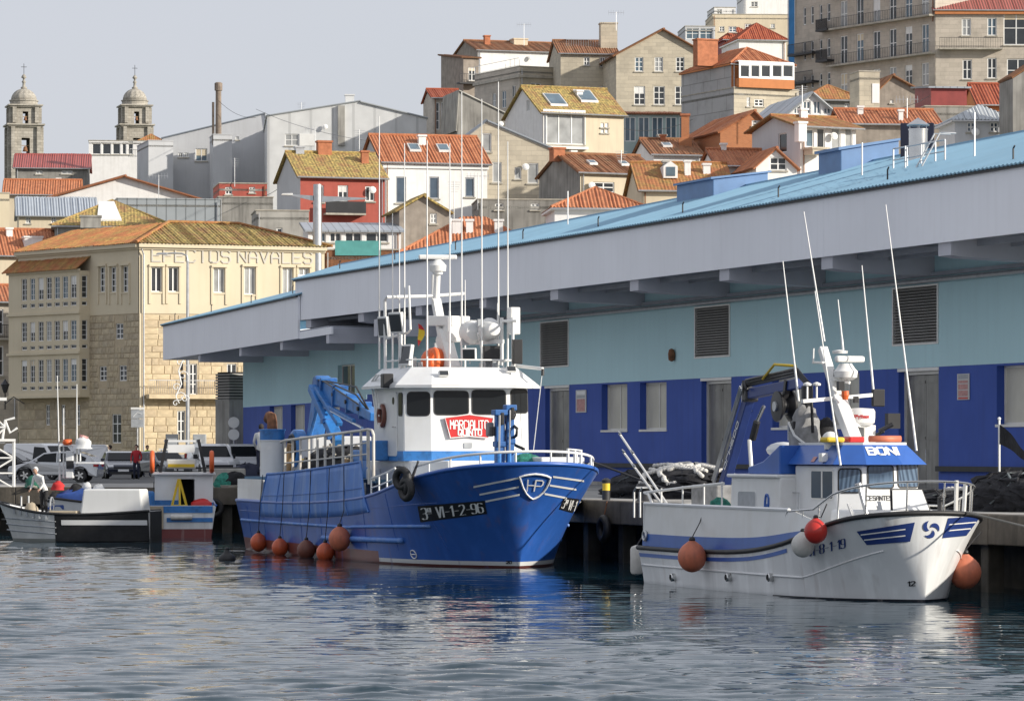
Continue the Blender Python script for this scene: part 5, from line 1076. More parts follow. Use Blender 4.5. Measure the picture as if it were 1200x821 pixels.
# roof: hipped, mossy on the sunny side
s_ = 5.4; rz = 1.8; phi = (YB-YA).angle(YC-YA); hin = (s_)/math.tan(phi/2); ovh = .45
r = MB(); e = fR.ex*(LR+2*ovh)
sheet(r, mR(-ovh/math.tan(phi/2),-ovh,HT+.02), V((*e,0)), V((*(fR.ey*s_),rz)), hin, s_*.9); r.build('roof_mossy', 'tile_mossy', CB, fix=False)
r = MB(); e = fLf.ex*(LL+ovh+ovh/math.tan(phi/2))
sheet(r, mL(-ovh,-ovh,HT+.02), V((*e,0)), V((*(fLf.ey*s_),rz)), 0.0, hin); r.build('roof_tiled', 'tile_halfmoss', CB, fix=False)
pk = mR(hin-ovh/math.tan(phi/2),s_-ovh,HT+rz+.08); MB().tube([mR(-ovh/math.tan(phi/2),-ovh,HT+.08), pk, mR(LR-s_*.9,s_-ovh,HT+rz+.08), mR(LR+ovh,-ovh,HT+.08)], .12, 6).build('ridge', 'tile_halfmoss', CB)
r = MB(); eu = V((*(fLf.ex*(u1b+.6)),0)); sheet(r, mL(-.4,bd-.35,zt_b+.1), eu, V((*(fLf.ey*2.2),1.7))); r.build('bay_roof', 'tile_halfmoss', CB, fix=False)
r = MB(); q = [mR(hin*.9,s_-.47,HT+rz), mR(LR-s_*.9,s_-.47,HT+rz), (pBb.x,pBb.y,HT), (pCb.x,pCb.y,HT), mL(0,s_-.47,HT+rz)]; r.add(q, [(0,1,2,3,4)]); r.add([mR(LR+.4,-.4,HT),mR(LR-s_*.9,s_-.47,HT+rz),(pBb.x,pBb.y,HT)],[(0,1,2)]); r.build('roof_back', 'tile_halfmoss', CB)
# raised letters
u0, z0 = fR.uz(177, 307); u1, z1 = fR.uz(270, 293)
strokes('lettering', 'EFECTOS', u1-u0, z1-z0, .11, .06, 'letter_grey', CB, lambda u, v, w: mR(u0+u, -.055-w, z0+v))
u2, z2 = fR.uz(278, 308); u3, z3 = fR.uz(366, 295)
strokes('lettering', 'NAVALES', u3-u2, z3-z2, .11, .06, 'letter_grey', CB, lambda u, v, w: mR(u2+u, -.055-w, z2+v))
# balcony on the first floor
u0, z0 = fR.uz(170, 462); u1, _ = fR.uz(300, 462)
m_ = MB(); mp = mR; bb(u0,u1,-1.0,-.11,z0-.3,z0); m_.build('balcony', 'pale_stone_0', CB)
br = MB(); br.tube([mR(u0,-.95,z0+1.0), mR(u1,-.95,z0+1.0)], .03, 4)
for i in range(61): q = u0+(u1-u0)*i/60; br.tube([mR(q,-.95,z0), mR(q,-.95,z0+1.0)], .014, 4)
br.build('railing', 'galvanised', CB)

# ---------------------------------------------------------------- street furniture
def lamp_post(px, pbase, ptop, Y, arm, label):
    a = PT(px, pbase, Y); h = (pbase-ptop)*Y/FS; t = thing('street_lamp', label, 'street lamp', (a.x, a.y, QZ))
    h = CZ+(527-ptop)*Y/FS-QZ
    MB().tube([(0,0,0),(0,0,h-.5)], [.16,.09], 8).build('pole', 'galvanised', t)
    MB().tube([(0,0,h-.55),(-.08,0,h-.15),(-.4,0,h),(-1.0,0,h+.02),(arm,0,h-.02)], .06, 6).build('arm', 'galvanised', t)
    MB().prism([(arm-.45,-.05),(arm+.35,-.08),(arm+.35,.08),(arm-.3,.07)], -.14, .14, lambda a_,b_,c: (a_,c,h-.02+b_)).build('lamp_head', 'galvanised', t, bevel=.03)
    MB().bx(-.22,.22,-.22,.22,0,.08).build('base_plate', 'galvanised', t); return t, h
t, h = lamp_post(220, 548, 297, 152, -1.75, 'tall grey street lamp with long bent arm before the cream building')
# light-string figure hung on the lamp post for the season
a = PT(211, 450, 151.6); t = thing('festive_figure', 'white curly festive light figure hung on the lamp post', 'decoration', a)
mb = MB()
for cx, cz, r_ in ((0,-.9,.42),(.35,-1.0,.3),(-.25,-.2,.3),(.2,.6,.35),(.0,1.5,.3),(-.3,-1.3,.25)):
    mb.tube([(cx+r_*math.cos(k*.7)*(1-k*.08), 0, cz+r_*math.sin(k*.7)*(1-k*.08)) for k in range(11)], .035, 5)
mb.tube([(-.3,0,-.8),(.1,0,0),(-.1,0,.9),(.3,0,1.9)], .05, 5); mb.build('tube_light', 'letter_white', t)
MB().box((.12,.02,.2),(.25,.05,1.0)).box((.1,.02,1.2),(.2,.05,.5)).build('backing', 'black_plastic', t); MB().tube([(.1,0,.2),(.5,.4,.2)], .03, 4).tube([(.1,0,1.3),(.5,.4,1.3)], .03, 4).build('bracket', 'galvanised', t)
# high mast beyond the hall
a = PT(372, 400, 160); h = CZ+(527-216)*160/FS-QZ
zt_ = terrain(a.x, a.y)
t = thing('light_mast', 'tall tapered steel mast with two slender arms beyond the hall roof', 'mast', (a.x, a.y, zt_)); h = CZ+(527-216)*160/FS-zt_
MB().tube([(0,0,-.3),(0,0,h)], [.5,.3], 12).build('pole', 'galvanised', t, auto=True)
ha = CZ+(527-233)*160/FS-zt_
MB().prism([(-2.0,.25),(-.3,-.15),(-.3,.22),(-2.0,.33)], -.12, .12, lambda a_,b_,c: (a_,c,ha+b_)).build('arm', 'galvanised', t); MB().prism([(.3,-.25),(3.6,-.02),(3.6,.06),(.3,.2)], -.12, .12, lambda a_,b_,c: (a_,c,ha+b_)).build('arm', 'galvanised', t)
MB().prism([(-2.6,.28),(-1.8,.25),(-1.8,.4),(-2.5,.38)], -.25, .25, lambda a_,b_,c: (a_,c,ha+b_)).build('lamp_head', 'white_paint', t)
# signs
def disc_sign(px, py, Y, label):
    a = PT(px, py, Y); t = thing('road_sign', label, 'road sign', (a.x, a.y, QZ)); z = a.z-QZ
    MB().tube([(0,0,0),(0,0,z+.9)], .04, 6).build('post', 'galvanised', t)
    for dz in (0, .72): MB().lathe([(.33,0),(.34,.015),(.33,.03)], (0,-.06,z-.05+dz), 20, Matrix.Rotation(R(90),3,'X')).build('disc', 'letter_white', t)
disc_sign(274, 508, 133, 'two round white traffic sign discs on one thin post')
a = PT(161, 490, 150); t = thing('info_sign', 'grey rectangular information sign in two panels beside the corner building', 'sign', (a.x, a.y, QZ)); z = a.z-QZ
MB().tube([(0,.05,0),(0,.05,z+.7)], .05, 6).build('post', 'galvanised', t); MB().bx(-.42,.42,-.04,0,z,z+.58).build('panel', 'sign_grey', t); MB().bx(-.42,.42,-.04,0,z-.6,z-.04).build('panel', 'sign_grey', t)
MB().bx(-.44,.44,-.05,0,z+.62,z+.74).build('panel', 'letter_white', t); MB().tube([(-.3,-.05,z+.1),(0,-.05,z+.4),(.3,-.05,z+.3)], .025, 4).build('mark', 'letter_white', t)
a = PT(205, 515, 146); t = thing('kiosk_box', 'grey and white utility cabinets with a flat white lid on the pavement', 'cabinet', (a.x, a.y, QZ))
MB().bx(-.75,.75,-.5,.5,0,1.2).build('cabinet', 'sign_grey', t, bevel=.03); MB().bx(-1.0,1.0,-.7,.7,1.5,1.6).bx(-.9,-.8,-.5,-.4,1.2,1.5).bx(.8,.9,-.5,-.4,1.2,1.5).build('lid', 'white_paint', t)
for px_, lb in ((202, 'narrow grey traffic cabinet by the lamp post'), (234, 'slim grey board on the stone wall by the lamp post')):
    a = PT(px_, 500, 153 if px_ < 210 else 155); t = thing('cabinet', lb, 'cabinet', (a.x, a.y, QZ)); MB().bx(-.45,.45,-.3,.3,0,2.6).build('casing', 'car_grey' if px_ < 210 else 'sign_grey', t, bevel=.03); MB().bx(-.35,.35,-.33,-.302,1.0,2.3).build('hatch', 'sign_grey', t)
a = PT(6, 460, 160); t = thing('wall_lantern', 'old black street lantern on an iron wall bracket', 'lantern', (a.x, a.y, a.z-1.2))
MB().tube([(0,0,0),(0,0,1.2)],.05,6).tube([(1.4,0,.4),(.6,0,.9),(0,0,.4)],.04,5).build('bracket','black_metal',t); MB().lathe([(.12,1.2),(.3,1.75),(.34,1.78),(.15,2.0),(.02,2.2)],n=6).build('lantern','black_metal',t)
# transformer kiosk and grey wall at the end of the hall
a = XY(274, 140); t = thing('grey_tower_cabin', 'tall plain grey cabin with a louvred top at the end of the hall', 'cabin', (a.x, a.y, QZ), R(-60))
MB().bx(-1.0,1.0,-.8,.8,0,4.6).build('wall', 'concrete', t); lo = MB().bx(-1.02,1.02,-.82,.82,4.6,4.7).build('cap', 'louvre_metal', t)
for k in range(9): MB().bx(-1.0,1.0,-.8,.8,4.75+k*.18,4.86+k*.18).build('slat', 'louvre_metal', t)
MB().bx(-.9,.9,-.7,.7,4.7,6.4).build('core', 'dark_interior', t)

# ---------------------------------------------------------------- vehicles
def vehicle(name, label, cat, px, Y, ang, prof, paint, W_=1.76, glass=(), wb=(-1.3,1.3), wr=.32, roofz=1.4, belt=.9, lights=True, group='vehicles parked along the quay street'):
    """prof: side outline (x forward, z); glass: side-window polygons; body narrows above the belt line"""
    p = XY(px, Y); t = thing(name, label, cat, (p.x, p.y, QZ+.006), ang, group)
    L0 = min(q[0] for q in prof); L1 = max(q[0] for q in prof)
    hw = lambda x, z: (W_/2)*(1-.16*max(0,(z-belt)/(roofz-belt)))*(1-.10*max(0,(abs(x)-(L1-.45))/.45)**2)
    low = []
    for c in sorted(wb):
        low += [(c+ (wr+.07)*math.cos(a), wr+(wr+.07)*math.sin(a)) for a in [math.pi-k*math.pi/8 for k in range(9)]]
    full = [(L0+.05,.22)]+[q for q in low if True]+[(L1-.05,.22)]
    full = [(x, max(z,.22)) for x, z in full]
    poly = full + prof
    mb = MB(); n = len(poly)
    mb.add([(x, -hw(x,z), z) for x,z in poly]+[(x, hw(x,z), z) for x,z in poly], [list(range(n)), [2*n-1-i for i in range(n)]]+[(i,n+i,n+(i+1)%n,(i+1)%n) for i in range(n)])
    body = mb.build('body', paint, t, bevel=.05)
    for g in glass:
        for s_ in (-1, 1):
            m2 = MB(); m2.add([(x, s_*(hw(x,z)+.012), z) for x,z in g], [list(range(len(g)))]); m2.build('side_window', 'glass_boat', body)
    return t, body, hw
def wheels(t, wb, W_, wr):
    for c in wb:
        for s_ in (-1, 1):
            y = s_*(W_/2-.1); Mx = Matrix.Rotation(R(90),3,'X')
            w_ = MB().lathe([(wr*.62,-.1),(wr*.95,-.1),(wr,-.06),(wr,.06),(wr*.95,.1),(wr*.62,.1)], (0,0,0), 18, Mx).build('wheel', 'rubber', t, loc=(c,y,wr), auto=True)
            rim = MB(); rim.lathe([(wr*.62,-.02),(wr*.64,.02)], (0,s_*.07,0), 18, Mx)
            for k in range(5): a_ = k*2*math.pi/5; rim.beam((0,s_*.1,0),(wr*.6*math.cos(a_),s_*.1,wr*.6*math.sin(a_)),.07,.02,(0,1,0))
            rim.build('rim', 'steel', w_)
def cross(t, a, b, hw, mt, name, dx=.02, k=.86, parent=None):
    """windscreen style panel across the car between profile points a and b"""
    (x0,z0),(x1,z1) = a, b; d = V((x1-x0,0,z1-z0)); nn = V((d.z,0,-d.x)).normalized()
    if nn.z < 0: nn = -nn
    o = nn*dx; q = [(x0,-hw(x0,z0)*k,z0),(x0,hw(x0,z0)*k,z0),(x1,hw(x1,z1)*k,z1),(x1,-hw(x1,z1)*k,z1)]
    m2 = MB(); m2.add([V(p)+o for p in q],[(0,1,2,3)]); return m2.build(name, mt, parent or t)
def hatch(name, label, px, Y, ang, paint, plate=True, sc=1.0):
    prof = [(2.1,.3),(2.14,.55),(2.05,.72),(1.15,.93),(.45,1.36),(-.2,1.43),(-1.2,1.4),(-1.75,1.2),(-2.0,.95),(-2.1,.6),(-2.08,.3)]
    gl = [[(.95,.95),(.42,1.3),(-.15,1.36),(-.15,.93)],[(-.22,.93),(-.22,1.36),(-1.1,1.33),(-1.55,1.14),(-1.5,1.0)]]
    t, body, hw = vehicle(name, label, 'car', px, Y, ang, prof, paint, glass=gl, wb=(-1.25,1.32), wr=.32)
    wheels(t, (-1.25,1.32), 1.76, .32)
    cross(t,(1.12,.96),(.5,1.34),hw,'glass_boat','windscreen'); cross(t,(-1.28,1.37),(-1.73,1.19),hw,'glass_boat','rear_window',k=.8)
    for s_ in (-1,1):
        MB().prism([(1.85,.62),(2.09,.60),(2.03,.73),(1.8,.76)],s_*.50,s_*.80,lambda a,b,c:(a+.035,c,b+.01)).build('headlight','lamp_clear',body,bevel=.02)
        MB().bx(-2.1,-1.88,min(s_*.55,s_*.86),max(s_*.55,s_*.86),.72,.92).build('tail_light','lamp_red',body,bevel=.02)
        MB().box((.75,s_*.98,1.0),(.14,.2,.13)).build('mirror',paint,body,bevel=.03)
    MB().bx(2.12,2.16,-.28,.28,.38,.5).build('plate','letter_white',body); MB().bx(2.1,2.15,-.5,.5,.53,.62).build('grille','black_plastic',body); MB().bx(2.06,2.145,-.7,.7,.24,.36).build('lower_grille','black_plastic',body)
    return t
def van(name, label, px, Y, ang, paint='car_white'):
    prof = [(2.15,.3),(2.2,.6),(2.12,.86),(1.5,1.08),(.85,1.72),(.5,1.83),(-2.0,1.82),(-2.18,1.7),(-2.2,.3)]
    gl = [[(1.3,1.1),(.82,1.62),(.1,1.66),(.1,1.05)]]
    t, body, hw = vehicle(name, label, 'van', px, Y, ang, prof, paint, W_=1.85, glass=gl, wb=(-1.4,1.4), wr=.33, roofz=1.85, belt=1.1)
    wheels(t, (-1.4,1.4), 1.85, .33); cross(t,(1.46,1.12),(.89,1.69),hw,'glass_boat','windscreen')
    for s_ in (-1,1):
        MB().prism([(1.9,.72),(2.16,.68),(2.1,.86),(1.8,.95)],s_*.52,s_*.86,lambda a,b,c:(a+.04,c,b+.01)).build('headlight','lamp_clear',body,bevel=.02)
        MB().box((1.0,s_*1.05,1.15),(.14,.22,.24)).build('mirror','black_plastic',body,bevel=.03); MB().bx(-2.22,-2.1,min(s_*.75,s_*.9),max(s_*.75,s_*.9),.8,1.3).build('tail_light','lamp_red',body)
    MB().bx(2.17,2.225,-.28,.28,.42,.54).build('plate','letter_white',body); MB().bx(2.14,2.21,-.75,.75,.58,.7).build('grille','black_plastic',body); MB().bx(2.1,2.215,-.8,.8,.28,.4).build('lower_grille','black_plastic',body)
    return t
hatch('parked_car','silver hatchback parked side on along the quay edge',66,103,R(176),'car_silver')
hatch('parked_car','dark navy hatchback facing the water behind the silver one',141,116,R(-80),'car_navy')
hatch('parked_car','black car nose poking out beside the white lattice gantry',6,110,R(-10),'car_black')
hatch('parked_car','grey hatchback parked behind the man in red',190,121,R(-60),'car_grey')
hatch('parked_car','black hatchback in the back row by the stone wall',132,140,R(175),'car_black')
hatch('parked_car','dark grey hatchback in the back row beside the traffic cabinets',170,138,R(170),'car_grey')
van('parked_van','white delivery van facing the water by the lamp post',246,120,R(-72))
van('parked_van','white van half hidden behind the silver hatchback',52,112,R(-38))
van('parked_van','white van in the back row under the bay windows',85,133,R(180))
van('parked_van','white van behind the round traffic signs at the hall end',279,126,R(-70))
# ---------------------------------------------------------------- people
def person(label, px, Y, z, face, top, legs, pose='stand', hair='hair', h=1.72, loc=None, cap=None, group=None):
    p = XY(px, Y) if loc is None else V(loc[:2])
    t = thing('person', label, 'person', (p.x, p.y, z), face, group); k = h/1.72
    lean = {'stand':0,'bend':.35,'walk':.04}[pose]
    st = .16 if pose == 'walk' else .02
    P_ = {'pel':(0,0,.93),'wst':(lean*.3,0,1.08),'chs':(lean*.9,0,1.32),'nck':(lean*1.2,0,1.49),'hdb':(lean*1.3+.01,0,1.55)}
    vs = []; ed = []; rad = []
    def v(p_, r_): vs.append(V(p_)*k); rad.append(r_*k); return len(vs)-1
    pel = v(P_['pel'],.15); wst = v(P_['wst'],.135); chs = v(P_['chs'],.165); nck = v(P_['nck'],.06); hd = v(P_['hdb'],.058)
    ed += [(pel,wst),(wst,chs),(chs,nck),(nck,hd)]
    for s_ in (-1,1):
        hp = v((0,s_*.1,.86),.105); kn = v((s_*st*.8+.03,s_*.11,.48),.072); an = v((s_*st-.02,s_*.12,.09),.05); to = v((s_*st+.14,s_*.13,.04),.042); ed += [(pel,hp),(hp,kn),(kn,an),(an,to)]
        sh = v((P_['chs'][0]+.02,s_*.2,1.40),.07); el = v((P_['chs'][0]+.03-s_*st*.4,s_*.27,1.13),.05); wr_ = v((P_['chs'][0]+.2-s_*st*.3,s_*.22,.95 if pose != 'bend' else .9),.036); ed += [(chs,sh),(sh,el),(el,wr_)]
        for f_ in range(4): fb = v((P_['chs'][0]+.26-s_*st*.3,s_*.22+(f_-1.5)*.018,.90),.011); ft = v((P_['chs'][0]+.29-s_*st*.3,s_*.22+(f_-1.5)*.02,.84-.01*(f_ in (0,3))),.009); ed += [(wr_,fb),(fb,ft)]
        th = v((P_['chs'][0]+.26-s_*st*.3,s_*.17,.92),.011); ed.append((wr_,th))
    me = bpy.data.meshes.new('body'); me.from_pydata(vs, ed, []); o = bpy.data.objects.new('body', me); COL.objects.link(o)
    o.modifiers.new('skin','SKIN'); sk = me.skin_vertices[0].data
    for i, r_ in enumerate(rad): sk[i].radius = (r_, r_*.85 if i in (0,1,2) else r_)
    sk[pel].use_root = True
    sub = o.modifiers.new('sub','SUBSURF'); sub.levels = 1; sub.render_levels = 1
    dg = bpy.context.evaluated_depsgraph_get(); dg.update(); m2 = bpy.data.meshes.new_from_object(o.evaluated_get(dg)); bpy.data.objects.remove(o)
    # head shares the body mesh
    bm = bmesh.new(); bm.from_mesh(m2); hc = V((P_['hdb'][0]+.025,0,1.64))*k
    bmesh.ops.create_uvsphere(bm, u_segments=14, v_segments=10, radius=1, matrix=Matrix.Translation(hc) @ Matrix.Diagonal((.098*k,.078*k,.118*k,1)))
    bmesh.ops.create_cone(bm, cap_ends=True, segments=5, radius1=.02*k, radius2=.006*k, depth=.04*k, matrix=Matrix.Translation(hc+V((.1*k,0,-.015*k))) @ Matrix.Rotation(R(90),4,'Y'))
    bm.to_mesh(m2); bm.free(); m2.materials.clear()
    for q in (top, legs, 'skin', 'cloth_black'): m2.materials.append(MATS[q])
    for pl in m2.polygons:
        c = pl.center/k
        arm_hand = abs(c.y) > .15 and c.z < .96 and c.x > P_['chs'][0]+.15
        pl.material_index = 2 if (c.z > 1.5 or arm_hand) else 3 if c.z < .1 else 0 if c.z > .9 or (abs(c.y) > .17 and c.z > .88) else 1
        pl.use_smooth = True
    put('body', m2, t)
    hm = MB(); hm.ball(hc+V((-.015*k,0,.03*k)), .112*k, 12, 8, (1,.86,1.05)); cut = hc+V((.02*k,0,.0))
    hm.v = [(x if x < hc.x+.06*k or z > hc.z+.07*k else hc.x+.05*k, y, max(z, hc.z-.06*k) if x < hc.x else max(z, hc.z+.055*k)) for x,y,z in hm.v]
    hm.build('hair', cap or hair, t, smooth=True)
    for s_ in (-1,1): MB().ball(hc+V((.088*k,s_*.032*k,.01*k)), .012*k, 6, 4).build('eye','cloth_black',t)
    return t
person('man in a red jacket with white chest panel standing among the cars',160,112.5,QZ,R(-100),'jacket_red','cloth_navy')
person('person in a yellow high visibility top by the parked cars',172,124,QZ,R(-60),'hivis','cloth_navy','walk')
person('person in a bright vest walking near the utility cabinets',205,126,QZ,R(-20),'hivis','cloth_black','walk')
person('person in a white shirt behind the navy hatchback',129.5,123,QZ,R(180),'cloth_white','cloth_navy')
person('worker in a yellow vest beyond the white vans',40,128,QZ,R(-30),'hivis','cloth_navy')
# ---------------------------------------------------------------- boat building kit
def crom(pts, t):
    """smooth curve through (t, z) points"""
    xs = [p[0] for p in pts]; n = len(pts)
    if t <= xs[0]: return pts[0][1]
    if t >= xs[-1]: return pts[-1][1]
    i = max(k for k in range(n-1) if xs[k] <= t)
    p1, p2 = pts[i][1], pts[i+1][1]; h = xs[i+1]-xs[i]; s = (t-xs[i])/h
    m1 = (pts[i+1][1]-pts[i-1][1])/(xs[i+1]-xs[i-1]) if i > 0 else (p2-p1)/h
    m2 = (pts[i+2][1]-p1)/(xs[i+2]-xs[i]) if i+2 < n else (p2-p1)/h
    s2, s3 = s*s, s*s*s
    return (2*s3-3*s2+1)*p1 + (s3-2*s2+s)*h*m1 + (-2*s3+3*s2)*p2 + (s3-s2)*h*m2
class Hull:
    def __init__(s, xs, beam, sheer, rake=(0.25, 0.05), t0=.45, deck=(2.6, .62), wl=(1.7, 1.0), wlw=.88, stern=(.92, .82), zmin=-.7, flare=1.3, knuckle=None):
        s.xs, s.B, s.sh, s.rk, s.t0, s.dk, s.wl, s.ww, s.st, s.zm, s.fl = xs, beam, sheer, rake, t0, deck, wl, wlw, stern, zmin, flare
    def xe(s, z): return s.rk[0]*z + s.rk[1]*max(z, 0)**2
    def sheer(s, t): return crom(s.sh, t)
    def half_t(s, t, z):
        t = max(0, min(1, t)); u = max(0, (t-s.t0)/(1-s.t0))
        fd = max(0, 1-u**s.dk[0])**s.dk[1]; fw = max(0, 1-u**s.wl[0])**s.wl[1]*s.ww
        a = max(0, 1-t/.3); fd *= 1-(1-s.st[0])*a*a; fw *= 1-(1-s.st[1])*a*a
        k = max(0, min(1, (z+.25)/(s.sheer(t)+.25)))**s.fl
        b = s.B*(fw*(1-k)+fd*k)
        if z < 0: b *= max(.05, 1-(z/s.zm)**2*.75)
        return b
    def t_of(s, x, z): return (x-s.xs)/(s.xe(z)-s.xs)
    def half(s, x, z): return s.half_t(s.t_of(x, z), z)
    def pt(s, x, z, side=-1, off=0.0):
        b = s.half(x, z); e = .03; dx = (s.half(x+e, z)-s.half(x-e, z))/(2*e); dz = (s.half(x, z+e)-s.half(x, z-e))/(2*e)
        n = V((-dx, 1, -dz)).normalized(); p = V((x, b, z))+n*off; return V((p.x, side*p.y, p.z))
    def mesh(s, mb, nt=84, nz=18):
        ts = [1-(1-i/nt)**2.3 for i in range(nt+1)]
        for sd in (-1, 1):
            def fn(a, b, sd=sd):
                t = ts[int(round(a*nt))]; z = s.zm+b*(s.sheer(t)-s.zm); return (s.xs+t*(s.xe(z)-s.xs), sd*s.half_t(t, z), z)
            mb.grid(fn, nt, nz, flip=sd > 0)
        prof = [s.zm+(s.sheer(0)-s.zm)*j/nz for j in range(nz+1)]
        mb.add([(s.xs, -s.half_t(0, z), z) for z in prof]+[(s.xs, s.half_t(0, z), z) for z in prof[::-1]], [list(range(2*nz+2))])
    def deck(s, mb, drop, nt=40, ins=.06, t1=.985):
        for i in range(nt):
            q = []
            for k in (i, i+1):
                t = t1*k/nt; z = s.sheer(t)-drop; x = s.xs+.05+t*(s.xe(z)-s.xs-.05); q.append((x, max(.0, s.half_t(t, z)-ins), z))
            (x0,y0,z0),(x1,y1,z1) = q; mb.quad((x0,-y0,z0),(x1,-y1,z1),(x1,y1,z1),(x0,y0,z0))
    def inner(s, mb, drop, ins=.07, nt=48, t1=.99, sides=(-1, 1)):
        """inside face of the bulwark and a flat cap rail"""
        for sd in sides:
            for i in range(nt):
                r = []
                for k in (i, i+1):
                    t = t1*k/nt; z = s.sheer(t); x = s.xs+t*(s.xe(z)-s.xs); b = s.half_t(t, z); zl = z-drop; r.append((x, max(0, b-ins), z, s.xs+t*(s.xe(zl)-s.xs)-ins*.3, max(0, s.half_t(t, zl)-ins), zl))
                (x0,b0,z0,X0,c0_,w0),(x1,b1,z1,X1,c1_,w1) = r
                mb.quad((X0,sd*c0_,w0),(X1,sd*c1_,w1),(x1,sd*b1,z1),(x0,sd*b0,z0))
    def strip(s, mb, x0, x1, zlo, zhi, side=-1, off=.012, n=40, th=0.0, m=2):
        """a band lying on the hull between heights zlo(x), zhi(x)"""
        f = lambda q, x: q(x) if callable(q) else q
        def fn(a, b): x = x0+(x1-x0)*a; z = f(zlo, x)+(f(zhi, x)-f(zlo, x))*b; return s.pt(x, z, side, off+th*(1-abs(2*b-1)**4))
        mb.grid(fn, n, m if not th else 6, flip=side > 0)
    def rail_tube(s, mb, x0, x1, z, r, side=-1, off=.02, n=50):
        f = z if callable(z) else (lambda x: z); mb.tube([s.pt(x0+(x1-x0)*i/n, f(x0+(x1-x0)*i/n), side, off) for i in range(n+1)], r, 6)
    def hit(s, fr, px, py, off=0.0):
        """first point of the hull under a photo pixel, lifted off along the surface normal"""
        o = V((-fr.ex.dot(fr.o), -fr.ey.dot(fr.o), CZ-fr.z)); r2 = V(((px-600)/F, 1.0)); d = V((fr.ex.dot(r2), fr.ey.dot(r2), -(py-HY)/F)); d /= d.length
        tc = -o.dot(d); g = lambda p: abs(p.y)-(s.half(p.x, p.z) if s.xs <= p.x <= s.xe(p.z) else -9)
        t = tc-abs(s.xs)-4; st = .12; end = tc+abs(s.xs)+4
        while t < end and g(o+d*t) > 0: t += st
        a, b = t-st, t
        for _ in range(16):
            m = (a+b)/2
            if g(o+d*m) > 0: a = m
            else: b = m
        p = o+d*b; e = .02
        def gg(q): x = max(s.xs, min(s.xe(q.z)-1e-4, q.x)); return abs(q.y)-s.half(x, q.z)
        n = V((gg(p+V((e,0,0)))-gg(p-V((e,0,0))), gg(p+V((0,e,0)))-gg(p-V((0,e,0))), gg(p+V((0,0,e)))-gg(p-V((0,0,e)))))
        n = n.normalized() if n.length > 1e-6 else V((1,0,0))
        return p+n*off
    def hitpx(s, fr, px, py, side=-1, off=0.0): p = s.hit(fr, px, py); return p.x, p.z
    def edge_line(s, dz=0.0, off=0.0, n=70, ta=0.0, tb=0.0):
        """points along the sheer from the starboard quarter round the bow to the port quarter"""
        L = [1-(1-k/n)**2.6 for k in range(n+1)]; out = []
        for sd, tl, lim in ((-1, L, ta), (1, L[::-1], tb)):
            for t in tl:
                if t < lim: continue
                z = s.sheer(t)+dz; x = s.xs+t*(s.xe(s.sheer(t))-s.xs); b = s.half_t(t, s.sheer(t)); out.append(V((x, sd*b, z)))
        res = []
        for i, p in enumerate(out):
            if res and (p-res[-1]).length < .02: continue
            res.append(p)
        if off:
            q = []
            for i, p in enumerate(res):
                d = res[min(i+1,len(res)-1)]-res[max(i-1,0)]; nn = V((d.y, -d.x, 0)).normalized(); q.append(p+nn*off)
            res = q
        return res
class Facet:
    def __init__(s, b0, b1, t0, t1, ctr):
        s.p0 = V(b0); s.e = (V(b1)-V(b0)); s.w = s.e.length; s.e.normalize(); f = V(t0)-V(b0); n = s.e.cross(f).normalized()
        if n.dot(s.p0-V(ctr)) < 0: n = -n
        s.n = n; s.f = n.cross(s.e).normalized()
        if s.f.z < 0: s.f = -s.f
        s.h = f.dot(s.f)
    def pt(s, u, v, w=0.0): return s.p0+s.e*u+s.f*v+s.n*w
    def px(s, fr, px, py):
        o = V((-fr.ex.dot(fr.o), -fr.ey.dot(fr.o), CZ-fr.z)); r2 = V(((px-600)/F, 1.0)); d = V((fr.ex.dot(r2), fr.ey.dot(r2), -(py-HY)/F))
        t = (s.p0-o).dot(s.n)/d.dot(s.n); q = o+d*t-s.p0; return q.dot(s.e), q.dot(s.f)
    def rect(s, fr, x0, y0, x1, y1):
        a = s.px(fr, x0, y1); b = s.px(fr, x1, y0); return (min(a[0],b[0]), min(a[1],b[1]), max(a[0],b[0]), max(a[1],b[1]))
def rrect(u0, v0, u1, v1, r, n=4):
    r = min(r, (u1-u0)/2.01, (v1-v0)/2.01); pts = []
    for cx, cy, a0 in ((u1-r,v0+r,-90),(u1-r,v1-r,0),(u0+r,v1-r,90),(u0+r,v0+r,180)):
        pts += [(cx+r*math.cos(R(a0+90*k/n)), cy+r*math.sin(R(a0+90*k/n))) for k in range(n+1)]
    return pts
def plate(fc, poly, w0, w1): return MB().prism(poly, w0, w1, lambda a, b, c: fc.pt(a, b, c))
def boat_window(parent, fc, rc, r=.08, pane='glass_boat', rim='rubber', g=.035):
    u0, v0, u1, v1 = rc
    o = plate(fc, rrect(u0-g,v0-g,u1+g,v1+g,r+g), -.01, .014).build('window', rim, parent)
    plate(fc, rrect(u0,v0,u1,v1,r), .0, .019).build('pane', pane, o); return o
def cabin(parent, name, bot, top, z0, z1, mt, bevel=.03, cap=None):
    n = len(bot); mb = MB(); vs = [(x,y,z0 if not isinstance(z0,(list,tuple)) else z0[i]) for i,(x,y) in enumerate(bot)]+[(x,y,z1 if not isinstance(z1,(list,tuple)) else z1[i]) for i,(x,y) in enumerate(top)]
    mb.add(vs, [list(range(n))[::-1], list(range(n,2*n))]+[(i,(i+1)%n,n+(i+1)%n,n+i) for i in range(n)])
    o = mb.build(name, mt, parent, bevel=bevel)
    c = sum((V(v) for v in vs), V((0,0,0)))/(2*n)
    return o, [Facet(vs[i], vs[(i+1)%n], vs[n+i], vs[n+(i+1)%n], c) for i in range(n)]
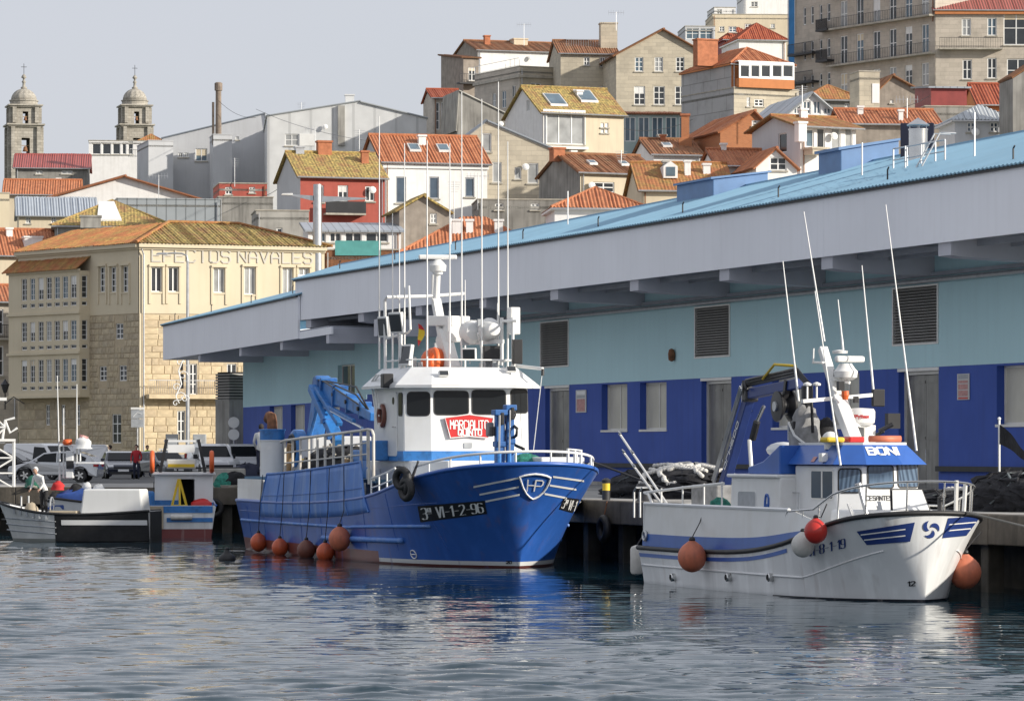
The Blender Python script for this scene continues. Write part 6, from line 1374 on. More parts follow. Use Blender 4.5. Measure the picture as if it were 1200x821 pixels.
def railing(parent, pts, h, mids=(), r=.022, mt='white_paint', post=None, name='rail', ends=True):
    """guard rail: pts are base points of the posts"""
    mb = MB(); up = lambda p, k: V(p)+V((0,0,h*k))
    mb.tube([up(p,1) for p in pts], r, 6)
    for k in mids: mb.tube([up(p,k) for p in pts], r*.75, 5)
    for p in pts: mb.tube([V(p), up(p,1)], r*(post or .9), 5)
    return mb.build(name, mt, parent, smooth=False)
def fender(label, world, r, mt, ropes=None, squash=1.12, name='buoy_fender', group=None, cap='black_plastic'):
    """round inflatable buoy with eye at the top and its rope"""
    t = thing(name, label, 'fender', world, 0, group)
    prof = [(.02,-r*squash)]+[(r*math.sin(a)*(1 if a < 1.9 else 1-.12*(a-1.9)), -r*squash*math.cos(a)) for a in [math.pi*k/12 for k in range(1,11)]]+[(r*.2,r*1.12),(r*.17,r*1.3)]
    MB().lathe(prof, n=20).build('float', mt, t, smooth=True)
    MB().lathe([(r*.22,r*1.08),(r*.23,r*1.25),(r*.15,r*1.38),(.01,r*1.4)], n=10).build('eye', cap, t, smooth=True)
    if ropes: MB().tube([(0,0,r*1.35)]+[V(q)-V(world) for q in ropes], .014, 5).build('rope', 'dark_rope', t)
    return t
def ring(mb, c, R_, r, ax='y', n=20, m=8):
    pts = []
    for k in range(n):
        a = 2*math.pi*k/n; x, y = R_*math.cos(a), R_*math.sin(a); pts.append(V(c)+(V((x,0,y)) if ax == 'y' else V((0,x,y)) if ax == 'x' else V((x,y,0))))
    mb.tube(pts, r, m, closed=True)
def whip(parent, a, b, r=.022, mt='white_paint', name='antenna'):
    a, b = V(a), V(b); m_ = a.lerp(b, .25); mb = MB(); mb.tube([a, m_], r*1.25, 6); mb.tube([m_, b], [r, r*.55], 6); return mb.build(name, mt, parent)
def to_world(fr, p): q = fr.o+fr.ex*p[0]+fr.ey*p[1]; return V((q.x, q.y, fr.z+p[2]))
def flood(parent, c, d, w=.36, h=.3, name='floodlight'):
    """floodlight: white can, dark glass, yoke, facing direction d"""
    d = V(d).normalized(); M3 = d.to_track_quat('Y','Z').to_matrix(); 
    o = MB().box(c, (w,.12,h), M3).build(name, 'white_paint', parent, bevel=.02)
    MB().box(V(c)+d*.064, (w*.86,.01,h*.82), M3).build('lens', 'glass_dark', o); MB().tube([V(c)-d*.05, V(c)-d*.05-V((0,0,h*.8))], .02, 5).build('yoke', 'galvanised', o); return o
def coil(parent, c, R_, n, mt='rope', r=.025, name='rope_coil'):
    mb = MB(); rg = random.Random(int(R_*997+n))
    for i in range(n): ring(mb, V(c)+V((rg.uniform(-.06,.06),rg.uniform(-.06,.06),i*r*1.5)), R_*(1-.25*rg.random()), r, 'z', 14, 5)
    return mb.build(name, mt, parent)
# ---------------------------------------------------------------- the blue seiner
tf = Fr(on_line(609, perp(609, 41.8)), hf.a, 0.0)
TP = tf.p
TR = thing('fishing_boat', 'large blue fishing boat with white wheelhouse and red nameplate moored at the quay', 'boat', tf.loc(), tf.a)
xst = tf.uz(275, 587, -2.7)[0]
th_ = Hull(xst, 2.8, [(0,1.62),(.3,1.62),(.55,1.74),(.72,1.95),(.85,2.38),(.94,2.7),(1,2.9)], rake=(.30,.09), t0=.42, deck=(10.0,.48), wl=(5.0,1.0), wlw=.95, stern=(.95,.86), flare=1.25)
def paint_hull(name, base, bands, rust=0.0, dirt=(0.2,0.2,0.22)):
    """hull paint with bands by height above the water (object z) and weathering streaks"""
    m = mat(name, base, 0.34, var=0.07, scale=.8, streak=.28, streak_col=tuple(v*1.6+.02 for v in base), coat=.1, stain=.4, stain_col=tuple(v*.55+.02 for v in base), stain_scale=.7, bump=.35, bscale=1.3)
    n = m.node_tree.nodes; l = m.node_tree.links; b = n['Principled BSDF']; src = b.inputs['Base Color'].links[0].from_socket
    tc = n.new('ShaderNodeTexCoord'); sx = n.new('ShaderNodeSeparateXYZ'); l.new(tc.outputs['Object'], sx.inputs[0])
    no = n.new('ShaderNodeTexNoise'); no.inputs['Scale'].default_value = 1.2; no.inputs['Detail'].default_value = 6; l.new(tc.outputs['Object'], no.inputs[0])
    for (zlim, slope, col, xmin, *xm) in bands:
        # zlim: band covers everything below zlim + slope*x
        mu = n.new('ShaderNodeMath'); mu.operation = 'MULTIPLY'; mu.inputs[1].default_value = slope; l.new(sx.outputs[0], mu.inputs[0])
        ad = n.new('ShaderNodeMath'); ad.inputs[1].default_value = zlim; l.new(mu.outputs[0], ad.inputs[0])
        lt = n.new('ShaderNodeMath'); lt.operation = 'LESS_THAN'; l.new(sx.outputs[2], lt.inputs[0]); l.new(ad.outputs[0], lt.inputs[1])
        f = lt.outputs[0]
        if xmin is not None:
            g = n.new('ShaderNodeMath'); g.operation = 'GREATER_THAN'; g.inputs[1].default_value = xmin; l.new(sx.outputs[0], g.inputs[0])
            k = n.new('ShaderNodeMath'); k.operation = 'MULTIPLY'; l.new(f, k.inputs[0]); l.new(g.outputs[0], k.inputs[1]); f = k.outputs[0]
        if xm:
            g = n.new('ShaderNodeMath'); g.operation = 'LESS_THAN'; g.inputs[1].default_value = xm[0]; l.new(sx.outputs[0], g.inputs[0])
            k = n.new('ShaderNodeMath'); k.operation = 'MULTIPLY'; l.new(f, k.inputs[0]); l.new(g.outputs[0], k.inputs[1]); f = k.outputs[0]
        x = n.new('ShaderNodeMixRGB'); l.new(f, x.inputs[0]); l.new(src, x.inputs[1]); x.inputs[2].default_value = (*col, 1); src = x.outputs[0]
    mp = n.new('ShaderNodeMapping'); mp.inputs['Scale'].default_value = (1.4, 1.4, .10); l.new(tc.outputs['Object'], mp.inputs[0])
    rn = n.new('ShaderNodeTexNoise'); rn.inputs['Scale'].default_value = 2.6; rn.inputs['Detail'].default_value = 7; l.new(mp.outputs[0], rn.inputs[0])
    rr3 = n.new('ShaderNodeMapRange'); rr3.inputs[1].default_value = .58; rr3.inputs[2].default_value = .74; rr3.inputs[4].default_value = .55; l.new(rn.outputs[0], rr3.inputs[0])
    x = n.new('ShaderNodeMixRGB'); l.new(rr3.outputs[0], x.inputs[0]); l.new(src, x.inputs[1]); x.inputs[2].default_value = (*[v*.55+w*.45 for v, w in zip(base, (.20,.11,.055))], 1); src = x.outputs[0]
    l.new(src, b.inputs['Base Color']); return m
xw = th_.hitpx(tf, 445, 660)[0]
paint_hull('trawler_hull', (0.026, 0.105, 0.40), [(.34,-.004,(0.16,0.045,0.035),None,xw),(.17,0,(.62,.63,.63),xw),(.055,0,(0.10,0.03,0.025),None)])
# the red boot top only shows aft of the white line
hm = MB(); th_.mesh(hm); hull_o = hm.build('hull', 'trawler_hull', TR, smooth=True, auto=True)
nd = MATS['trawler_hull'].node_tree
dk = MB(); th_.deck(dk, .55); dk.build('deck', 'boat_deck', TR, fix=False)
for sd_ in (-1, 1): inn = MB(); th_.inner(inn, .56, sides=(sd_,)); inn.build('bulwark_lining', 'boat_white', TR, fix=False)
MB().tube(th_.edge_line(.02, -.03), .06, 7).build('cap_rail', 'boat_blue', TR, smooth=True)
# rubbing strakes
st = MB()
xa = th_.hitpx(tf, 412, 629)[0]; xb = th_.hitpx(tf, 505, 617)[0]
for sd in (-1, 1):
    th_.rail_tube(st, xst+.3, xb, lambda x: 1.0+.022*max(0, x-xa) + (.0 if x < xa else .02), .05, sd, .01, 60)
    th_.rail_tube(st, th_.hitpx(tf, 380, 643)[0], th_.hitpx(tf, 474, 637)[0], lambda x: .62+.01*(x+12), .085, sd, .02, 30)
st.build('rubbing_strake', 'side_plate_blue', hull_o, smooth=True)
# welded plate seams
sx_ = xst+1.6
while sx_ < -1.2:
    MB().tube([th_.pt(sx_, .42+(th_.sheer(th_.t_of(sx_,1.6))-.55)*k/8, -1, .003) for k in range(9)], .011, 4).build('plate_seam', 'trawler_hull', hull_o); sx_ += 2.35
MB().tube([th_.pt(xst+.4+(-1.0-xst-.4)*k/50, 1.32+.02*max(0,k-25), -1, .003) for k in range(51)], .011, 4).build('plate_seam', 'trawler_hull', hull_o)
# raised side plating aft
xl0, xl1 = tf.uz(303, 590, -2.8)[0], tf.uz(310, 555, -2.8)[0]; xr1, xr0 = tf.uz(420, 541, -2.8)[0], tf.uz(430, 583, -2.8)[0]
for sd in (-1, 1):
    pm_ = MB()
    def fn(a, b, sd=sd):
        x0 = xl0+(xl1-xl0)*b; x1 = xr0+(xr1-xr0)*b; x = x0+(x1-x0)*a
        zs = th_.sheer(th_.t_of(x, 1.7))-.45; zt = 2.53+(2.96-2.53)*a**1.3; z = zs+(zt-zs)*b
        y = th_.half(x, min(z, zs+.4))+.014-.10*max(0,b-.3); return (x, sd*y, z)
    pm_.grid(fn, 44, 8, flip=sd > 0); o = pm_.build('side_plating', 'side_plate_blue', TR, smooth=True, fix=False, solid=.03)
    tr_ = MB(); tr_.tube([fn(0,k/8) for k in range(9)]+[fn(i/30,1) for i in range(31)]+[fn(1,1-k/8) for k in range(9)], .035, 6); tr_.build('edge_trim', 'side_plate_blue', o)
    if sd < 0:
        sm_ = MB()
        for k in range(1, 6): sm_.tube([V(fn(k/6, b/6))-V((0,.012,0)) for b in range(7)], .012, 4)
        sm_.tube([V(fn(i/30, .5))-V((0,.012,0)) for i in range(31)], .014, 4); sm_.build('weld_seam', 'side_plate_blue', o)
dkz = 2.45
MB().bx(xst+.35, xr1-.1, -2.45, 2.45, dkz-.12, dkz-.02).build('upper_deck', 'boat_deck', TR)
# white stern bulwark
wb_ = MB()
for sd in (-1, 1): wb_.grid(lambda a, b, sd=sd: (xst+.02+(xl0-.05-xst)*a, sd*(th_.half(xst+.02+(xl0-.05-xst)*a, 1.6)-.05), 1.5+.85*b), 6, 3, flip=sd > 0)
wb_.quad((xst+.03,-2.55,1.5),(xst+.03,2.55,1.5),(xst+.03,2.55,2.35),(xst+.03,-2.55,2.35)); wb_.build('stern_bulwark', 'boat_white', TR, fix=False, solid=.05)
# aft rail
pts = [TP(px, py, -2.62) for px, py in ((334,552),(343,551),(352,550.5),(362,549.5),(372,548.5),(381,548),(391,547),(402,545),(412,543.5),(423,542),(431,541))]
top = []; mat('rail_paint', (.62,.60,.55), .55, var=.08, stain=.45, stain_col=(.30,.17,.09), stain_scale=2.2)
for i, p in enumerate(pts):
    h = 1.1; p = V((p.x, p.y, 2.5+.03*i)); q = p+V((0,0,h)); MB().box((p+q)/2, (.09,.06,h)).build('rail_post', 'rail_paint', TR); top.append(q)
rr_ = MB(); rr_.tube([top[0]-V((.5,0,.05))]+top+[top[-1]+V((.45,0,-.02)), top[-1]+V((.6,0,-.15)), top[-1]+V((.62,0,-1.5))], .045, 8)
for k in (.35, .65): rr_.tube([p-V((0,0,1.1*(1-k))) for p in top], .025, 6)
rr_.tube([top[-1]+V((.1,0,0)), top[-1]+V((.1,0,-1.6))], .04, 6); rr_.build('rail', 'rail_paint', TR)
railing(TR, [V((xst+.6+i*1.15, 2.5, 2.45)) for i in range(12)], 1.1, (.35,.65), .035, 'rail_paint')
# cylindrical winch housing with exhaust
c = TP(319, 553, -1.9); c.z = 2.43
cy = MB().lathe([(.40,0),(.40,1.15),(.42,1.16),(.42,1.2)], c, 20).build('drum_housing', 'boat_white', TR, auto=True); MB().lathe([(.41,1.2),(.41,1.5),(.43,1.5),(.43,1.55),(.3,1.56)], c, 20).build('drum_top', 'bright_blue', cy, auto=True)
MB().tube([c+V((0,0,1.4)), c+V((0,0,1.75)), c+V((-.1,0,1.95)), c+V((-.35,0,1.98)), c+V((-.5,0,1.85))], .17, 10).build('exhaust_pipe', 'rust', cy, smooth=True)
MB().bx(c.x+.3, c.x+2.4, -1.2, .8, 2.43, 3.75).build('winch_house', 'grey_render', TR, bevel=.05)
# knuckle crane aft
mat('crane_blue2', (.035,.15,.42), .42, var=.12, stain=.5, stain_col=(.015,.03,.07), stain_scale=4)
cb = TP(369, 505, -.7); cx, cyy = cb.x, -.7
cz0 = 2.43
MB().lathe([(.5,0),(.45,.5),(.34,.6),(.34,1.2)], (cx,cyy,cz0), 14).build('crane_base', 'bright_blue', TR, auto=True)
P1 = V((cx,cyy,cz0+1.2)); EL = TP(377, 452, -.7); BE = TP(441, 488, -.7); DN = TP(397, 519, -.9); CR = TP(362, 493, -1.0)
crane = MB(); crane.beam(P1, V((EL.x,EL.y,EL.z-.1)), .46, .50, (1,0,0)).build('crane_column', 'bright_blue', TR, bevel=.04)
mb = MB(); mb.prism([(0,-.32),(.9,-.37),(3.6,-.20),(BE-EL).length and ((BE-EL).length,-.14),((BE-EL).length,.13),(1.2,.26),(0,.25)], -.2, .2, lambda a,b,c_: EL+(BE-EL).normalized()*a+V((0,1,0)).cross((BE-EL).normalized())*-b*1.0+V((0,c_,0))); mb.build('crane_boom', 'bright_blue', TR, bevel=.03)
mb = MB(); mb.beam(EL+V((.1,-.3,-.05)), DN, .26, .38, (0,1,0)); mb.beam(EL+V((.5,-.3,-.1)), DN+V((.1,0,.6)), .16, .2, (0,1,0)); mb.build('crane_jib', 'bright_blue', TR, bevel=.03)
mb = MB(); mb.tube([P1+V((.2,-.25,0)), EL+V((.9,-.25,-.25))], .07, 8); mb.build('crane_ram', 'bright_blue', TR); MB().tube([EL+V((.6,-.28,-.6)), BE+V((-.6,-.28,-.35))], .045, 8).build('ram_rod', 'steel', TR)
mb = MB(); mb.lathe([(.55,-.2),(.62,-.15),(.62,.15),(.55,.2)], (cx-.6,-1.1,3.35), 16, axis='y'); mb.build('winch_drum', 'bright_blue', TR, auto=True)
mb = MB(); ring(mb, (cx-.6,-1.31,3.35), .42, .07, 'y'); ring(mb, (cx-.6,-1.31,3.35), .22, .06, 'y'); mb.lathe([(.12,-.05),(.12,.05)], (cx-.6,-1.33,3.35), 10, axis='y'); mb.build('drum_flange', 'black_plastic', TR)
mb = MB()
for k in range(5): mb.tube([EL+V((-.1-.05*k,-.15+.08*k,.05)), EL+V((-.42-.06*k,-.1+.06*k,.12-.1*k)), EL+V((-.42,-.1+.07*k,-.8)), P1+V((-.3,-.1+.06*k,.2))], .045, 6)
for k in range(3): mb.tube([EL+V((.2,-.2,.2)), EL+V((1.2,-.24+.1*k,.12)), BE+V((-1.6,-.2,.45+.25*k)), BE+V((-.3,-.1,.1))], .03, 5)
mb.build('hydraulic_hose', 'black_plastic', TR, smooth=True)
bdir = (BE-EL).normalized(); bup = bdir.cross(V((0,1,0)))
for f_, w_ in ((.12,.56),(.34,.52),(.58,.46),(.8,.40)):
    q = EL.lerp(BE, f_); M3 = Matrix((bdir, V((0,1,0)), bup)).transposed(); MB().box(q, (.14,w_,w_*1.35), M3).build('boom_collar', 'crane_blue2', TR, bevel=.02)
    MB().lathe([(.07,-.27),(.07,.27)], q+bup*.05, 10, axis='y').build('boom_pin', 'black_plastic', TR)
for f_ in (.3,.62,.9): q = EL.lerp(DN, f_)+V((.05,-.2,0)); MB().box(q, (.3,.34,.16)).build('jib_collar', 'crane_blue2', TR, bevel=.02)
MB().lathe([(.3,-.26),(.34,-.2),(.34,.2),(.3,.26)], EL+V((.05,0,0)), 14, axis='y').build('crane_knuckle', 'crane_blue2', TR, auto=True)
MB().beam(EL.lerp(BE,.2)+V((0,-.26,-.42)), EL.lerp(BE,.75)+V((0,-.26,-.4)), .12, .14).build('boom_ram', 'bright_blue', TR, bevel=.02)
# gear on the upper deck
rg = random.Random(5)
for k in range(9):
    coil(TR, (cx+1.3+k*.95+rg.uniform(-.2,.2), rg.uniform(-1.9,-.6), 2.45), rg.uniform(.3,.5), 5, rg.choice(['dark_rope','rope','net_black','net_green']), .04)
mb = MB()
def heap(mb, c, rx, ry, h, n=14, m=9, seed=1, jit=.18):
    rg_ = random.Random(seed); vs = []; o = len(mb.v)
    for j in range(m+1):
        for i in range(n):
            a = 2*math.pi*i/n; f = j/m; rr2 = math.cos(f*math.pi/2)**.7; k = 1+rg_.uniform(-jit,jit)
            mb.v.append((c[0]+rx*rr2*math.cos(a)*k, c[1]+ry*rr2*math.sin(a)*k, c[2]+h*math.sin(f*math.pi/2)*(1+rg_.uniform(-jit,jit)*.6*(f>0))))
    for j in range(m):
        for i in range(n): mb.f.append([o+j*n+i, o+j*n+(i+1)%n, o+(j+1)*n+(i+1)%n, o+(j+1)*n+i]); mb.mi.append(mb.m)
heap(mb, (cx+4.6,-.9,2.44), 3.2, 1.2, .95, 26, 10, 3); mb.build('net_heap', 'net_black', TR, smooth=True)
mb = MB()
for k in range(120):
    a = rg.uniform(-2.6,2.6); p = V((cx+4.6+a, -.9+rg.uniform(-.9,.9), 2.75+.6*(1-abs(a)/2.8)+rg.uniform(-.1,.15))); mb.lathe([(.05,-.06),(.06,0),(.05,.06)], p, 6, Matrix.Rotation(rg.uniform(0,3),3,'X'))
stuff(mb.build('net_floats', 'rope', TR))
for x_ in (2.2, 7.2): MB().box((cx+x_,-1.5,2.75),(.5,.4,.55)).build('crate', 'yellow_plastic' if x_ < 3 else 'wood', TR, bevel=.03)
MB().tube([(cx+1.5,-2.1,2.5),(cx+1.7,-2.0,3.5)], .09, 8).tube([(cx+1.9,-2.1,2.5),(cx+1.95,-2.0,3.4)], .08, 8).build('wooden_post', 'wood', TR)
# lower deckhouse
yL0 = tf.at_x(473, 452, tf.uz(551, 452, .05)[0]-.34).y
lhx0, lhx1 = tf.uz(421, 545, -2.0)[0], tf.uz(560, 545, 0)[0]
lh, lf = cabin(TR, 'deckhouse', [(lhx0,-1.75),(lhx1-.9,-1.75),(lhx1,-.9),(lhx1,.9),(lhx1-.9,1.75),(lhx0,1.75)], [(lhx0,-1.75),(lhx1-.9,-1.75),(lhx1,-.9),(lhx1,.9),(lhx1-.9,1.75),(lhx0,1.75)], 1.1, 2.99, 'boat_white')
fc = lf[0]; boat_window(lh, fc, fc.rect(tf, 462, 546, 477, 572), .25, 'glass_boat', 'boat_white')
mb = MB(); a_ = lf[0].rect(tf, 430, 549, 446, 590); plate(lf[0], rrect(a_[0], max(a_[1],.05), a_[2], a_[3], .1), 0, .03).build('side_door', 'boat_white', lh, bevel=.01)
MB().bx(TP(437,530,yL0).x, TP(456,530,yL0).x, yL0-.4, yL0-.02, 2.99, 3.58).build('deck_locker', 'bright_blue', TR, bevel=.03)
MB().bx(lhx0-2.6, lhx0-.02, -1.5, 1.5, 2.43, 3.3).build('winch_locker', 'bright_blue', TR, bevel=.04)
# wheelhouse
zw0, zw1 = 3.0, 5.18
yF = lambda px, x: tf.at_x(px, 452, x).y
xF = tf.uz(551, 452, .05)[0]; xC = xF-.34
yl1 = yF(473, xC); yl2 = yF(505.5, xF); yr2 = yF(595, xF); yr1 = yF(620, xC)
hwid = min(abs(yl1), abs(yr1), 2.25)
xA = tf.uz(438, 452, yl1)[0]
bot = [(xA,yl1),(xC,yl1),(xF,yl2),(xF,yr2),(xC,yr1),(xA,yr1)]
topp = [(xA,yl1),(xC-.1,yl1),(xF-.10,yl2),(xF-.10,yr2),(xC-.1,yr1),(xA,yr1)]
wh, wfc = cabin(TR, 'wheelhouse', bot, topp, zw0, zw1, 'boat_white', .04)
side, ch1, frt, ch2 = wfc[0], wfc[1], wfc[2], wfc[3]
boat_window(wh, ch1, ch1.rect(tf, 478, 460, 503, 486), .09); boat_window(wh, frt, frt.rect(tf, 509.5, 459, 548, 485), .09); boat_window(wh, frt, frt.rect(tf, 554, 458, 591.5, 484.5), .09); boat_window(wh, ch2, ch2.rect(tf, 599.5, 457, 617, 483), .09)
boat_window(wh, side, side.rect(tf, 467.5, 461, 471.5, 486), .05)
rc = side.rect(tf, 452.5, 459, 466, 536); d_ = plate(side, rrect(rc[0], max(rc[1],.12), rc[2], rc[3], .12), 0, .035).build('door', 'boat_white', wh, bevel=.012)
rc2 = side.rect(tf, 461.2, 465, 463.3, 474); plate(side, rrect(*rc2, .1), .03, .045).build('porthole', 'glass_boat', d_); u_, v_ = side.px(tf, 465.5, 500); MB().tube([side.pt(u_,v_,.04), side.pt(u_,v_,.09), side.pt(u_-.2,v_,.09)], .018, 6).build('handle', 'steel', d_)
for fc_ in (side, ch1, frt, ch2): plate(fc_, [(-.0,-.02),(fc_.w,-.02),(fc_.w,.27),(0,.27)], .0, .012).build('blue_band', 'bright_blue', wh)
rc = frt.rect(tf, 543.5, 518.5, 553, 525); plate(frt, rrect(*rc, .03), 0, .03).build('vent', 'sign_grey', wh)
# life ring on the side
u_, v_ = side.px(tf, 450.5, 487); mb = MB(); cc = side.pt(u_, v_, .08); ring(mb, cc, .29, .075, 'y'); lr = mb.build('life_ring', 'brown_buoy', TR, smooth=True)
MB().box(cc+V((.0,-.01,.29)),(.12,.17,.17)).box(cc+V((0,-.01,-.29)),(.12,.17,.17)).build('band', 'letter_white', lr)
# nameplate
rc = frt.rect(tf, 520.5, 488, 577, 513); u0, v0, u1, v1 = rc; um = (u0+u1)/2
poly = [(u0+.16,v0),(um,v0+.05),(u1-.16,v0),(u1,v1-.04),(um,v1+.06),(u0,v1-.04)]
npl = plate(frt, poly, .05, .09).build('nameplate', 'red_paint', wh, bevel=.01)
ed_ = MB(); ed_.tube([frt.pt(*p, .092) for p in poly], .018, 5, closed=True); ed_.build('plate_edge', 'letter_white', npl)
strokes('name_lettering', 'MARCIALITO', (u1-u0)*.80, .27, .03, .012, 'letter_white', npl, lambda u, v, w: frt.pt(u0+(u1-u0)*.10+u, v0+.40*(v1-v0)+v, .091+w))
strokes('name_lettering', 'QUINTO', (u1-u0)*.50, .20, .036, .012, 'letter_white', npl, lambda u, v, w: frt.pt(u0+(u1-u0)*.26+u, v0+.06+v, .091+w))
# visor roof
zr = 5.72; ex = .32
rb = [(xA-.35,yl1-.28),(xC+.12,yl1-.3),(xF+.42,yl2-.12),(xF+.42,yr2+.12),(xC+.12,yr1+.3),(xA-.35,yr1+.28)]
rt = [(xA-.1,yl1+.28),(xC-.25,yl1+.3),(xF-.25,yl2+.12),(xF-.25,yr2-.12),(xC-.25,yr1-.3),(xA-.1,yr1-.28)]
rf, rfc = cabin(TR, 'visor_roof', rb, rt, zw1+.0, zr, 'boat_white', .02)
MB().prism(rb, zw1-.07, zw1-.005, lambda a,b,c_: (a,b,c_)).build('eave', 'boat_white', rf)
for px, py in ((519, 441), (598, 436)):
    u_, v_ = rfc[2].px(tf, px, py); q = rfc[2].pt(u_, v_, .1); flood(TR, q, rfc[2].n+V((0,0,-.5)), .30, .17)
# roof rail
mb = MB(); q = [V((x,y,zr)) for x,y in ((xA+.2,yl1+.3),(xC-.3,yl1+.35),(xF-.4,yl2),(xF-.4,yr2),(xC-.3,yr1-.35),(xA+.2,yr1-.3))]
railing(TR, q, .22, (), .025, 'white_paint')
# left side frame with floodlights, yard, mast
def tp(px, py, y): return TP(px, py, y)
mast = MB(); mast.beam(tp(531,436,.0), tp(519,392,.0), .5, .35, (0,1,0)); mast.beam(tp(519,395,.0), tp(511,352,.0), .24, .24, (0,1,0)); mast.tube([tp(511,356,.0), tp(512.5,318,.0)], .10, 10); mast.tube([tp(507,352,.0), tp(507.5,322,.0)], .05, 8)
ms = mast.build('mast', 'white_paint', TR, bevel=.0)
q = tp(513, 313, .0); mb = MB(); mb.lathe([(.14,-.22),(.16,-.15),(.24,-.12),(.26,.05),(.18,.14),(.10,.22)], q, 14); mb.build('radar_pedestal', 'white_paint', ms, auto=True)
MB().box(q+V((.0,0,.30)),(.16,1.15,.14), Matrix.Rotation(R(-12),3,'Z')).build('radar_scanner', 'white_paint', ms, bevel=.04)
yd = MB(); yd.tube([tp(451.5,436,-1.6), tp(451,352,-1.6), tp(453.5,348,-1.6), tp(500,347,-.3), tp(545,344,.9)], .05, 8); yd.tube([tp(451,397,-1.6), tp(478,390,-1.2), tp(481,386,-1.2), tp(479,335,-1.2)], .035, 6); yd.tube([tp(470,434,-1.6), tp(470,392,-1.6)], .05, 6); yd.build('yard', 'white_paint', TR)
MB().beam(tp(512,376,.0), tp(540,376,.4), .7, .3).build('equipment_box', 'white_paint', TR, bevel=.03)
MB().box(tp(530,386,.2),(.55,.45,.75)).build('equipment_box', 'white_paint', TR, bevel=.03)
# whips
for px, p0, p1, y in ((444.5,436,136,-1.6),(460,375,250,-1.5),(468,348,283,-1.1),(474,436,168,-1.3),(500.5,436,165,-.9),(527,436,168,-.3),(541,440,108,.2),(564.5,436,116,.6),(584,430,96,1.2),(595,420,166,1.4),(545,436,328,.5),(583,425,355,1.1)):
    a_, b_ = tp(px, p0, y), tp(px-.0, p1, y); whip(TR, V((a_.x,a_.y,zr)), b_, .027)
# floodlights, horns, domes
flood(TR, tp(450,383,-1.6), (.3,-1,-.1), .5, .62); flood(TR, tp(465,378,-1.5), (.5,-1,-.2), .55, .62)
flood(TR, tp(476,416,-1.5), (.25,-1,.15), .62, .62); flood(TR, tp(550,415,.2), (.9,-.6,-.1), .42, .36)
MB().box(tp(453.5,446,-2.2),(.3,.32,.42)).build('loudspeaker', 'black_plastic', TR, bevel=.03)
lf_ = MB(); lf_.ball(tp(509,422,-.35), .40, 16, 10, (1.2,1,.95)); lf_.build('liferaft_ring', 'life_orange', TR, smooth=True)
mb = MB(); ring(mb, tp(509,422,-.75), .30, .09, 'y'); mb.build('life_ring', 'life_orange', TR, smooth=True)
mb = MB(); mb.lathe([(.12,-.3),(.34,-.22),(.36,.1),(.25,.28),(.05,.34)], tp(553,389,.5), 14, axis='x'); mb.lathe([(.36,-.28),(.22,-.05),(.18,.2),(.05,.24)], tp(577,386,.9), 14, axis='x'); mb.build('radome', 'white_paint', TR, auto=True)
MB().box(tp(602,376,1.5),(.35,.3,.8)).build('equipment_box', 'white_paint', TR, bevel=.03); MB().box(tp(606,412,1.5),(.2,.28,.72)).box(tp(575,414,.9),(.3,.5,.45)).build('battery_box', 'black_plastic', TR, bevel=.02)
mb = MB(); mb.tube([tp(588,428,1.2), tp(588,372,1.2)], .06, 6).tube([tp(601,428,1.4), tp(601,372,1.4)], .05, 6).tube([tp(588,376,1.2), tp(606,376,1.4)], .04, 6).beam(tp(540,402,.3), tp(590,400,1.2), .08, .12).tube([tp(560,390,.5), tp(569,432,.9)], .03, 6); mb.build('antenna_frame', 'white_paint', TR)
mb = MB()
for px, py, y, s_ in ((522,394,.1,.14),(545,399,.3,.16),(562,378,.6,.12),(572,424,.9,.2),(579,430,1.0,.14),(565,430,.8,.14),(511,405,.0,.1),(484,424,-1.2,.16),(492,428,-1.0,.12),(508,430,-.6,.12)): mb.box(tp(px,py,y),(s_,s_*1.1,s_*1.7))
stuff(mb.build('instrument', 'sign_grey', TR))
MB().tube([tp(600,428,1.7), tp(636,432,2.2)], .05, 8).build('side_boom', 'white_paint', TR); MB().tube([tp(636,432,2.2), tp(636,440,2.2)], .05, 6).build('pulley', 'black_metal', TR); MB().tube([tp(635,440,2.2), tp(625,529,2.0)], .012, 5).build('rope', 'letter_white', TR)
fl = MB(); f0 = tp(490,379,-1.2); fl.grid(lambda a,b: f0+V((.05*math.sin(b*6),.1*a*math.sin(b*4)+.05*a, -.62*b))+V((.16*a,0,-.05*a)), 4, 8); fl.mi = [1 if 2 <= (i//4) <= 5 else 0 for i in range(len(fl.f))]; fl.build('flag', ['flag_red','flag_yellow'], TR, fix=False)
# ladder hoops on the port-aft side of the wheelhouse
mb = MB()
for dx in (0, .3): mb.tube([tp(441,488,yl1-.1)+V((dx,0,0)), tp(437,462,yl1-.1)+V((dx,0,0)), tp(436,446,yl1-.1)+V((dx,0,0)), tp(441,441,yl1-.1)+V((dx,0,.05)), tp(448,440,yl1)+V((dx,0,0))], .03, 6)
mb.build('hand_rail', 'white_paint', TR)
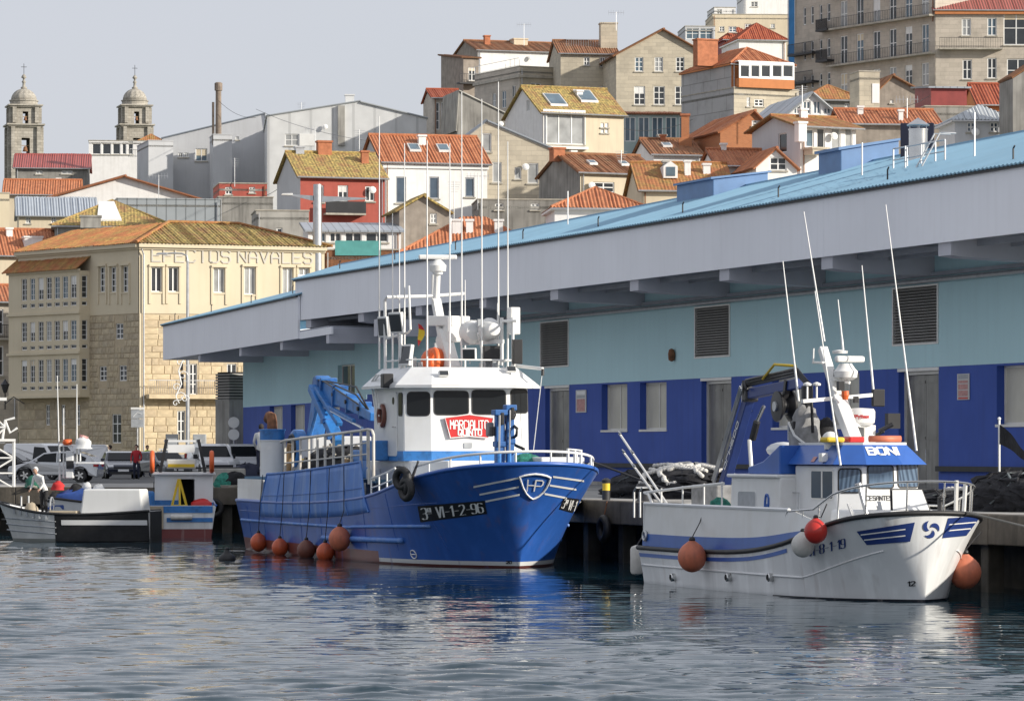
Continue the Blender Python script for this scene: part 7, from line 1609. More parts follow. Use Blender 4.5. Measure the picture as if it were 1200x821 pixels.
# foredeck crane, folded upright
mat('crane_blue', (.03,.125,.36), .45, var=.12, stain=.5, stain_col=(.015,.03,.07), stain_scale=3)
for px, py0, py1, y, w_ in ((585.5,532,480,-.5,.26),(597.5,520,474,-.2,.22)):
    a_, b_ = tp(px,py0,y), tp(px,py1,y); x_, zt_, zb_ = a_.x, b_.z, 1.9
    MB().beam(V((x_,y,zb_)), V((x_,y,zt_)), w_, w_*.9, (1,0,0)).build('deck_crane_column', 'crane_blue', TR, bevel=.03)
    for f_, s_ in ((.30,1.35),(.62,1.25),(.97,1.5)): MB().box(V((x_,y,zb_+(zt_-zb_)*f_)), (w_*s_,w_*s_,.16)).build('crane_collar', 'crane_blue', TR, bevel=.03)
    MB().tube([V((x_+.2,y-.08,zb_+.6)), V((x_+.2,y-.08,zb_+1.35))], .06, 8).build('crane_ram', 'bright_blue', TR); MB().tube([V((x_+.2,y-.08,zb_+1.35)), V((x_+.2,y-.06,zt_-.15))], .03, 8).build('ram_rod', 'steel', TR)
    MB().box(V((x_+.16,y+.02,zt_-.25)), (.12,.1,.34)).build('valve_block', 'black_plastic', TR, bevel=.02)
a_ = tp(574,503,-.7); MB().box(a_,(.26,.18,.40)).build('crane_motor', 'cloth_grey', TR, bevel=.04); a_ = tp(580,505,-.62); MB().box(a_,(.2,.26,.26)).build('crane_valve', 'black_plastic', TR, bevel=.03)
mb = MB(); mb.tube([tp(600,497,-.1), tp(606,502,-.1), tp(605,510,-.1), tp(598,516,-.1), tp(605,522,.0), tp(614,526,.1)], .045, 7); mb.tube([tp(590,478,-.3), tp(593.5,500,-.3), tp(590,525,-.3)], .028, 6); mb.tube([tp(584,482,-.4), tp(580,495,-.5), tp(582,510,-.5), tp(588,522,-.4)], .025, 6); mb.tube([tp(602,476,-.1), tp(604,486,-.05), tp(600,496,-.1)], .025, 6); mb.build('hydraulic_hose', 'black_plastic', TR, smooth=True)
heap_m = MB(); hp = tp(632,528,.9); heap(heap_m, (hp.x-.5, .7, 2.4), .9, .8, .75, 16, 8, 9); heap_m.build('net_heap', 'net_green', TR, smooth=True)
# bow rails
zz = lambda x: th_.sheer(th_.t_of(x, 2.6))
xr_ = th_.hitpx(tf, 481, 572)[0]
el = [p for p in th_.edge_line(0, -.14, 90) if p.x > xr_ and not (p.y > 0 and p.x < -6)]
br_ = MB(); br_.tube([p+V((0,0,.36)) for p in el], .038, 8); br_.build('bow_rail', 'white_paint', TR)
acc = 0; last = None
for p in el:
    if last is None or (p-last).length > .95:
        MB().tube([p-V((0,0,.05)), p+V((0,0,.36))], .032, 6).build('rail_post', 'white_paint', TR); last = p
pe = [p for p in el if p.y > .8]
for k in (2, 5):
    p = pe[min(k, len(pe)-1)]; q = pe[min(k+3, len(pe)-1)]; m2 = MB(); m2.tube([p, p+V((0,0,.45)), q+V((0,0,.45)), q], .045, 7); m2.build('bow_chock', 'white_paint', TR)
MB().bx(-1.2,-.2,.7,2.0,2.3,3.1).build('locker', 'boat_white', TR, bevel=.04)
# side rails by the deckhouse
railing(TR, [th_.pt(x, zz(x), -1, -.1) for x in (xr0+.1, xr0+.9, xr0+1.7, xr0+2.5)], .55, (.5,), .03, 'white_paint')
# hanging tyres
tyr = thing('hanging_tyres', 'bunch of black tyres hung over the blue bulwark below the wheelhouse', 'tyre', to_world(tf, tp(483,571,-2.75)), tf.a)
tb = V(to_world(tf, tp(483,571,-2.75))); xt, zt_ = th_.hitpx(tf, 483, 573)
base = th_.pt(xt, zt_, -1, .1)
for k, (dx, dz, tw) in enumerate(((-.25,-.02,.15),(.02,.05,-.2),(.25,-.05,.3),(.05,.25,.5))):
    mb = MB(); ring(mb, (0,0,0), .25, .105, 'y', 20, 9); o = mb.build('tyre', 'rubber', tyr, smooth=True, loc=V((dx,-.1-.07*k,dz)), rot=(0,0,tw))
mb = MB(); mb.tube([(0,0,.2),(.1,.15,.75)], .03, 5).tube([(-.2,0,.2),(-.1,.2,.7)], .03, 5); mb.build('lashing', 'dark_rope', tyr)
# registration plates and bow emblem wrapped on the hull
def hsf(px, py, off=.014): return th_.hit(tf, px, py, off)
def decal(hull, fr, name, mt, quad, nu, nv, off, parent):
    """patch laid on the hull inside four corner pixels (tl, tr, br, bl)"""
    def fn(a, b):
        p = [V(q) for q in quad]; q = p[0].lerp(p[1], a).lerp(p[3].lerp(p[2], a), b); return hull.hit(fr, q.x, q.y, off)
    m2 = MB(); m2.grid(fn, nu, nv); return m2.build(name, mt, parent, fix=False)
def decal_text(hull, fr, name, txt, mt, quad, sw, off, parent, gap=1.5):
    def fn(u, v, w):
        p = [V(q) for q in quad]; q = p[3].lerp(p[2], u).lerp(p[0].lerp(p[1], u), v); return hull.hit(fr, q.x, q.y, off+w)
    return strokes(name, txt, 1.0, 1.0, sw, .004, mt, parent, fn, gap=gap)
q1 = [(489.5,592.5),(568,586),(571,601.5),(493,611.5)]
pl1 = decal(th_, tf, 'registration_plate', 'letter_black', q1, 24, 6, .012, hull_o)
q2 = [(661,582),(693,586),(687,605),(655,596)]
pl2 = decal(th_, tf, 'registration_plate', 'letter_black', q2, 16, 6, .012, hull_o)
def inset_q(q, a, b): p = [V(x) for x in q]; f = lambda u, v: tuple(p[0].lerp(p[1], u).lerp(p[3].lerp(p[2], u), v)); return [f(a,b), f(1-a,b), f(1-a,1-b), f(a,1-b)]
for pl, q in ((pl1, q1), (pl2, q2)):
    chars = '3a VI-1-2-96'
    decal_text(th_, tf, 'registration', chars, 'letter_white', inset_q(q, .035, .14), .028, .017, pl)
for (x0p,y0p,x1p,y1p) in ((555,570,608,559.5),(562,579,608,570),(569,587,609,579),(648,558,684,563),(644,568,675,573),(638,578,664,583)):
    decal(th_, tf, 'bow_stripe', 'letter_white', [(x0p,y0p-1.1),(x1p,y1p-1.1),(x1p,y1p+1.1),(x0p,y0p+1.1)], 18, 1, .014, hull_o)
sh_ = [hsf(px, py, .02) for px, py in ((609,558),(614,556.5),(620,555.3),(627,554.6),(634,555.3),(640,556.8),(645,559),(643,565),(640,571),(636,576.5),(631,581),(627,583),(624,584),(621,582),(617,578),(613,571),(611,565))]
MB().tube(sh_, .028, 6, closed=True).build('emblem_outline', 'letter_white', hull_o)
decal_text(th_, tf, 'emblem_letters', 'HP', 'letter_white', [(618,561),(638,562),(634,575),(617,575)], .075, .02, hull_o, gap=.1)
strokes('draft_mark', '20', .32, .16, .035, .006, 'letter_black', hull_o, lambda u, v, w: th_.hit(tf, 593+u*22, 660-v*22, .012+w))
mx_, mz_ = th_.hitpx(tf, 485, 649); mb = MB(); mb.tube([th_.pt(mx_+.14*math.cos(a), mz_+.12*math.sin(a), -1, .015) for a in [k*.52 for k in range(12)]], .016, 5, closed=True); mb.tube([th_.pt(mx_-.14, mz_, -1, .015), th_.pt(mx_+.14, mz_, -1, .015)], .016, 5); mb.build('load_line', 'letter_white', hull_o)
# tender lashed on the stern, fenders, mooring
skc = TP(297, 549, -1.9)
sk = thing('skiff', 'small white skiff with dark rubbing band lashed on the stern', 'boat', to_world(tf, V((skc.x-.2,-.6,2.05))), tf.a-R(80))
sh2 = Hull(-1.9, .75, [(0,.7),(.5,.62),(1,.82)], rake=(.4,.1), t0=.4, deck=(2.6,.55), wl=(2,.8), wlw=.7, zmin=.05, flare=.9)
m2 = MB(); sh2.mesh(m2, 30, 8); m2.build('hull', 'boat_white', sk, smooth=True, auto=True); m2 = MB()
for sd in (-1,1): sh2.rail_tube(m2, -1.88, .45, lambda x: sh2.sheer(sh2.t_of(x,.6))-.02, .05, sd, 0, 30)
m2.build('gunwale', 'rubber', sk, smooth=True); m2 = MB(); sh2.inner(m2, .3, .05); sh2.deck(m2, .3); m2.build('interior', 'boat_white', sk, fix=False)
m2 = MB(); 
for k in range(4): m2.tube([(-1.4+k*.5,-.9,.9),(-1.3+k*.55,0,1.0),(-1.4+k*.5,.8,.5)], .025, 5)
m2.tube([(-1.7,-.8,.5),(-.6,-.85,-.1),(.2,-.8,.2)], .03, 5); m2.build('lashing', 'dark_rope', sk)
for px, py, r_, mt, yt, lb in ((303,635,.27,'orange_buoy',556,'orange ball fender at the stern end of the blue boat, first of five'),(328,641,.26,'orange_buoy',554,'orange ball fender second from the stern on the blue boat'),(359,644,.28,'brown_buoy',551,'dirty brown ball fender among the orange ones on the blue boat'),
        (381,647,.27,'orange_buoy',548,'bright orange ball fender low at the water beside the biggest one'),(398,631,.33,'pale_orange_buoy',546,'biggest pale orange ball fender on the blue boat')):
    x, z = th_.hitpx(tf, px, py); hb = th_.half(x, z)+r_*.98; p = TP(px, py, -hb); q = TP(px+5, yt, -2.9)
    fender(lb, to_world(tf, p), r_, mt, [to_world(tf, V(((p.x+q.x)/2,-2.9,1.5))), to_world(tf, q)], group='ball fenders along the blue boat')
p = TP(267, 626, -1.2); fender('big navy blue fender floating off the stern of the blue boat', to_world(tf, V((xst-.6,-1.5,.42))), .42, 'navy_buoy', [to_world(tf, V((xst,-1.2,1.7)))], 1.25)
fl2 = PT(266, 656, 66.5); t = fender('black bobbing float on the water by the blue boat', V((fl2.x, fl2.y, .03)), .26, 'rubber', None, .8)
mb = thing('mooring_line', 'dark mooring line from the blue bow to the quay', 'rope', to_world(tf, V((.6,2.0,2.95))), 0)
w0 = to_world(tf, V((.6,2.0,2.95))); w1 = to_world(tf, V((5.5,4.6,1.95)))
MB().tube([V((0,0,0)), (w1-w0)*.5-V((0,0,.25)), w1-w0], .03, 6).build('line', 'dark_rope', mb)
person('deckhand in a white shirt behind the stern drum of the blue boat', 0, 0, dkz-.02, tf.a+R(150), 'cloth_white', 'cloth_navy', loc=to_world(tf, V((TP(306,520,-.4).x, -.4, 0))))
# ---------------------------------------------------------------- the small white boat
bf = Fr(on_line(1084, perp(1084, 53.9)), hf.a, 0.0)
BP = bf.p
BO = thing('fishing_boat', 'small white fishing boat with blue visor roof and black folding crane', 'boat', bf.loc(), bf.a)
bxs = bf.uz(757, 640, -1.55)[0]
bh = Hull(bxs, 1.85, [(0,.86),(.3,.87),(.55,.95),(.72,1.18),(.84,1.5),(.93,1.76),(1,1.92)], rake=(.13,.02), t0=.45, deck=(11.0,.5), wl=(5.0,1.0), wlw=.95, stern=(.95,.9), zmin=-.5, flare=1.5)
paint_hull('boni_hull', (.72,.73,.73), [(.05,.006,(.02,.022,.03),-4.5),(-.02,0,(.02,.022,.03),None)])
m_b = MATS['boni_hull']; m_b.node_tree.nodes['Principled BSDF'].inputs['Coat Weight'].default_value = .2
hm = MB(); bh.mesh(hm, 60, 16); bho = hm.build('hull', 'boni_hull', BO, smooth=True, auto=True)
dk = MB(); bh.deck(dk, .12); dk.build('deck', 'boat_white', BO, fix=False)
shz = lambda x: bh.sheer(bh.t_of(x, 1.2))
# rubber gunwale and rub rail
MB().tube(bh.edge_line(.02, .01), .055, 8).build('gunwale', 'rubber', BO, smooth=True)
for sd in (-1, 1):
    m2 = MB(); bh.strip(m2, bxs+.03, bf.uz(926,652,-1.75)[0], lambda x: shz(x)-.20, lambda x: shz(x)-.11, sd, .012, 50); m2.build('blue_line', 'boat_blue', bho, fix=False)
    m2 = MB(); bh.rail_tube(m2, bxs+.05, bf.uz(938,658,-1.75)[0], lambda x: .46+.0*x, .03, sd, .0, 40); m2.build('spray_rail', 'boat_white', bho, smooth=True)
    m2 = MB(); bh.rail_tube(m2, bf.uz(938,657,-1.75)[0], -.25, lambda x: .47+.95*((x-bf.uz(938,657,-1.75)[0])/(-bf.uz(938,657,-1.75)[0]))**1.2*.75, .02, sd, .0, 40); m2.build('knuckle', 'boat_white', bho, smooth=True)
# deck-edge bulwark: white with blue band
bx1 = bf.uz(974, 622, -1.7)[0]
for sd in (-1, 1):
    m2 = MB()
    def fb(a, b, sd=sd):
        x = bxs+.06+(bx1-bxs-.06)*a; z0_ = shz(x)+.02; zt_ = max(1.97-.02*a, z0_+.02); zt_ = zt_ if a < .80 else zt_+(z0_+.03-zt_)*((a-.80)/.20)**1.5
        z = z0_+(zt_-z0_)*b; y = bh.half(x, z0_)-.10-.05*b; return (x, sd*y, z)
    m2.grid(fb, 40, 6, flip=sd > 0); o = m2.build('bulwark', 'boat_white', BO, fix=False, solid=.04)
    m2 = MB(); m2.grid(lambda a, b, sd=sd: V(fb(a, .02+.30*b))+V((0,sd*.012,0)), 40, 2, flip=sd > 0); m2.build('blue_band', 'boat_blue', o, fix=False)
    m2 = MB(); m2.tube([fb(i/40, 1) for i in range(33)], .045, 6); m2.build('cap', 'boat_white', o)
y_s = bh.half(bxs+.06, .9)-.12
MB().bx(bxs+.04, bxs+.12, -y_s, y_s, .8, 1.97).build('transom_bulwark', 'boat_white', BO)
# aft cabin block
ax0, ax1 = bf.uz(854, 560, -1.28)[0], bf.uz(912, 560, -1.28)[0]
ab, af = cabin(BO, 'aft_cabin', [(ax0,-1.28),(ax1,-1.28),(ax1,1.3),(ax0,1.3)], [(ax0+.05,-1.24),(ax1,-1.24),(ax1,1.26),(ax0+.05,1.26)], .85, 2.68, 'boat_white', .05)
boat_window(ab, af[0], af[0].rect(bf, 865, 576, 886, 605), .08, 'sign_grey', 'boat_white')
MB().bx(ax0-.06, ax1, -1.32, 1.34, 2.66, 2.74).build('cabin_top', 'boat_white', ab, bevel=.03)
u_, v_ = af[0].px(bf, 899, 590); mb = MB(); mb.tube([af[0].pt(u_+.12*math.cos(k*.6)*(1+.2*math.sin(k)), v_+.22*math.sin(k*.6), .012) for k in range(11)], .03, 5, closed=True); mb.tube([af[0].pt(u_, v_-.3, .012), af[0].pt(u_+.05, v_, .012)], .03, 5); mb.build('emblem', 'boat_blue', ab)
rc = af[0].rect(bf, 913, 568, 920, 600)
# wheelhouse
yb = lambda px, x: bf.at_x(px, 545, x).y
xF = bf.uz(1031, 545, .1)[0]; xC = xF-.26
y1, y2, y3, y4 = yb(980, xC), yb(1013, xF), yb(1050, xF), yb(1078, xC)
xa = ax1-.05
z0_, z1_ = 1.35, 2.95
bot = [(xa,y1),(xC,y1),(xF,y2),(xF,y3),(xC,y4),(xa,y4)]; tp_ = [(xa,y1),(xC-.12,y1),(xF-.12,y2),(xF-.12,y3),(xC-.12,y4),(xa,y4)]
wh2, wf2 = cabin(BO, 'wheelhouse', bot, tp_, z0_, z1_, 'boat_white', .04)
sd_, c1, f1, c2 = wf2[0], wf2[1], wf2[2], wf2[3]
def curt_mat():
    m = mat('curtain_glass', (.09,.15,.24), .12, var=.05); n = m.node_tree.nodes; l = m.node_tree.links; b = n['Principled BSDF']; src = b.inputs['Base Color'].links[0].from_socket
    tc = n.new('ShaderNodeTexCoord'); w = n.new('ShaderNodeTexWave'); w.inputs['Scale'].default_value = 5; w.inputs['Distortion'].default_value = 3; mp = n.new('ShaderNodeMapping'); mp.inputs['Scale'].default_value = (1.4,1.4,.1); l.new(tc.outputs['Object'], mp.inputs[0]); l.new(mp.outputs[0], w.inputs[0])
    x = n.new('ShaderNodeMixRGB'); l.new(w.outputs[0], x.inputs[0]); x.inputs[1].default_value = (.035,.06,.10,1); x.inputs[2].default_value = (.12,.18,.26,1); l.new(x.outputs[0], b.inputs['Base Color'])
curt_mat()
boat_window(wh2, sd_, sd_.rect(bf, 951.5, 552, 976, 583), .04, 'glass_blueroom', 'aluminium'); uu = sd_.rect(bf, 963.5, 552, 965, 583); plate(sd_, [(uu[0],uu[1]),(uu[2],uu[1]),(uu[2],uu[3]),(uu[0],uu[3])], .02, .03).build('mullion', 'aluminium', wh2)
boat_window(wh2, c1, c1.rect(bf, 983.5, 550, 1008, 576), .06, 'curtain_glass'); boat_window(wh2, f1, f1.rect(bf, 1018, 546, 1045.5, 571), .06, 'curtain_glass'); boat_window(wh2, c2, c2.rect(bf, 1053, 543.5, 1074, 570), .06, 'curtain_glass')
u0, v0, u1, v1 = f1.rect(bf, 1015, 579.5, 1046, 587)
strokes('hailing_port', 'CESANTES', u1-u0, .115, .016, .004, 'letter_black', wh2, lambda u, v, w: f1.pt(u0+u, v0+v+.01, .006+w))
# blue visor roof
zr0, zr1 = 2.97, 3.42
rb = [(xa-1.3,y1-.10),(xC+.1,y1-.14),(xF+.26,y2-.06),(xF+.26,y3+.06),(xC+.1,y4+.14),(xa-1.3,y4+.10)]; rt = [(xa-.9,y1+.22),(xC-.2,y1+.24),(xF-.22,y2+.06),(xF-.22,y3-.06),(xC-.2,y4-.24),(xa-.9,y4-.22)]
vr, vf = cabin(BO, 'visor_roof', rb, rt, zr0, zr1, 'boat_blue', .02)
MB().prism(rt, zr1-.01, zr1+.05, lambda a, b, c: (a, b, c)).build('roof_top', 'boat_white', vr)
rc = vf[2].rect(bf, 1017.5, 523.5, 1051, 533.5); 
strokes('boat_name', 'BONI', rc[2]-rc[0], (rc[3]-rc[1]), .055, .006, 'letter_white', vr, lambda u, v, w: vf[2].pt(rc[0]+u, rc[1]+v, .006+w))
rc = vf[0].rect(bf, 950, 535, 958, 541); plate(vf[0], [(rc[0],rc[1]),(rc[2],rc[1]),(rc[2],rc[3]),(rc[0],rc[3])], .0, .008).build('sticker', 'pink_paper', vr); u_, v_ = vf[0].px(bf, 967.5, 538); MB().box(vf[0].pt(u_,v_,.07),(.2,.16,.2)).build('camera_box', 'white_paint', vr, bevel=.02)
# sloping blue coaming between aft cabin and wheelhouse
MB().prism([(ax0+.9,2.74),(xa-.2,2.74),(xa-.2,zr1),(xa-1.2,3.05),(ax0+.9,2.9)], -1.15, 1.2, lambda a, b, c: (a, c, b)).build('coaming', 'boat_blue', BO, bevel=.03)
rc = af[0].rect(bf, 904, 551, 919, 556); strokes('coaming_code', 'AC-321' if False else 'AN-2008', .75, .11, .014, .004, 'letter_white', BO, lambda u, v, w: V((ax0+1.5+u, -1.156-w, 2.77+v))) if False else None
# gear on the roof
tb_ = lambda px, py, y: BP(px, py, y)
MB().ball(tb_(918,527,-.2), .35, 14, 8, (1.9,1,.55)).build('gear_canister', 'boat_white', BO, smooth=True)
zz0 = zr1+.05
MB().bx(xF-1.0,xF-.55,-.95,-.5,zz0,zz0+.12).build('line_box', 'yellow_plastic', BO, bevel=.05); MB().bx(xF-.9,xF-.5,-.42,-.05,zz0,zz0+.13).build('tool_box', 'red_paint', BO, bevel=.03); MB().tube([(xF-.6,.1,zz0+.08),(xF-.55,.85,zz0+.08)], .075, 10).build('life_float', 'pale_orange_buoy', BO, smooth=True)
mb = MB(); mb.lathe([(.02,0),(.14,0),(.14,.12),(.12,.14)], tb_(973,521,-.6)+V((0,0,-.1)), 14); mb.ball(tb_(973,514,-.6), .19, 14, 8, (1,1,.9)); mb.build('searchlight', 'white_paint', BO, auto=True)
# oilskins draped on the exhaust stack
jk = tb_(946,500,-.3); st_ = MB(); st_.tube([V((jk.x,jk.y,zr1-.5)), V((jk.x,jk.y,jk.z+.95))], .14, 10); st_.build('exhaust_stack', 'black_plastic', BO)
m2 = MB(); heap(m2, (jk.x, jk.y-.05, jk.z-.5), .34, .38, 1.0, 14, 9, 4, .12); jo = m2.build('oilskin_jacket', 'cloth_grey', BO, smooth=True); MB().box(V((jk.x,jk.y-.33,jk.z-.05)),(.2,.14,.36)).build('pocket', 'black_plastic', jo, bevel=.03)
mb = MB(); mb.tube([V((jk.x-.4,jk.y-.3,jk.z-.3)), V((jk.x-.1,jk.y-.42,jk.z+.1)), V((jk.x+.2,jk.y-.4,jk.z-.2)), V((jk.x+.6,jk.y-.3,jk.z-.4))], .03, 5); mb.build('strap', 'cloth_white', jo)
m2 = MB(); heap(m2, tb_(968,505,.2)-V((0,0,.5)), .3, .3, .8, 12, 8, 6, .12); m2.build('black_bundle', 'cloth_black', BO, smooth=True)
# mast, yards, radars
mb = MB(); A0, A1 = tb_(1001,516,0), tb_(964,408,0); mb.beam(A0, tb_(982,466,0), .26, .30, (0,1,0)); mb.beam(tb_(982,467,0), A1, .17, .20, (0,1,0)); mo = mb.build('mast', 'white_paint', BO, bevel=.02)
mb = MB(); mb.beam(tb_(940,470,-1.0), tb_(1028,462,1.1), .10, .08); mb.build('yard', 'white_paint', BO); mb = MB(); mb.tube([tb_(952,424.5,-.4), tb_(975,425,.1)], .03, 6).tube([tb_(953,424,-.4), tb_(953.5,408,-.4)], .02, 5); mb.build('upper_yard', 'white_paint', BO)
q = tb_(991,437,.2); mb = MB(); mb.lathe([(.16,-.16),(.26,-.1),(.28,.04),(.22,.1),(.14,.22)], q, 16); mb.build('radar_pedestal', 'white_paint', mo, auto=True); MB().box(q+V((0,.1,.32)),(.16,.75,.15), Matrix.Rotation(R(8),3,'Z')).build('radar_scanner', 'white_paint', mo, bevel=.05); MB().beam(tb_(978,444,0), q-V((0,-.1,.22)), .3, .06).build('radar_shelf', 'white_paint', mo)
MB().lathe([(.17,0),(.18,.06),(.02,.09)], q+V((-.1,-.1,.45)), 12).build('gps_dome', 'white_paint', mo, auto=True)
q = tb_(1008,489,.5); mb = MB(); mb.lathe([(.26,-.18),(.33,-.12),(.345,.0),(.345,.14),(.31,.2),(.05,.22)], q, 20); rd = mb.build('radome', 'white_paint', BO, auto=True); MB().beam(tb_(990,496,0), q-V((0,0,.2)), .3, .07).build('radome_shelf', 'white_paint', rd)
view = V((math.sin(TH), -math.cos(TH), 0)); 
def dome_txt(u, v, w):
    a = -.30 + (u-.18)/.35; return q+V((math.cos(a)*(.350+w), math.sin(a)*(.350+w), -.02+v))
qn = math.atan2(-math.cos(0), 0)
strokes('radome_lettering', 'Raytheon', .36, .085, .014, .004, 'red_paint', rd, dome_txt)
MB().box(tb_(1029,466,1.1),(.12,.3,.4)).build('loudspeaker', 'black_plastic', BO, bevel=.02); MB().box(tb_(1016,509,.7),(.34,.3,.44)).build('control_box', 'aluminium', BO, bevel=.02)
mb = MB(); mb.tube([tb_(1030,505,.9), tb_(1046,497,1.2)], .05, 6).tube([tb_(1022,512,.8), tb_(1036,505,1.0)], .04, 6); mb.box(tb_(1046,493,1.3),(.2,.3,.35)); mb.build('gun_winch', 'black_plastic', BO)
mb = MB()
for px, py, y, s_ in ((985,452,0,.14),(1000,505,.3,.2),(995,512,.2,.18),(1003,468,.4,.1),(980,437,0,.1)): mb.box(tb_(px,py,y),(s_,s_,s_*1.5))
stuff(mb.build('instrument', 'black_plastic', BO)); MB().lathe([(.06,-.1),(.09,0),(.08,.1)], tb_(990.5,463,0), 10).build('signal_lamp', 'life_orange', BO)
for px in (946, 957): a_ = tb_(px,467,-.8); m2 = MB(); m2.tube([a_, a_+V((0,0,.3))], .025, 5); m2.lathe([(.09,.3),(.1,.34),(.02,.38)], a_, 10); m2.build('gps_antenna', 'white_paint', BO)
for (x0,y0,x1,y1,ya) in ((936,470,917.4,306,-1.0),(966,400,942,248,-.1),(985,545,955,341,-1.0),(988,410,982,351,.2),(1024,463,1010,311,1.0),(1074,528,1038,240,1.2)): whip(BO, tb_(x0,y0,ya), tb_(x1,y1,ya), .022)
# folding crane aft
C0, C1, C2 = tb_(846,572,-.35), tb_(879,462,-.35), tb_(939,449,-.35)
MB().lathe([(.3,0),(.3,.5),(.24,.55)], V((C0.x,C0.y,.9)), 12).build('crane_pedestal', 'black_plastic', BO, auto=True)
MB().tube([V((C0.x,C0.y,1.3)), C0], .16, 10).build('crane_post', 'letter_navy', BO, auto=True)
MB().beam(C0-V((.1,0,.25)), C1, .26, .22, (0,1,0)).build('crane_boom', 'letter_navy', BO, bevel=.02)
mb = MB(); dd = (C1-C0).normalized(); sdv = V((0,1,0)).cross(dd)
for k in (-.16,-.24,-.31): mb.tube([C0+sdv*k-V((0,.16,0)), C1+sdv*k-V((0,.16,0))], .028, 6)
mb.build('hydraulic_pipe', 'galvanised', BO)
wlen = (C1-C0).length*.5
strokes('crane_lettering', 'OLMEDO', wlen, .13, .028, .004, 'letter_white', BO, lambda u, v, w: C0+dd*(wlen*.45+u)+sdv*(-.02+v)-V((0,.118+w,0))+V((0,0,0)))
MB().beam(C1+V((-.15,0,0)), C2, .24, .24, (0,1,0)).build('crane_jib', 'letter_navy', BO, bevel=.02)
mb = MB(); d2 = (C2-C1).normalized(); s2 = V((0,1,0)).cross(d2)
for k in (-.2,-.27,-.34): mb.tube([C1+s2*k-V((0,.1,0)), C2+s2*k-V((0,.1,0)), C2+d2*.6+s2*(k*.6)+V((0,0,-.3)), C2+d2*.7-V((0,0,1.2))], .035, 6)
mb.tube([C1-V((.1,.1,.1)), C1+V((.1,-.2,.3)), C1+V((.3,-.2,.1))], .05, 6); mb.build('hydraulic_hose', 'black_plastic', BO, smooth=True); m2 = MB(); m2.tube([C1+V((1.2,-.15,.35)), C1.lerp(C2,.6)+V((0,-.15,.55)), C2+V((0,-.15,.4))], .035, 6); m2.build('yellow_hose', 'yellow_plastic', BO, smooth=True)
MB().box(C1,(.3,.34,.36)).build('crane_knuckle', 'black_plastic', BO, bevel=.05)
MB().tube([tb_(882,514,-.35), tb_(887,494,-.35)], .09, 8).build('ram_cylinder', 'black_plastic', BO); MB().tube([tb_(887,494,-.35), tb_(895,476,-.35)], .045, 8).build('ram_rod', 'steel', BO); MB().tube([tb_(881,556,-.3), tb_(878,515,-.3)], .05, 8).build('ram_strut', 'aluminium', BO)
q = tb_(919,476,-.45); mb = MB(); mb.lathe([(.1,-.22),(.36,-.2),(.36,-.15),(.2,-.04),(.2,.04),(.36,.15),(.36,.2),(.1,.22)], q, 18, axis='y'); nh = mb.build('net_hauler', 'black_plastic', BO, auto=True); MB().lathe([(.12,-.26),(.12,-.22)], q, 10, axis='y').build('hub', 'galvanised', nh); MB().beam(q, q+V((.2,0,.6)), .12, .12).build('hanger', 'black_plastic', nh)
# stern rails, gaffs
m2 = MB(); R0 = tb_(755,577,-1.2); m2.tube([tb_(764,590,-1.35), tb_(760,579,-1.35), tb_(755,577,-1.3), tb_(800,571,-1.3), tb_(848,566,-1.3)], .035, 7)
for px in (775, 800, 825, 846): m2.tube([tb_(px,594,-1.3), tb_(px,574-(px-755)*.11,-1.3)], .025, 6)
m2.build('stern_rail', 'white_paint', BO)
m2 = MB()
for px in (743, 750): m2.tube([tb_(px,606,.6), tb_(px,576,.6), tb_(px+2.5,571,.6), tb_(px+9,571,.8)], .03, 6)
m2.build('boarding_hoop', 'galvanised', BO)
for k, (x0,y0,x1,y1) in enumerate(((787,598,726,508),(781,598,731,530))):
    t = thing('gaff_pole', ('long pale gaff pole leaning out over the white stern, the taller one','shorter pale gaff pole leaning out over the white stern')[k], 'pole', to_world(bf, tb_(x0,y0,-1.15+.1*k)), bf.a)
    d_ = tb_(x1,y1,-1.15+.1*k)-tb_(x0,y0,-1.15+.1*k); MB().tube([V((0,0,0)), d_], .032, 7).build('shaft', 'aluminium', t)
    m2 = MB()
    for f_ in (.72,.97): m2.tube([d_*f_, d_*f_+V((.08,-.1,.12)), d_*f_+V((.16,-.05,.05))], .02, 5)
    m2.build('hook', 'steel', t)
MB().bx(tb_(805,590,-1).x, tb_(835,590,-1).x, -.9,-.2,1.5,2.45).build('fish_bin', 'cloth_grey', BO, bevel=.04)
m2 = MB(); heap(m2, V((tb_(845,594,-1.2).x,-1.2,1.75)), .35, .3, .4, 12, 7, 8); m2.build('green_net', 'net_green', BO, smooth=True)
# hand rail on the cabin side, foredeck trunk, hatch, anchor
mb = MB(); u0, v0, u1, v1 = sd_.rect(bf, 917, 576, 939, 610)
for uu in (u0,u1): mb.tube([sd_.pt(uu,v0,.08), sd_.pt(uu,v1,.08)], .015, 5)
for vv in (v0+.1,v1-.02): mb.tube([sd_.pt(u0-.05,vv,.08), sd_.pt(u1+.05,vv,.08)], .015, 5)
mb.build('side_ladder', 'galvanised', BO)
cabin(BO, 'trunk', [(xF-.1,-1.15),(xF+1.0,-1.0),(-.75,-.45),(-.75,.55),(xF+1.0,1.1),(xF-.1,1.2)], [(xF-.1,-1.05),(xF+.9,-.9),(-.95,-.4),(-.95,.5),(xF+.9,1.0),(xF-.1,1.1)], 1.2, 1.98, 'boat_white', .06)
hq = bf.at_x(1067, 603, -1.0); hy = hq.y; hm_ = MB(); hm_.prism([(-.32,0),(.32,0),(.26,.50),(-.26,.50)], 0, .05, lambda a, b, c: (-1.0+c*.3-b*.5, hy+a*1.5, 1.95+b)); hh = hm_.build('hatch', 'rubber', BO, bevel=.02)
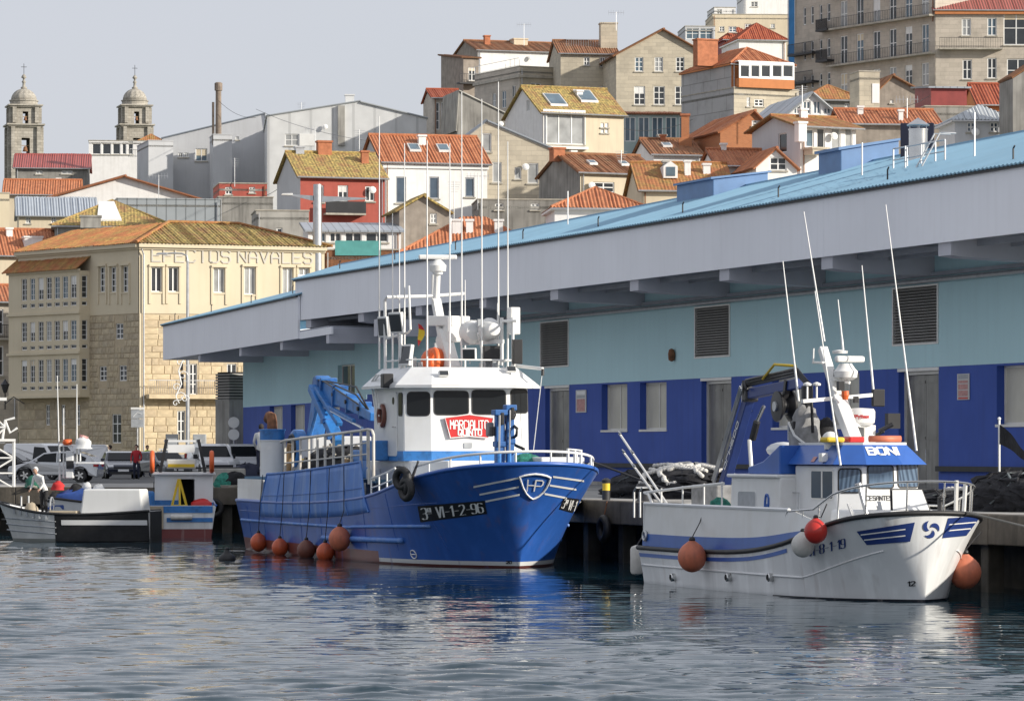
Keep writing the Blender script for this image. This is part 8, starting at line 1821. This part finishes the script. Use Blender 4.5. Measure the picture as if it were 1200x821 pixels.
hm_ = MB(); hm_.prism([(-.29,.03),(.29,.03),(.235,.47),(-.235,.47)], .06, .075, lambda a, b, c: (-1.0+c*.3-b*.5+.03, hy+a*1.5, 1.95+b)); hm_.build('hatch_panel', 'boat_white', hh)
an = bf.at_x(1015, 600, xF+1.3); ay = an.y; m2 = MB(); b_ = V((xF+1.3,ay,1.62)); m2.tube([b_+V((.1,.05,0)), b_+V((-.1,-.12,.85))], .05, 7); m2.tube([b_+V((-.1,-.12,.85)), b_+V((-.1,-.16,.95))], .08, 8); m2.beam(b_+V((.1,-.35,.12)), b_+V((.1,.4,.12)), .12, .05); m2.beam(b_+V((.1,-.3,.1)), b_+V((0,-.42,.5)), .2, .03); m2.beam(b_+V((.1,.35,.1)), b_+V((0,.28,.55)), .2, .03); m2.build('anchor', 'galvanised', BO, bevel=.01)
m2 = MB(); m2.tube([tb_(1000,605,-.6), tb_(1028,604,.1), tb_(1035,601,.4), tb_(1032,606,.5)], .035, 6); m2.tube([V((-1.2,.9,1.8)), V((-1.2,.9,2.25)), V((-1.0,.9,2.3))], .06, 7); m2.build('deck_fitting', 'black_metal', BO)
# pulpit
xs0 = bf.uz(926,600,-1.6)[0]
el = [p for p in bh.edge_line(0, -.16, 90) if (p.y < 0 and p.x > xs0) or (p.y >= 0 and p.x > -4.5)]
def ptop(p): k = min(1, (p.x-xs0)/2.5) if p.y < 0 else 1; h = .34+.36*k; return V((p.x+.06, p.y, max(p.z+h, 1.92+.12*k)))
tops = [ptop(p) for p in el]
m2 = MB(); m2.tube([V((tops[0].x-.16,tops[0].y,1.0)), V((tops[0].x-.13,tops[0].y,tops[0].z-.12))]+tops, .026, 7); m2.build('pulpit', 'steel', BO)
last = None
for p, q in zip(el, tops):
    if last is None or (p-last).length > .85: MB().tube([p, q], .02, 6).build('pulpit_post', 'steel', BO); last = p
pe = [p for p in el if p.y > .7][0]
MB().beam(pe, pe+V((.04,0,.74)), .06, .09).build('bow_post', 'aluminium', BO); MB().beam(pe+V((-.25,.3,0)), pe+V((-.2,.32,.68)), .05, .08).build('bow_post', 'aluminium', BO)
# hull graphics
def dc(mt, quad, nu, nv, off, name='bow_graphic'): return decal(bh, bf, name, mt, quad, nu, nv, off, bho)
dc('letter_navy', [(1004,622),(1072,611.5),(1066.5,634),(1016,638)], 22, 8, .012)
for y0, y1, xl in ((626,619.5,1009),(632,627,1013)): dc('letter_white', [(xl,y0-.7),(1061,y1-.7),(1061,y1+.7),(xl,y0+.7)], 16, 1, .018, 'bow_graphic_line')
dc('letter_navy', [(1111,606.5),(1149,604),(1132,627),(1104,630)], 16, 8, .012)
for y0, y1, xr in ((614,611,1143),(621,618.5,1137)): dc('letter_white', [(1113,y0-.7),(xr,y1-.7),(xr,y1+.7),(1111,y0+.7)], 12, 1, .018, 'bow_graphic_line')
sw = MB(); cx_, cy_ = 1090.5, 619.5
for k in range(3):
    a0 = k*2*math.pi/3+.4
    def blade(a, b, a0=a0):
        th = a0+a*2.0; r_ = 2.2+8.0*a**.7; w_ = 2.9*math.sin(math.pi*min(1,a*.92+.08))*(b-.5)*2; return bh.hit(bf, cx_+(r_+w_)*math.cos(th)*.95, cy_+(r_+w_)*math.sin(th), .016)
    sw.grid(blade, 14, 4)
sw.build('swirl_emblem', 'letter_navy', bho, fix=False)
decal_text(bh, bf, 'registration', 'VI-8-1-19', 'letter_navy', [(947,641),(991,630),(991.5,641),(947,652)], .038, .012, bho)
decal_text(bh, bf, 'draft_mark', '12', 'letter_black', [(1063,680.5),(1073,680),(1073,686),(1063,686.5)], .16, .012, bho)
for px in (791, 856, 905):
    x, z = bh.hitpx(bf, px, 676); q = bh.pt(x, z, -1, .0); m2 = MB(); m2.lathe([(.10,.02),(.10,-.10),(.08,-.12)], q, 14, axis='y'); m2.build('skin_fitting', 'steel', bho, auto=True); MB().lathe([(.07,-.11),(.07,-.125)], q, 12, axis='y').build('bore', 'dark_interior', bho)
x, z = bh.hitpx(bf, 763, 638); m2 = MB(); ring(m2, V((bxs+.35,-(bh.half(bxs+.35,1)-.06),1.18)), .11, .035, 'y'); m2.build('fairlead', 'galvanised', BO, smooth=True)
# fenders
def bfend(label, px, py, r_, mt, rope_px=None, side=-1, sq=1.08):
    x, z = bh.hitpx(bf, px, py); hb_ = bh.half(x, max(z,.3))+r_; p = BP(px, py, -hb_); rp = [to_world(bf, BP(*q)) for q in rope_px] if rope_px else None
    return fender(label, to_world(bf, p), r_, mt, rp, sq)
bfend('pale orange ball fender amidships on the small white boat', 811, 652, .34, 'pale_orange_buoy', [(820,612,-1.75),(826,595,-1.62)])
bfend('red ball fender hanging from the bow rail of the small white boat', 956, 622, .255, 'red_buoy', [(962,606,-1.7),(969,590,-1.65)])
bfend('white ball fender tucked beside the red one on the small white boat', 941, 638, .26, 'white_buoy', [(945,620,-1.75)])
p = BP(746, 656, -1.25); t = thing('cylinder_fender', 'worn white cylinder fender hung off the stern of the small white boat', 'fender', to_world(bf, p), 0)
MB().lathe([(.03,-.38),(.13,-.34),(.16,-.28),(.16,.28),(.13,.34),(.03,.38)], n=14).build('float', 'white_buoy', t, auto=True); MB().tube([(0,0,.36),(.25,.1,.75),(.7,.1,.8)], .02, 5).build('rope', 'dark_rope', t)
p = to_world(bf, V((-1.6,2.35,.42))); p = V(PT(1130, 672, 48.9)); q = bf.at_x(1131, 670, -1.0); fender('big orange and white ball fender between the white bow and the quay', to_world(bf, q), .36, 'pale_orange_buoy', [to_world(bf, V((-.9,1.75,1.5)))], 1.05)
t = thing('mooring_line', 'pale mooring line running from the white bow to the right along the quay', 'rope', to_world(bf, V((.2,.9,1.95))), 0)
w0 = to_world(bf, V((.2,.9,1.95))); w1 = to_world(bf, V((9.5,3.4,1.85))); MB().tube([V((0,0,0)), (w1-w0)*.35-V((0,0,.45)), (w1-w0)*.7-V((0,0,.4)), w1-w0], .025, 6).build('line', 'rope', t)
# ---------------------------------------------------------------- boats at the far corner
def small_hull(t, H_, mt, deck_mt='ply', drop=.3, rub='rubber'):
    m2 = MB(); H_.mesh(m2, 48, 12); o = m2.build('hull', mt, t, smooth=True, auto=True)
    for sd_ in (-1, 1): m2 = MB(); H_.inner(m2, drop, .06, sides=(sd_,)); m2.build('hull_lining', 'boat_white', t, fix=False)
    m2 = MB(); H_.deck(m2, drop); m2.build('deck', deck_mt, t, fix=False)
    MB().tube(H_.edge_line(0, .0, 40), .05, 6).build('gunwale', rub, t, smooth=True); return o
# black and white launch lying side on, bow to the left
lf0 = Fr(XY(16, 80.2), math.pi-R(6), 0)
LB = thing('launch', 'old open launch with white planked bow and black side with white stripe', 'boat', lf0.loc(), lf0.a)
Lh = Hull(-5.2, 1.15, [(0,1.12),(.4,1.0),(.7,1.05),(.9,1.25),(1,1.42)], rake=(.32,.05), t0=.45, deck=(2.8,.6), wl=(2.2,.8), wlw=.85, zmin=-.4)
paint_hull('launch_hull', (.62,.62,.60), [(.12,0,(.25,.26,.24),None)])
lo_ = small_hull(LB, Lh, 'launch_hull', 'boat_white', .35)
m2 = MB()
for z_ in (.30,.52,.74): Lh.rail_tube(m2, -1.8, .25, lambda x, z_=z_: z_+.06*max(0,x+1.8), .028, 1, .0, 30)
m2.build('plank_strake', 'sign_grey', lo_, smooth=True)
m2 = MB(); Lh.strip(m2, -5.15, -1.75, -.15, lambda x: Lh.sheer(Lh.t_of(x,1))-.02, 1, .02, 30, m=6); bk_ = m2.build('black_side', 'rubber', lo_, fix=False); MB().bx(-5.24,-5.205,-1.0,1.0,-.1,1.1).build('transom_mat', 'rubber', lo_)
m2 = MB(); Lh.strip(m2, -5.1, -2.0, .62, .80, 1, .032, 30); m2.build('white_stripe', 'letter_white', bk_, fix=False)
for x in (-.2,-.45,-.7,-.95,-1.2,-1.45):
    p = Lh.pt(x, Lh.sheer(Lh.t_of(x,1))-.12, 1, .02); MB().box(p,(.07,.05,.2)).build('timber_head', 'sign_grey', lo_)
cabin(LB, 'engine_cover', [(-4.9,-.75),(-2.6,-.75),(-2.6,.8),(-4.9,.8)], [(-4.8,-.65),(-3.0,-.65),(-2.7,.7),(-4.8,.7)], .9, 1.9, 'pale_grey_panel', .06)
MB().bx(-2.5,-1.5,.3,.95,1.0,1.12).build('thwart', 'ply', LB, bevel=.02)
for x in (-.35,-.62): MB().tube([(x,.3,1.0),(x,.3,1.65)], .035, 6).build('bitt_post', 'galvanised', LB)
m2 = MB(); heap(m2, (-.75,.4,1.0), .25, .25, .4, 10, 6, 3); m2.build('sack', 'ply', LB, smooth=True)
m2 = MB(); ring(m2, (-1.5,.4,1.3), .3, .03, 'x', 14, 5); m2.build('hoop', 'galvanised', LB)
person('fisherman in white hooded top and black trousers bent over the launch bow', 0, 0, .98, lf0.a+R(60), 'cloth_white', 'cloth_black', 'bend', loc=to_world(lf0, V((-1.15,.1,0))), cap='cloth_white', h=1.66)
# workboat behind it with blue tarpaulin and two masts
wf_ = Fr(XY(64, 86.5), math.pi-R(4), 0)
WB2 = thing('work_boat', 'workboat heaped with blue tarpaulin and gear behind the old launch', 'boat', wf_.loc(), wf_.a)
Wh = Hull(-5.6, 1.2, [(0,1.3),(.5,1.2),(1,1.5)], rake=(.3,.05), t0=.45, wl=(2.2,.8), zmin=-.4)
small_hull(WB2, Wh, 'boat_white', 'boat_deck')
m2 = MB(); heap(m2, (-1.2,.1,1.0), 1.5, .8, .8, 18, 8, 12, .12); m2.build('tarpaulin', 'tarp_blue', WB2, smooth=True)
for k, (x, y, z_, mt, s_) in enumerate(((-.2,.3,1.9,'flag_red',.26),(-.9,.2,1.75,'cloth_black',.3),(-1.75,.1,1.8,'boat_white',.24),(-2.15,.2,1.6,'cloth_grey',.24),(-1.3,.2,1.9,'boat_white',.2),(-.6,.3,1.5,'cloth_black',.25),(-.1,.4,1.45,'cloth_black',.3),(-1.5,.4,1.5,'black_plastic',.3),(-2.6,.3,1.55,'boat_white',.28))):
    m2 = MB(); heap(m2, (x,y,z_-s_*.6), s_, s_*.8, s_*1.3, 11, 6, 20+k, .2); m2.build('gear_bundle', mt, WB2, smooth=True)
wp = wf_.p
MB().beam(wp(82,560,.1), wp(82,528,.1), .3, .3, (1,0,0)).build('console', 'boat_white', WB2, bevel=.03); MB().bx(-1.9,-.9,-.3,.5,2.75,2.83).build('console_roof', 'boat_white', WB2, bevel=.02)
MB().box(wp(82,544,.3),(.28,.1,.3)).build('screen', 'black_plastic', WB2); m2 = MB(); m2.tube([wp(70,540,.2), wp(70,522,.2), wp(94,522,.2), wp(94,540,.2)], .04, 6); m2.build('arch', 'boat_white', WB2)
for px, y0, y1 in ((70,565,440),(90,545,450),(74.5,560,478)): whip(WB2, wp(px,y0,.1), wp(px-(3 if px==70 else 0),y1,.1), .035, name='mast')
m2 = MB(); heap(m2, wp(97,518,.3)-V((0,0,.25)), .36, .25, .42, 12, 7, 33, .25); m2.build('white_sack', 'boat_white', WB2, smooth=True); f0 = wp(93,508,.1); m2 = MB(); m2.grid(lambda a, b: f0+V((-.35*a,.06*math.sin(a*5),-.42*b-.12*a)), 5, 4); m2.build('flag', 'pink_paper', WB2, fix=False)
m2 = MB(); m2.lathe([(.12,0),(.2,.1),(.16,.25)], wp(79,522,.1), 8); m2.build('orange_lamp', 'life_orange', WB2, smooth=True)
# blue and white stern-on boat
sf = Fr(XY(211, 83.2), R(90)+R(5), 0)
SB = thing('stern_boat', 'blue and white wooden boat seen from the stern with two life rings on its cabin', 'boat', sf.loc(), sf.a)
Sh = Hull(0.0, 1.35, [(0,1.22),(.4,1.15),(1,1.7)], rake=(.3,.05), t0=.4, wl=(2.2,.8), stern=(1.0,.96), zmin=-.4)
Sh.xe0 = Sh.xe; Sh.xe = lambda z: 7.0+.3*z
paint_hull('stern_boat_hull', (.70,.71,.71), [(.34,0,(.17,.03,.03),None)])
small_hull(SB, Sh, 'stern_boat_hull', 'boat_deck', .35, 'boat_blue')
for z0, z1 in ((.95,1.2),(.60,.76)): MB().bx(-.03,-.004,-1.22,1.22 if z0 > .9 else .5,z0,z1).build('transom_band', 'bright_blue', SB)
MB().bx(-.09,-.035,.62,1.32,.35,1.2).build('ply_board', 'ply', SB); MB().tube([(-.12,-.45,.78),(-.12,.35,.78)], .1, 10).build('roll_fender', 'white_buoy', SB, auto=True)
cz0, cz1 = .9, 2.35
c_ = MB(); wall_face(c_, [(-.95,cz0),(1.25,cz0),(1.25,cz1),(-.95,cz1)], [(-.05,cz0+.02,.55,2.2)], fn=lambda u,d,z: (1.6+d,-u+.0,z), reveal=.06); c_.quad((1.6,.95,cz0),(4.4,.95,cz0),(4.4,.95,cz1),(1.6,.95,cz1)); c_.quad((1.6,-1.25,cz0),(4.4,-1.25,cz0),(4.4,-1.25,cz1),(1.6,-1.25,cz1)); c_.quad((4.4,.95,cz0),(4.4,-1.25,cz0),(4.4,-1.25,cz1),(4.4,.95,cz1)); cab = c_.build('cabin', 'boat_white', SB, fix=False)
MB().bx(1.4,4.5,-1.35,1.05,cz1,cz1+.1).build('cabin_roof', 'boat_white', cab, bevel=.03); MB().bx(1.58,1.597,.06,.95,cz0,cz0+.5).build('blue_panel', 'bright_blue', cab); MB().bx(1.58,1.597,-1.25,-.57,cz0,cz0+.42).build('blue_panel', 'bright_blue', cab); MB().bx(2.4,2.42,-.5,.05,cz0,2.2).build('doorway', 'dark_interior', cab)
MB().bx(1.7,4.3,.952,.97,cz0,cz0+.5).build('blue_panel', 'bright_blue', cab); MB().lathe([(.14,0),(.14,.03)], (2.2,.97,1.95), 14, axis='y').build('porthole', 'glass_boat', cab)
sp = sf.p
for s_, k in ((.75,-.28),(-.95,.28)):
    MB().beam((1.55,s_,cz1+.1), (1.55,s_+k*.9,cz1+1.35), .14, .12).build('gantry_leg', 'black_plastic', SB)
MB().bx(1.5,1.62,-.8,.6,cz1+1.25,cz1+1.33).bx(1.52,1.6,-.55,.45,cz1+.85,cz1+1.15).build('gantry_top', 'boat_white', SB); MB().bx(1.7,2.2,-.6,.5,cz1+.25,cz1+.6).build('console', 'boat_white', SB, bevel=.03); MB().bx(1.5,1.7,-.55,.45,cz1+.3,cz1+.42).build('batten', 'yellow_plastic', SB)
for y in (1.05,-1.2):
    m2 = MB(); ring(m2, (1.5,y,cz1+.42), .30, .09, 'x', 18, 7) if False else ring(m2, (1.5,y,cz1+.5), .36, .09, 'y', 18, 7); o = m2.build('life_ring', 'life_orange', SB, smooth=True); o.scale = (1,1,1)
m2 = MB()
for a_, b_ in (((1.2,.35,1.0),(1.35,.05,2.2)),((1.2,-.3,1.0),(1.35,.02,2.2)),((1.2,.0,1.0),(1.35,.03,2.2)),((1.22,.28,1.2),(1.22,-.25,1.2))): m2.beam(a_, b_, .07, .07)
m2.build('folding_trestle', 'yellow_plastic', SB); m2 = MB(); heap(m2, (1.2,-.8,1.15), .25, .4, .3, 12, 6, 51); m2.build('red_net', 'red_paint', SB, smooth=True)
MB().bx(.6,1.2,.95,1.25,.95,1.75).build('blue_drum', 'bright_blue', SB, bevel=.08)
p = V(to_world(sf, V((-.3,1.5,.72)))); fender('faded orange buoy between the black launch and the blue stern', p, .3, 'pale_orange_buoy', [p+V((.3,.4,.7))])
# white lattice gantry at the left margin
q = XY(3, 90); t = thing('lattice_gantry', 'white painted lattice gantry standing at the quay edge left of the silver car', 'gantry', (q.x, q.y, .3), R(10))
m2 = MB(); hg = 5.0
for x in (-.55,.45):
    for y in (-.3,.3): m2.tube([(x,y,0),(x,y,3.4 if x > 0 else hg)], .05, 6)
m2.build('leg', 'white_paint', t); m2 = MB()
for k in range(7):
    z = .2+k*.62
    for y in (-.3,.3):
        m2.tube([(-.55,y,z),(.45 if z < 3.3 else .1,y,z)], .035, 5); m2.tube([(-.55,y,z),(.45 if z < 2.9 else .1,y,z+.6)], .03, 5) if k % 2 else m2.tube([(.45 if z < 3.3 else .1,y,z),(-.55,y,z+.6)], .03, 5)
m2.build('lattice', 'white_paint', t); MB().bx(-.7,.15,-.4,.4,hg,hg+.12).bx(-.3,.5,-.5,.5,3.35,3.45).build('platform', 'white_paint', t)
m2 = MB(); m2.tube([(0,0,3.45),(.1,0,4.2),(.5,0,4.3)], .05, 6).tube([(.1,0,4.2),(.3,0,3.7),(.6,0,3.9)], .05, 6); m2.build('davit', 'white_paint', t)
mat('net_twine', (.10,.115,.12), .9, var=.5, scale=5)
# ---------------------------------------------------------------- things on the quay
def net_pile(name, label, px0, px1, pz, d, rx, ry, h, seed, mt='net_black', floats=0):
    u = (hf.uz(px0, 580, d)[0]+hf.uz(px1, 580, d)[0])/2; p = hf.o+hf.ex*u+hf.ey*d; t = thing(name, label, 'fishing net', (p.x, p.y, QZ), hf.a)
    m2 = MB(); heap(m2, (0,0,0), rx, ry, h, 34, 14, seed, .14); heap(m2, (-rx*.45,ry*.1,0), rx*.5, ry*.8, h*.72, 22, 10, seed+1, .2); heap(m2, (rx*.5,-ry*.1,0), rx*.45, ry*.8, h*.8, 22, 10, seed+2, .2); m2.build('netting', mt, t, smooth=True)
    rg_ = random.Random(seed)
    for mt_, cnt in (('net_black', 110), ('dark_rope', 60), ('net_twine', 45)):
        m2 = MB()
        for k in range(cnt):
            a = rg_.uniform(0,6.28); s0 = rg_.uniform(.55,1.02); w = rg_.uniform(-.25,.25)
            m2.tube([V((rx*s0*math.cos(a+j*w)*math.cos(j*.26), ry*s0*math.sin(a+j*w)*math.cos(j*.26), .03+h*s0*(math.sin(j*.26)*1.04+.06*math.sin(k*1.7+j*2.1)))) for j in range(6)], rg_.uniform(.012,.035), 4)
        stuff(m2.build('net_strands', mt_, t))
    if floats:
        m2 = MB()
        for ln in range(floats):
            x0 = rx*rg_.uniform(.0,.45); y0 = -ry*rg_.uniform(-.2,.85); an = rg_.uniform(-.5,.5)
            for k in range(14):
                an += rg_.uniform(-.5,.5); x0 += .15*math.cos(an); y0 += .10*math.sin(an)
                r2 = (x0/rx)**2+(y0/ry)**2
                if r2 > .95: break
                c_ = V((x0, y0, h*math.sqrt(1-r2)**.8+.09)); m2.lathe([(.02,-.085),(.065,-.06),(.075,0),(.065,.06),(.02,.085)], c_, 7, Matrix.Rotation(-an,3,'Z') @ Matrix.Rotation(1.5+rg_.uniform(-.3,.3),3,'Y'))
        stuff(m2.build('floats', 'white_buoy', t))
    return t
net_pile('net_pile', 'heap of black nets with strings of white floats on the quay beside the crane', 728, 862, 0, -13.5, 4.2, 1.9, 1.0, 5, floats=14)
net_pile('net_pile', 'low heap of black nets behind the white bow rail', 1085, 1160, 0, -14, 4.0, 1.6, .42, 9, floats=2)
net_pile('net_pile', 'tall heap of black nets at the right end of the quay', 1150, 1250, 0, -14.6, 2.6, 1.3, .95, 15, floats=1)
u = hf.uz(1171, 580, -14.5)[0]; p = hf.o+hf.ex*u+hf.ey*-14.5; t = thing('marker_pole', 'thin pale marker pole with black flag standing in the nets', 'pole', (p.x, p.y, QZ), hf.a)
MB().tube([(0,0,.3),(0,0,2.25)], .03, 6).build('pole', 'white_paint', t); MB().ball((0,0,2.28), .045, 8, 6).build('tip', 'letter_white', t); m2 = MB(); m2.grid(lambda a,b: V((1.6*a,.06*math.sin(a*5),2.15-.5*b-.7*a*(1-b*.4))), 6, 4); m2.build('flag', 'net_black', t, fix=False)
u = hf.uz(703, 575, -17.5)[0]; p = hf.o+hf.ex*u+hf.ey*-17.3; t = thing('edge_post', 'short black post with yellow band at the quay edge', 'bollard', (p.x, p.y, QZ))
MB().lathe([(.12,0),(.12,.28),(.1,.28)], n=12).build('base', 'black_metal', t, auto=True); MB().lathe([(.115,.285),(.115,.5)], n=12).build('band', 'yellow_plastic', t, auto=True); MB().lathe([(.12,.505),(.14,.6),(.05,.66)], n=12).build('cap', 'black_metal', t, auto=True)
for k, (px, lb) in enumerate(((735, 'dark mooring bollard half hidden beside the heap of nets'), (1195, 'dark mooring bollard by the tall heap of nets'))):
    p = on_line(px, P_Q)+QN*.55; t = thing('bollard', lb, 'bollard', (p.x, p.y, QZ+.02)); MB().lathe([(.28,0),(.2,.08),(.16,.3),(.26,.42),(.24,.5),(.05,.54)], n=14).build('casting', 'black_metal', t, auto=True)
# concrete block, rail and gear at the corner by the white van
q = XY(257, 89); t = thing('concrete_block', 'low concrete wall block at the quay corner behind the blue boat stern', 'wall', (q.x, q.y+2.2, QZ), R(4)); MB().bx(-.9,.9,-.5,.5,0,.75).build('block', 'concrete', t, bevel=.04)
q = XY(246, 96); t = thing('guard_rail', 'black guard rail before the white delivery van', 'railing', (q.x, q.y, QZ), 0); m2 = MB()
for x in (-1.4,-.8,.5,1.2): m2.tube([(x,0,0),(x,0,.72)], .04, 6)
m2.tube([(-1.5,0,.72),(1.3,0,.72)], .045, 6).tube([(-1.5,0,.4),(-.7,0,.4)], .03, 5); m2.build('rail', 'black_metal', t)
for k, (px, Y, mt, lb, r_) in enumerate(((258,86.8,'net_green','small heap of green and grey net at the quay corner',.5),(268,86.6,'net_black','dark heap of nets at the quay corner',.55),(33,87.5,'green_plastic','round green bundle at the foot of the lattice gantry',.42),(288,98,'cloth_navy','dark gear heap behind the blue boat stern',.8))):
    q = XY(px, Y); t = thing('gear_heap', lb, 'gear', (q.x, max(q.y, e_bend.y+1.2), QZ)); m2 = MB(); heap(m2, (0,0,0), r_, r_*.8, r_*1.1, 14, 7, 70+k, .2); m2.build('heap', mt, t, smooth=True); coil(t, (0,-r_*.6,0), r_*.5, 3, 'rope')
# tyre fenders on the quay face
for i, px in enumerate((715, 256, 246)):
    p = on_line(px, P_Q) if px > 300 else V((XY(px, 88).x, e_bend.y+.3)); t = thing('quay_tyre', ('old tyre fender on the quay face between the two boats','old tyre fender on the quay face by the blue stern','old tyre fender on the dark corner of the quay')[i], 'tyre', (p.x-QN.x*.2, p.y-QN.y*.2-.1, 1.0), hf.a if px > 300 else 0)
    m2 = MB(); ring(m2, (0,0,0), .3, .12, 'y', 20, 8); m2.build('tyre', 'rubber', t, smooth=True); MB().tube([(0,0,.3),(0,.1,.8)], .02, 5).build('chain', 'rust', t)
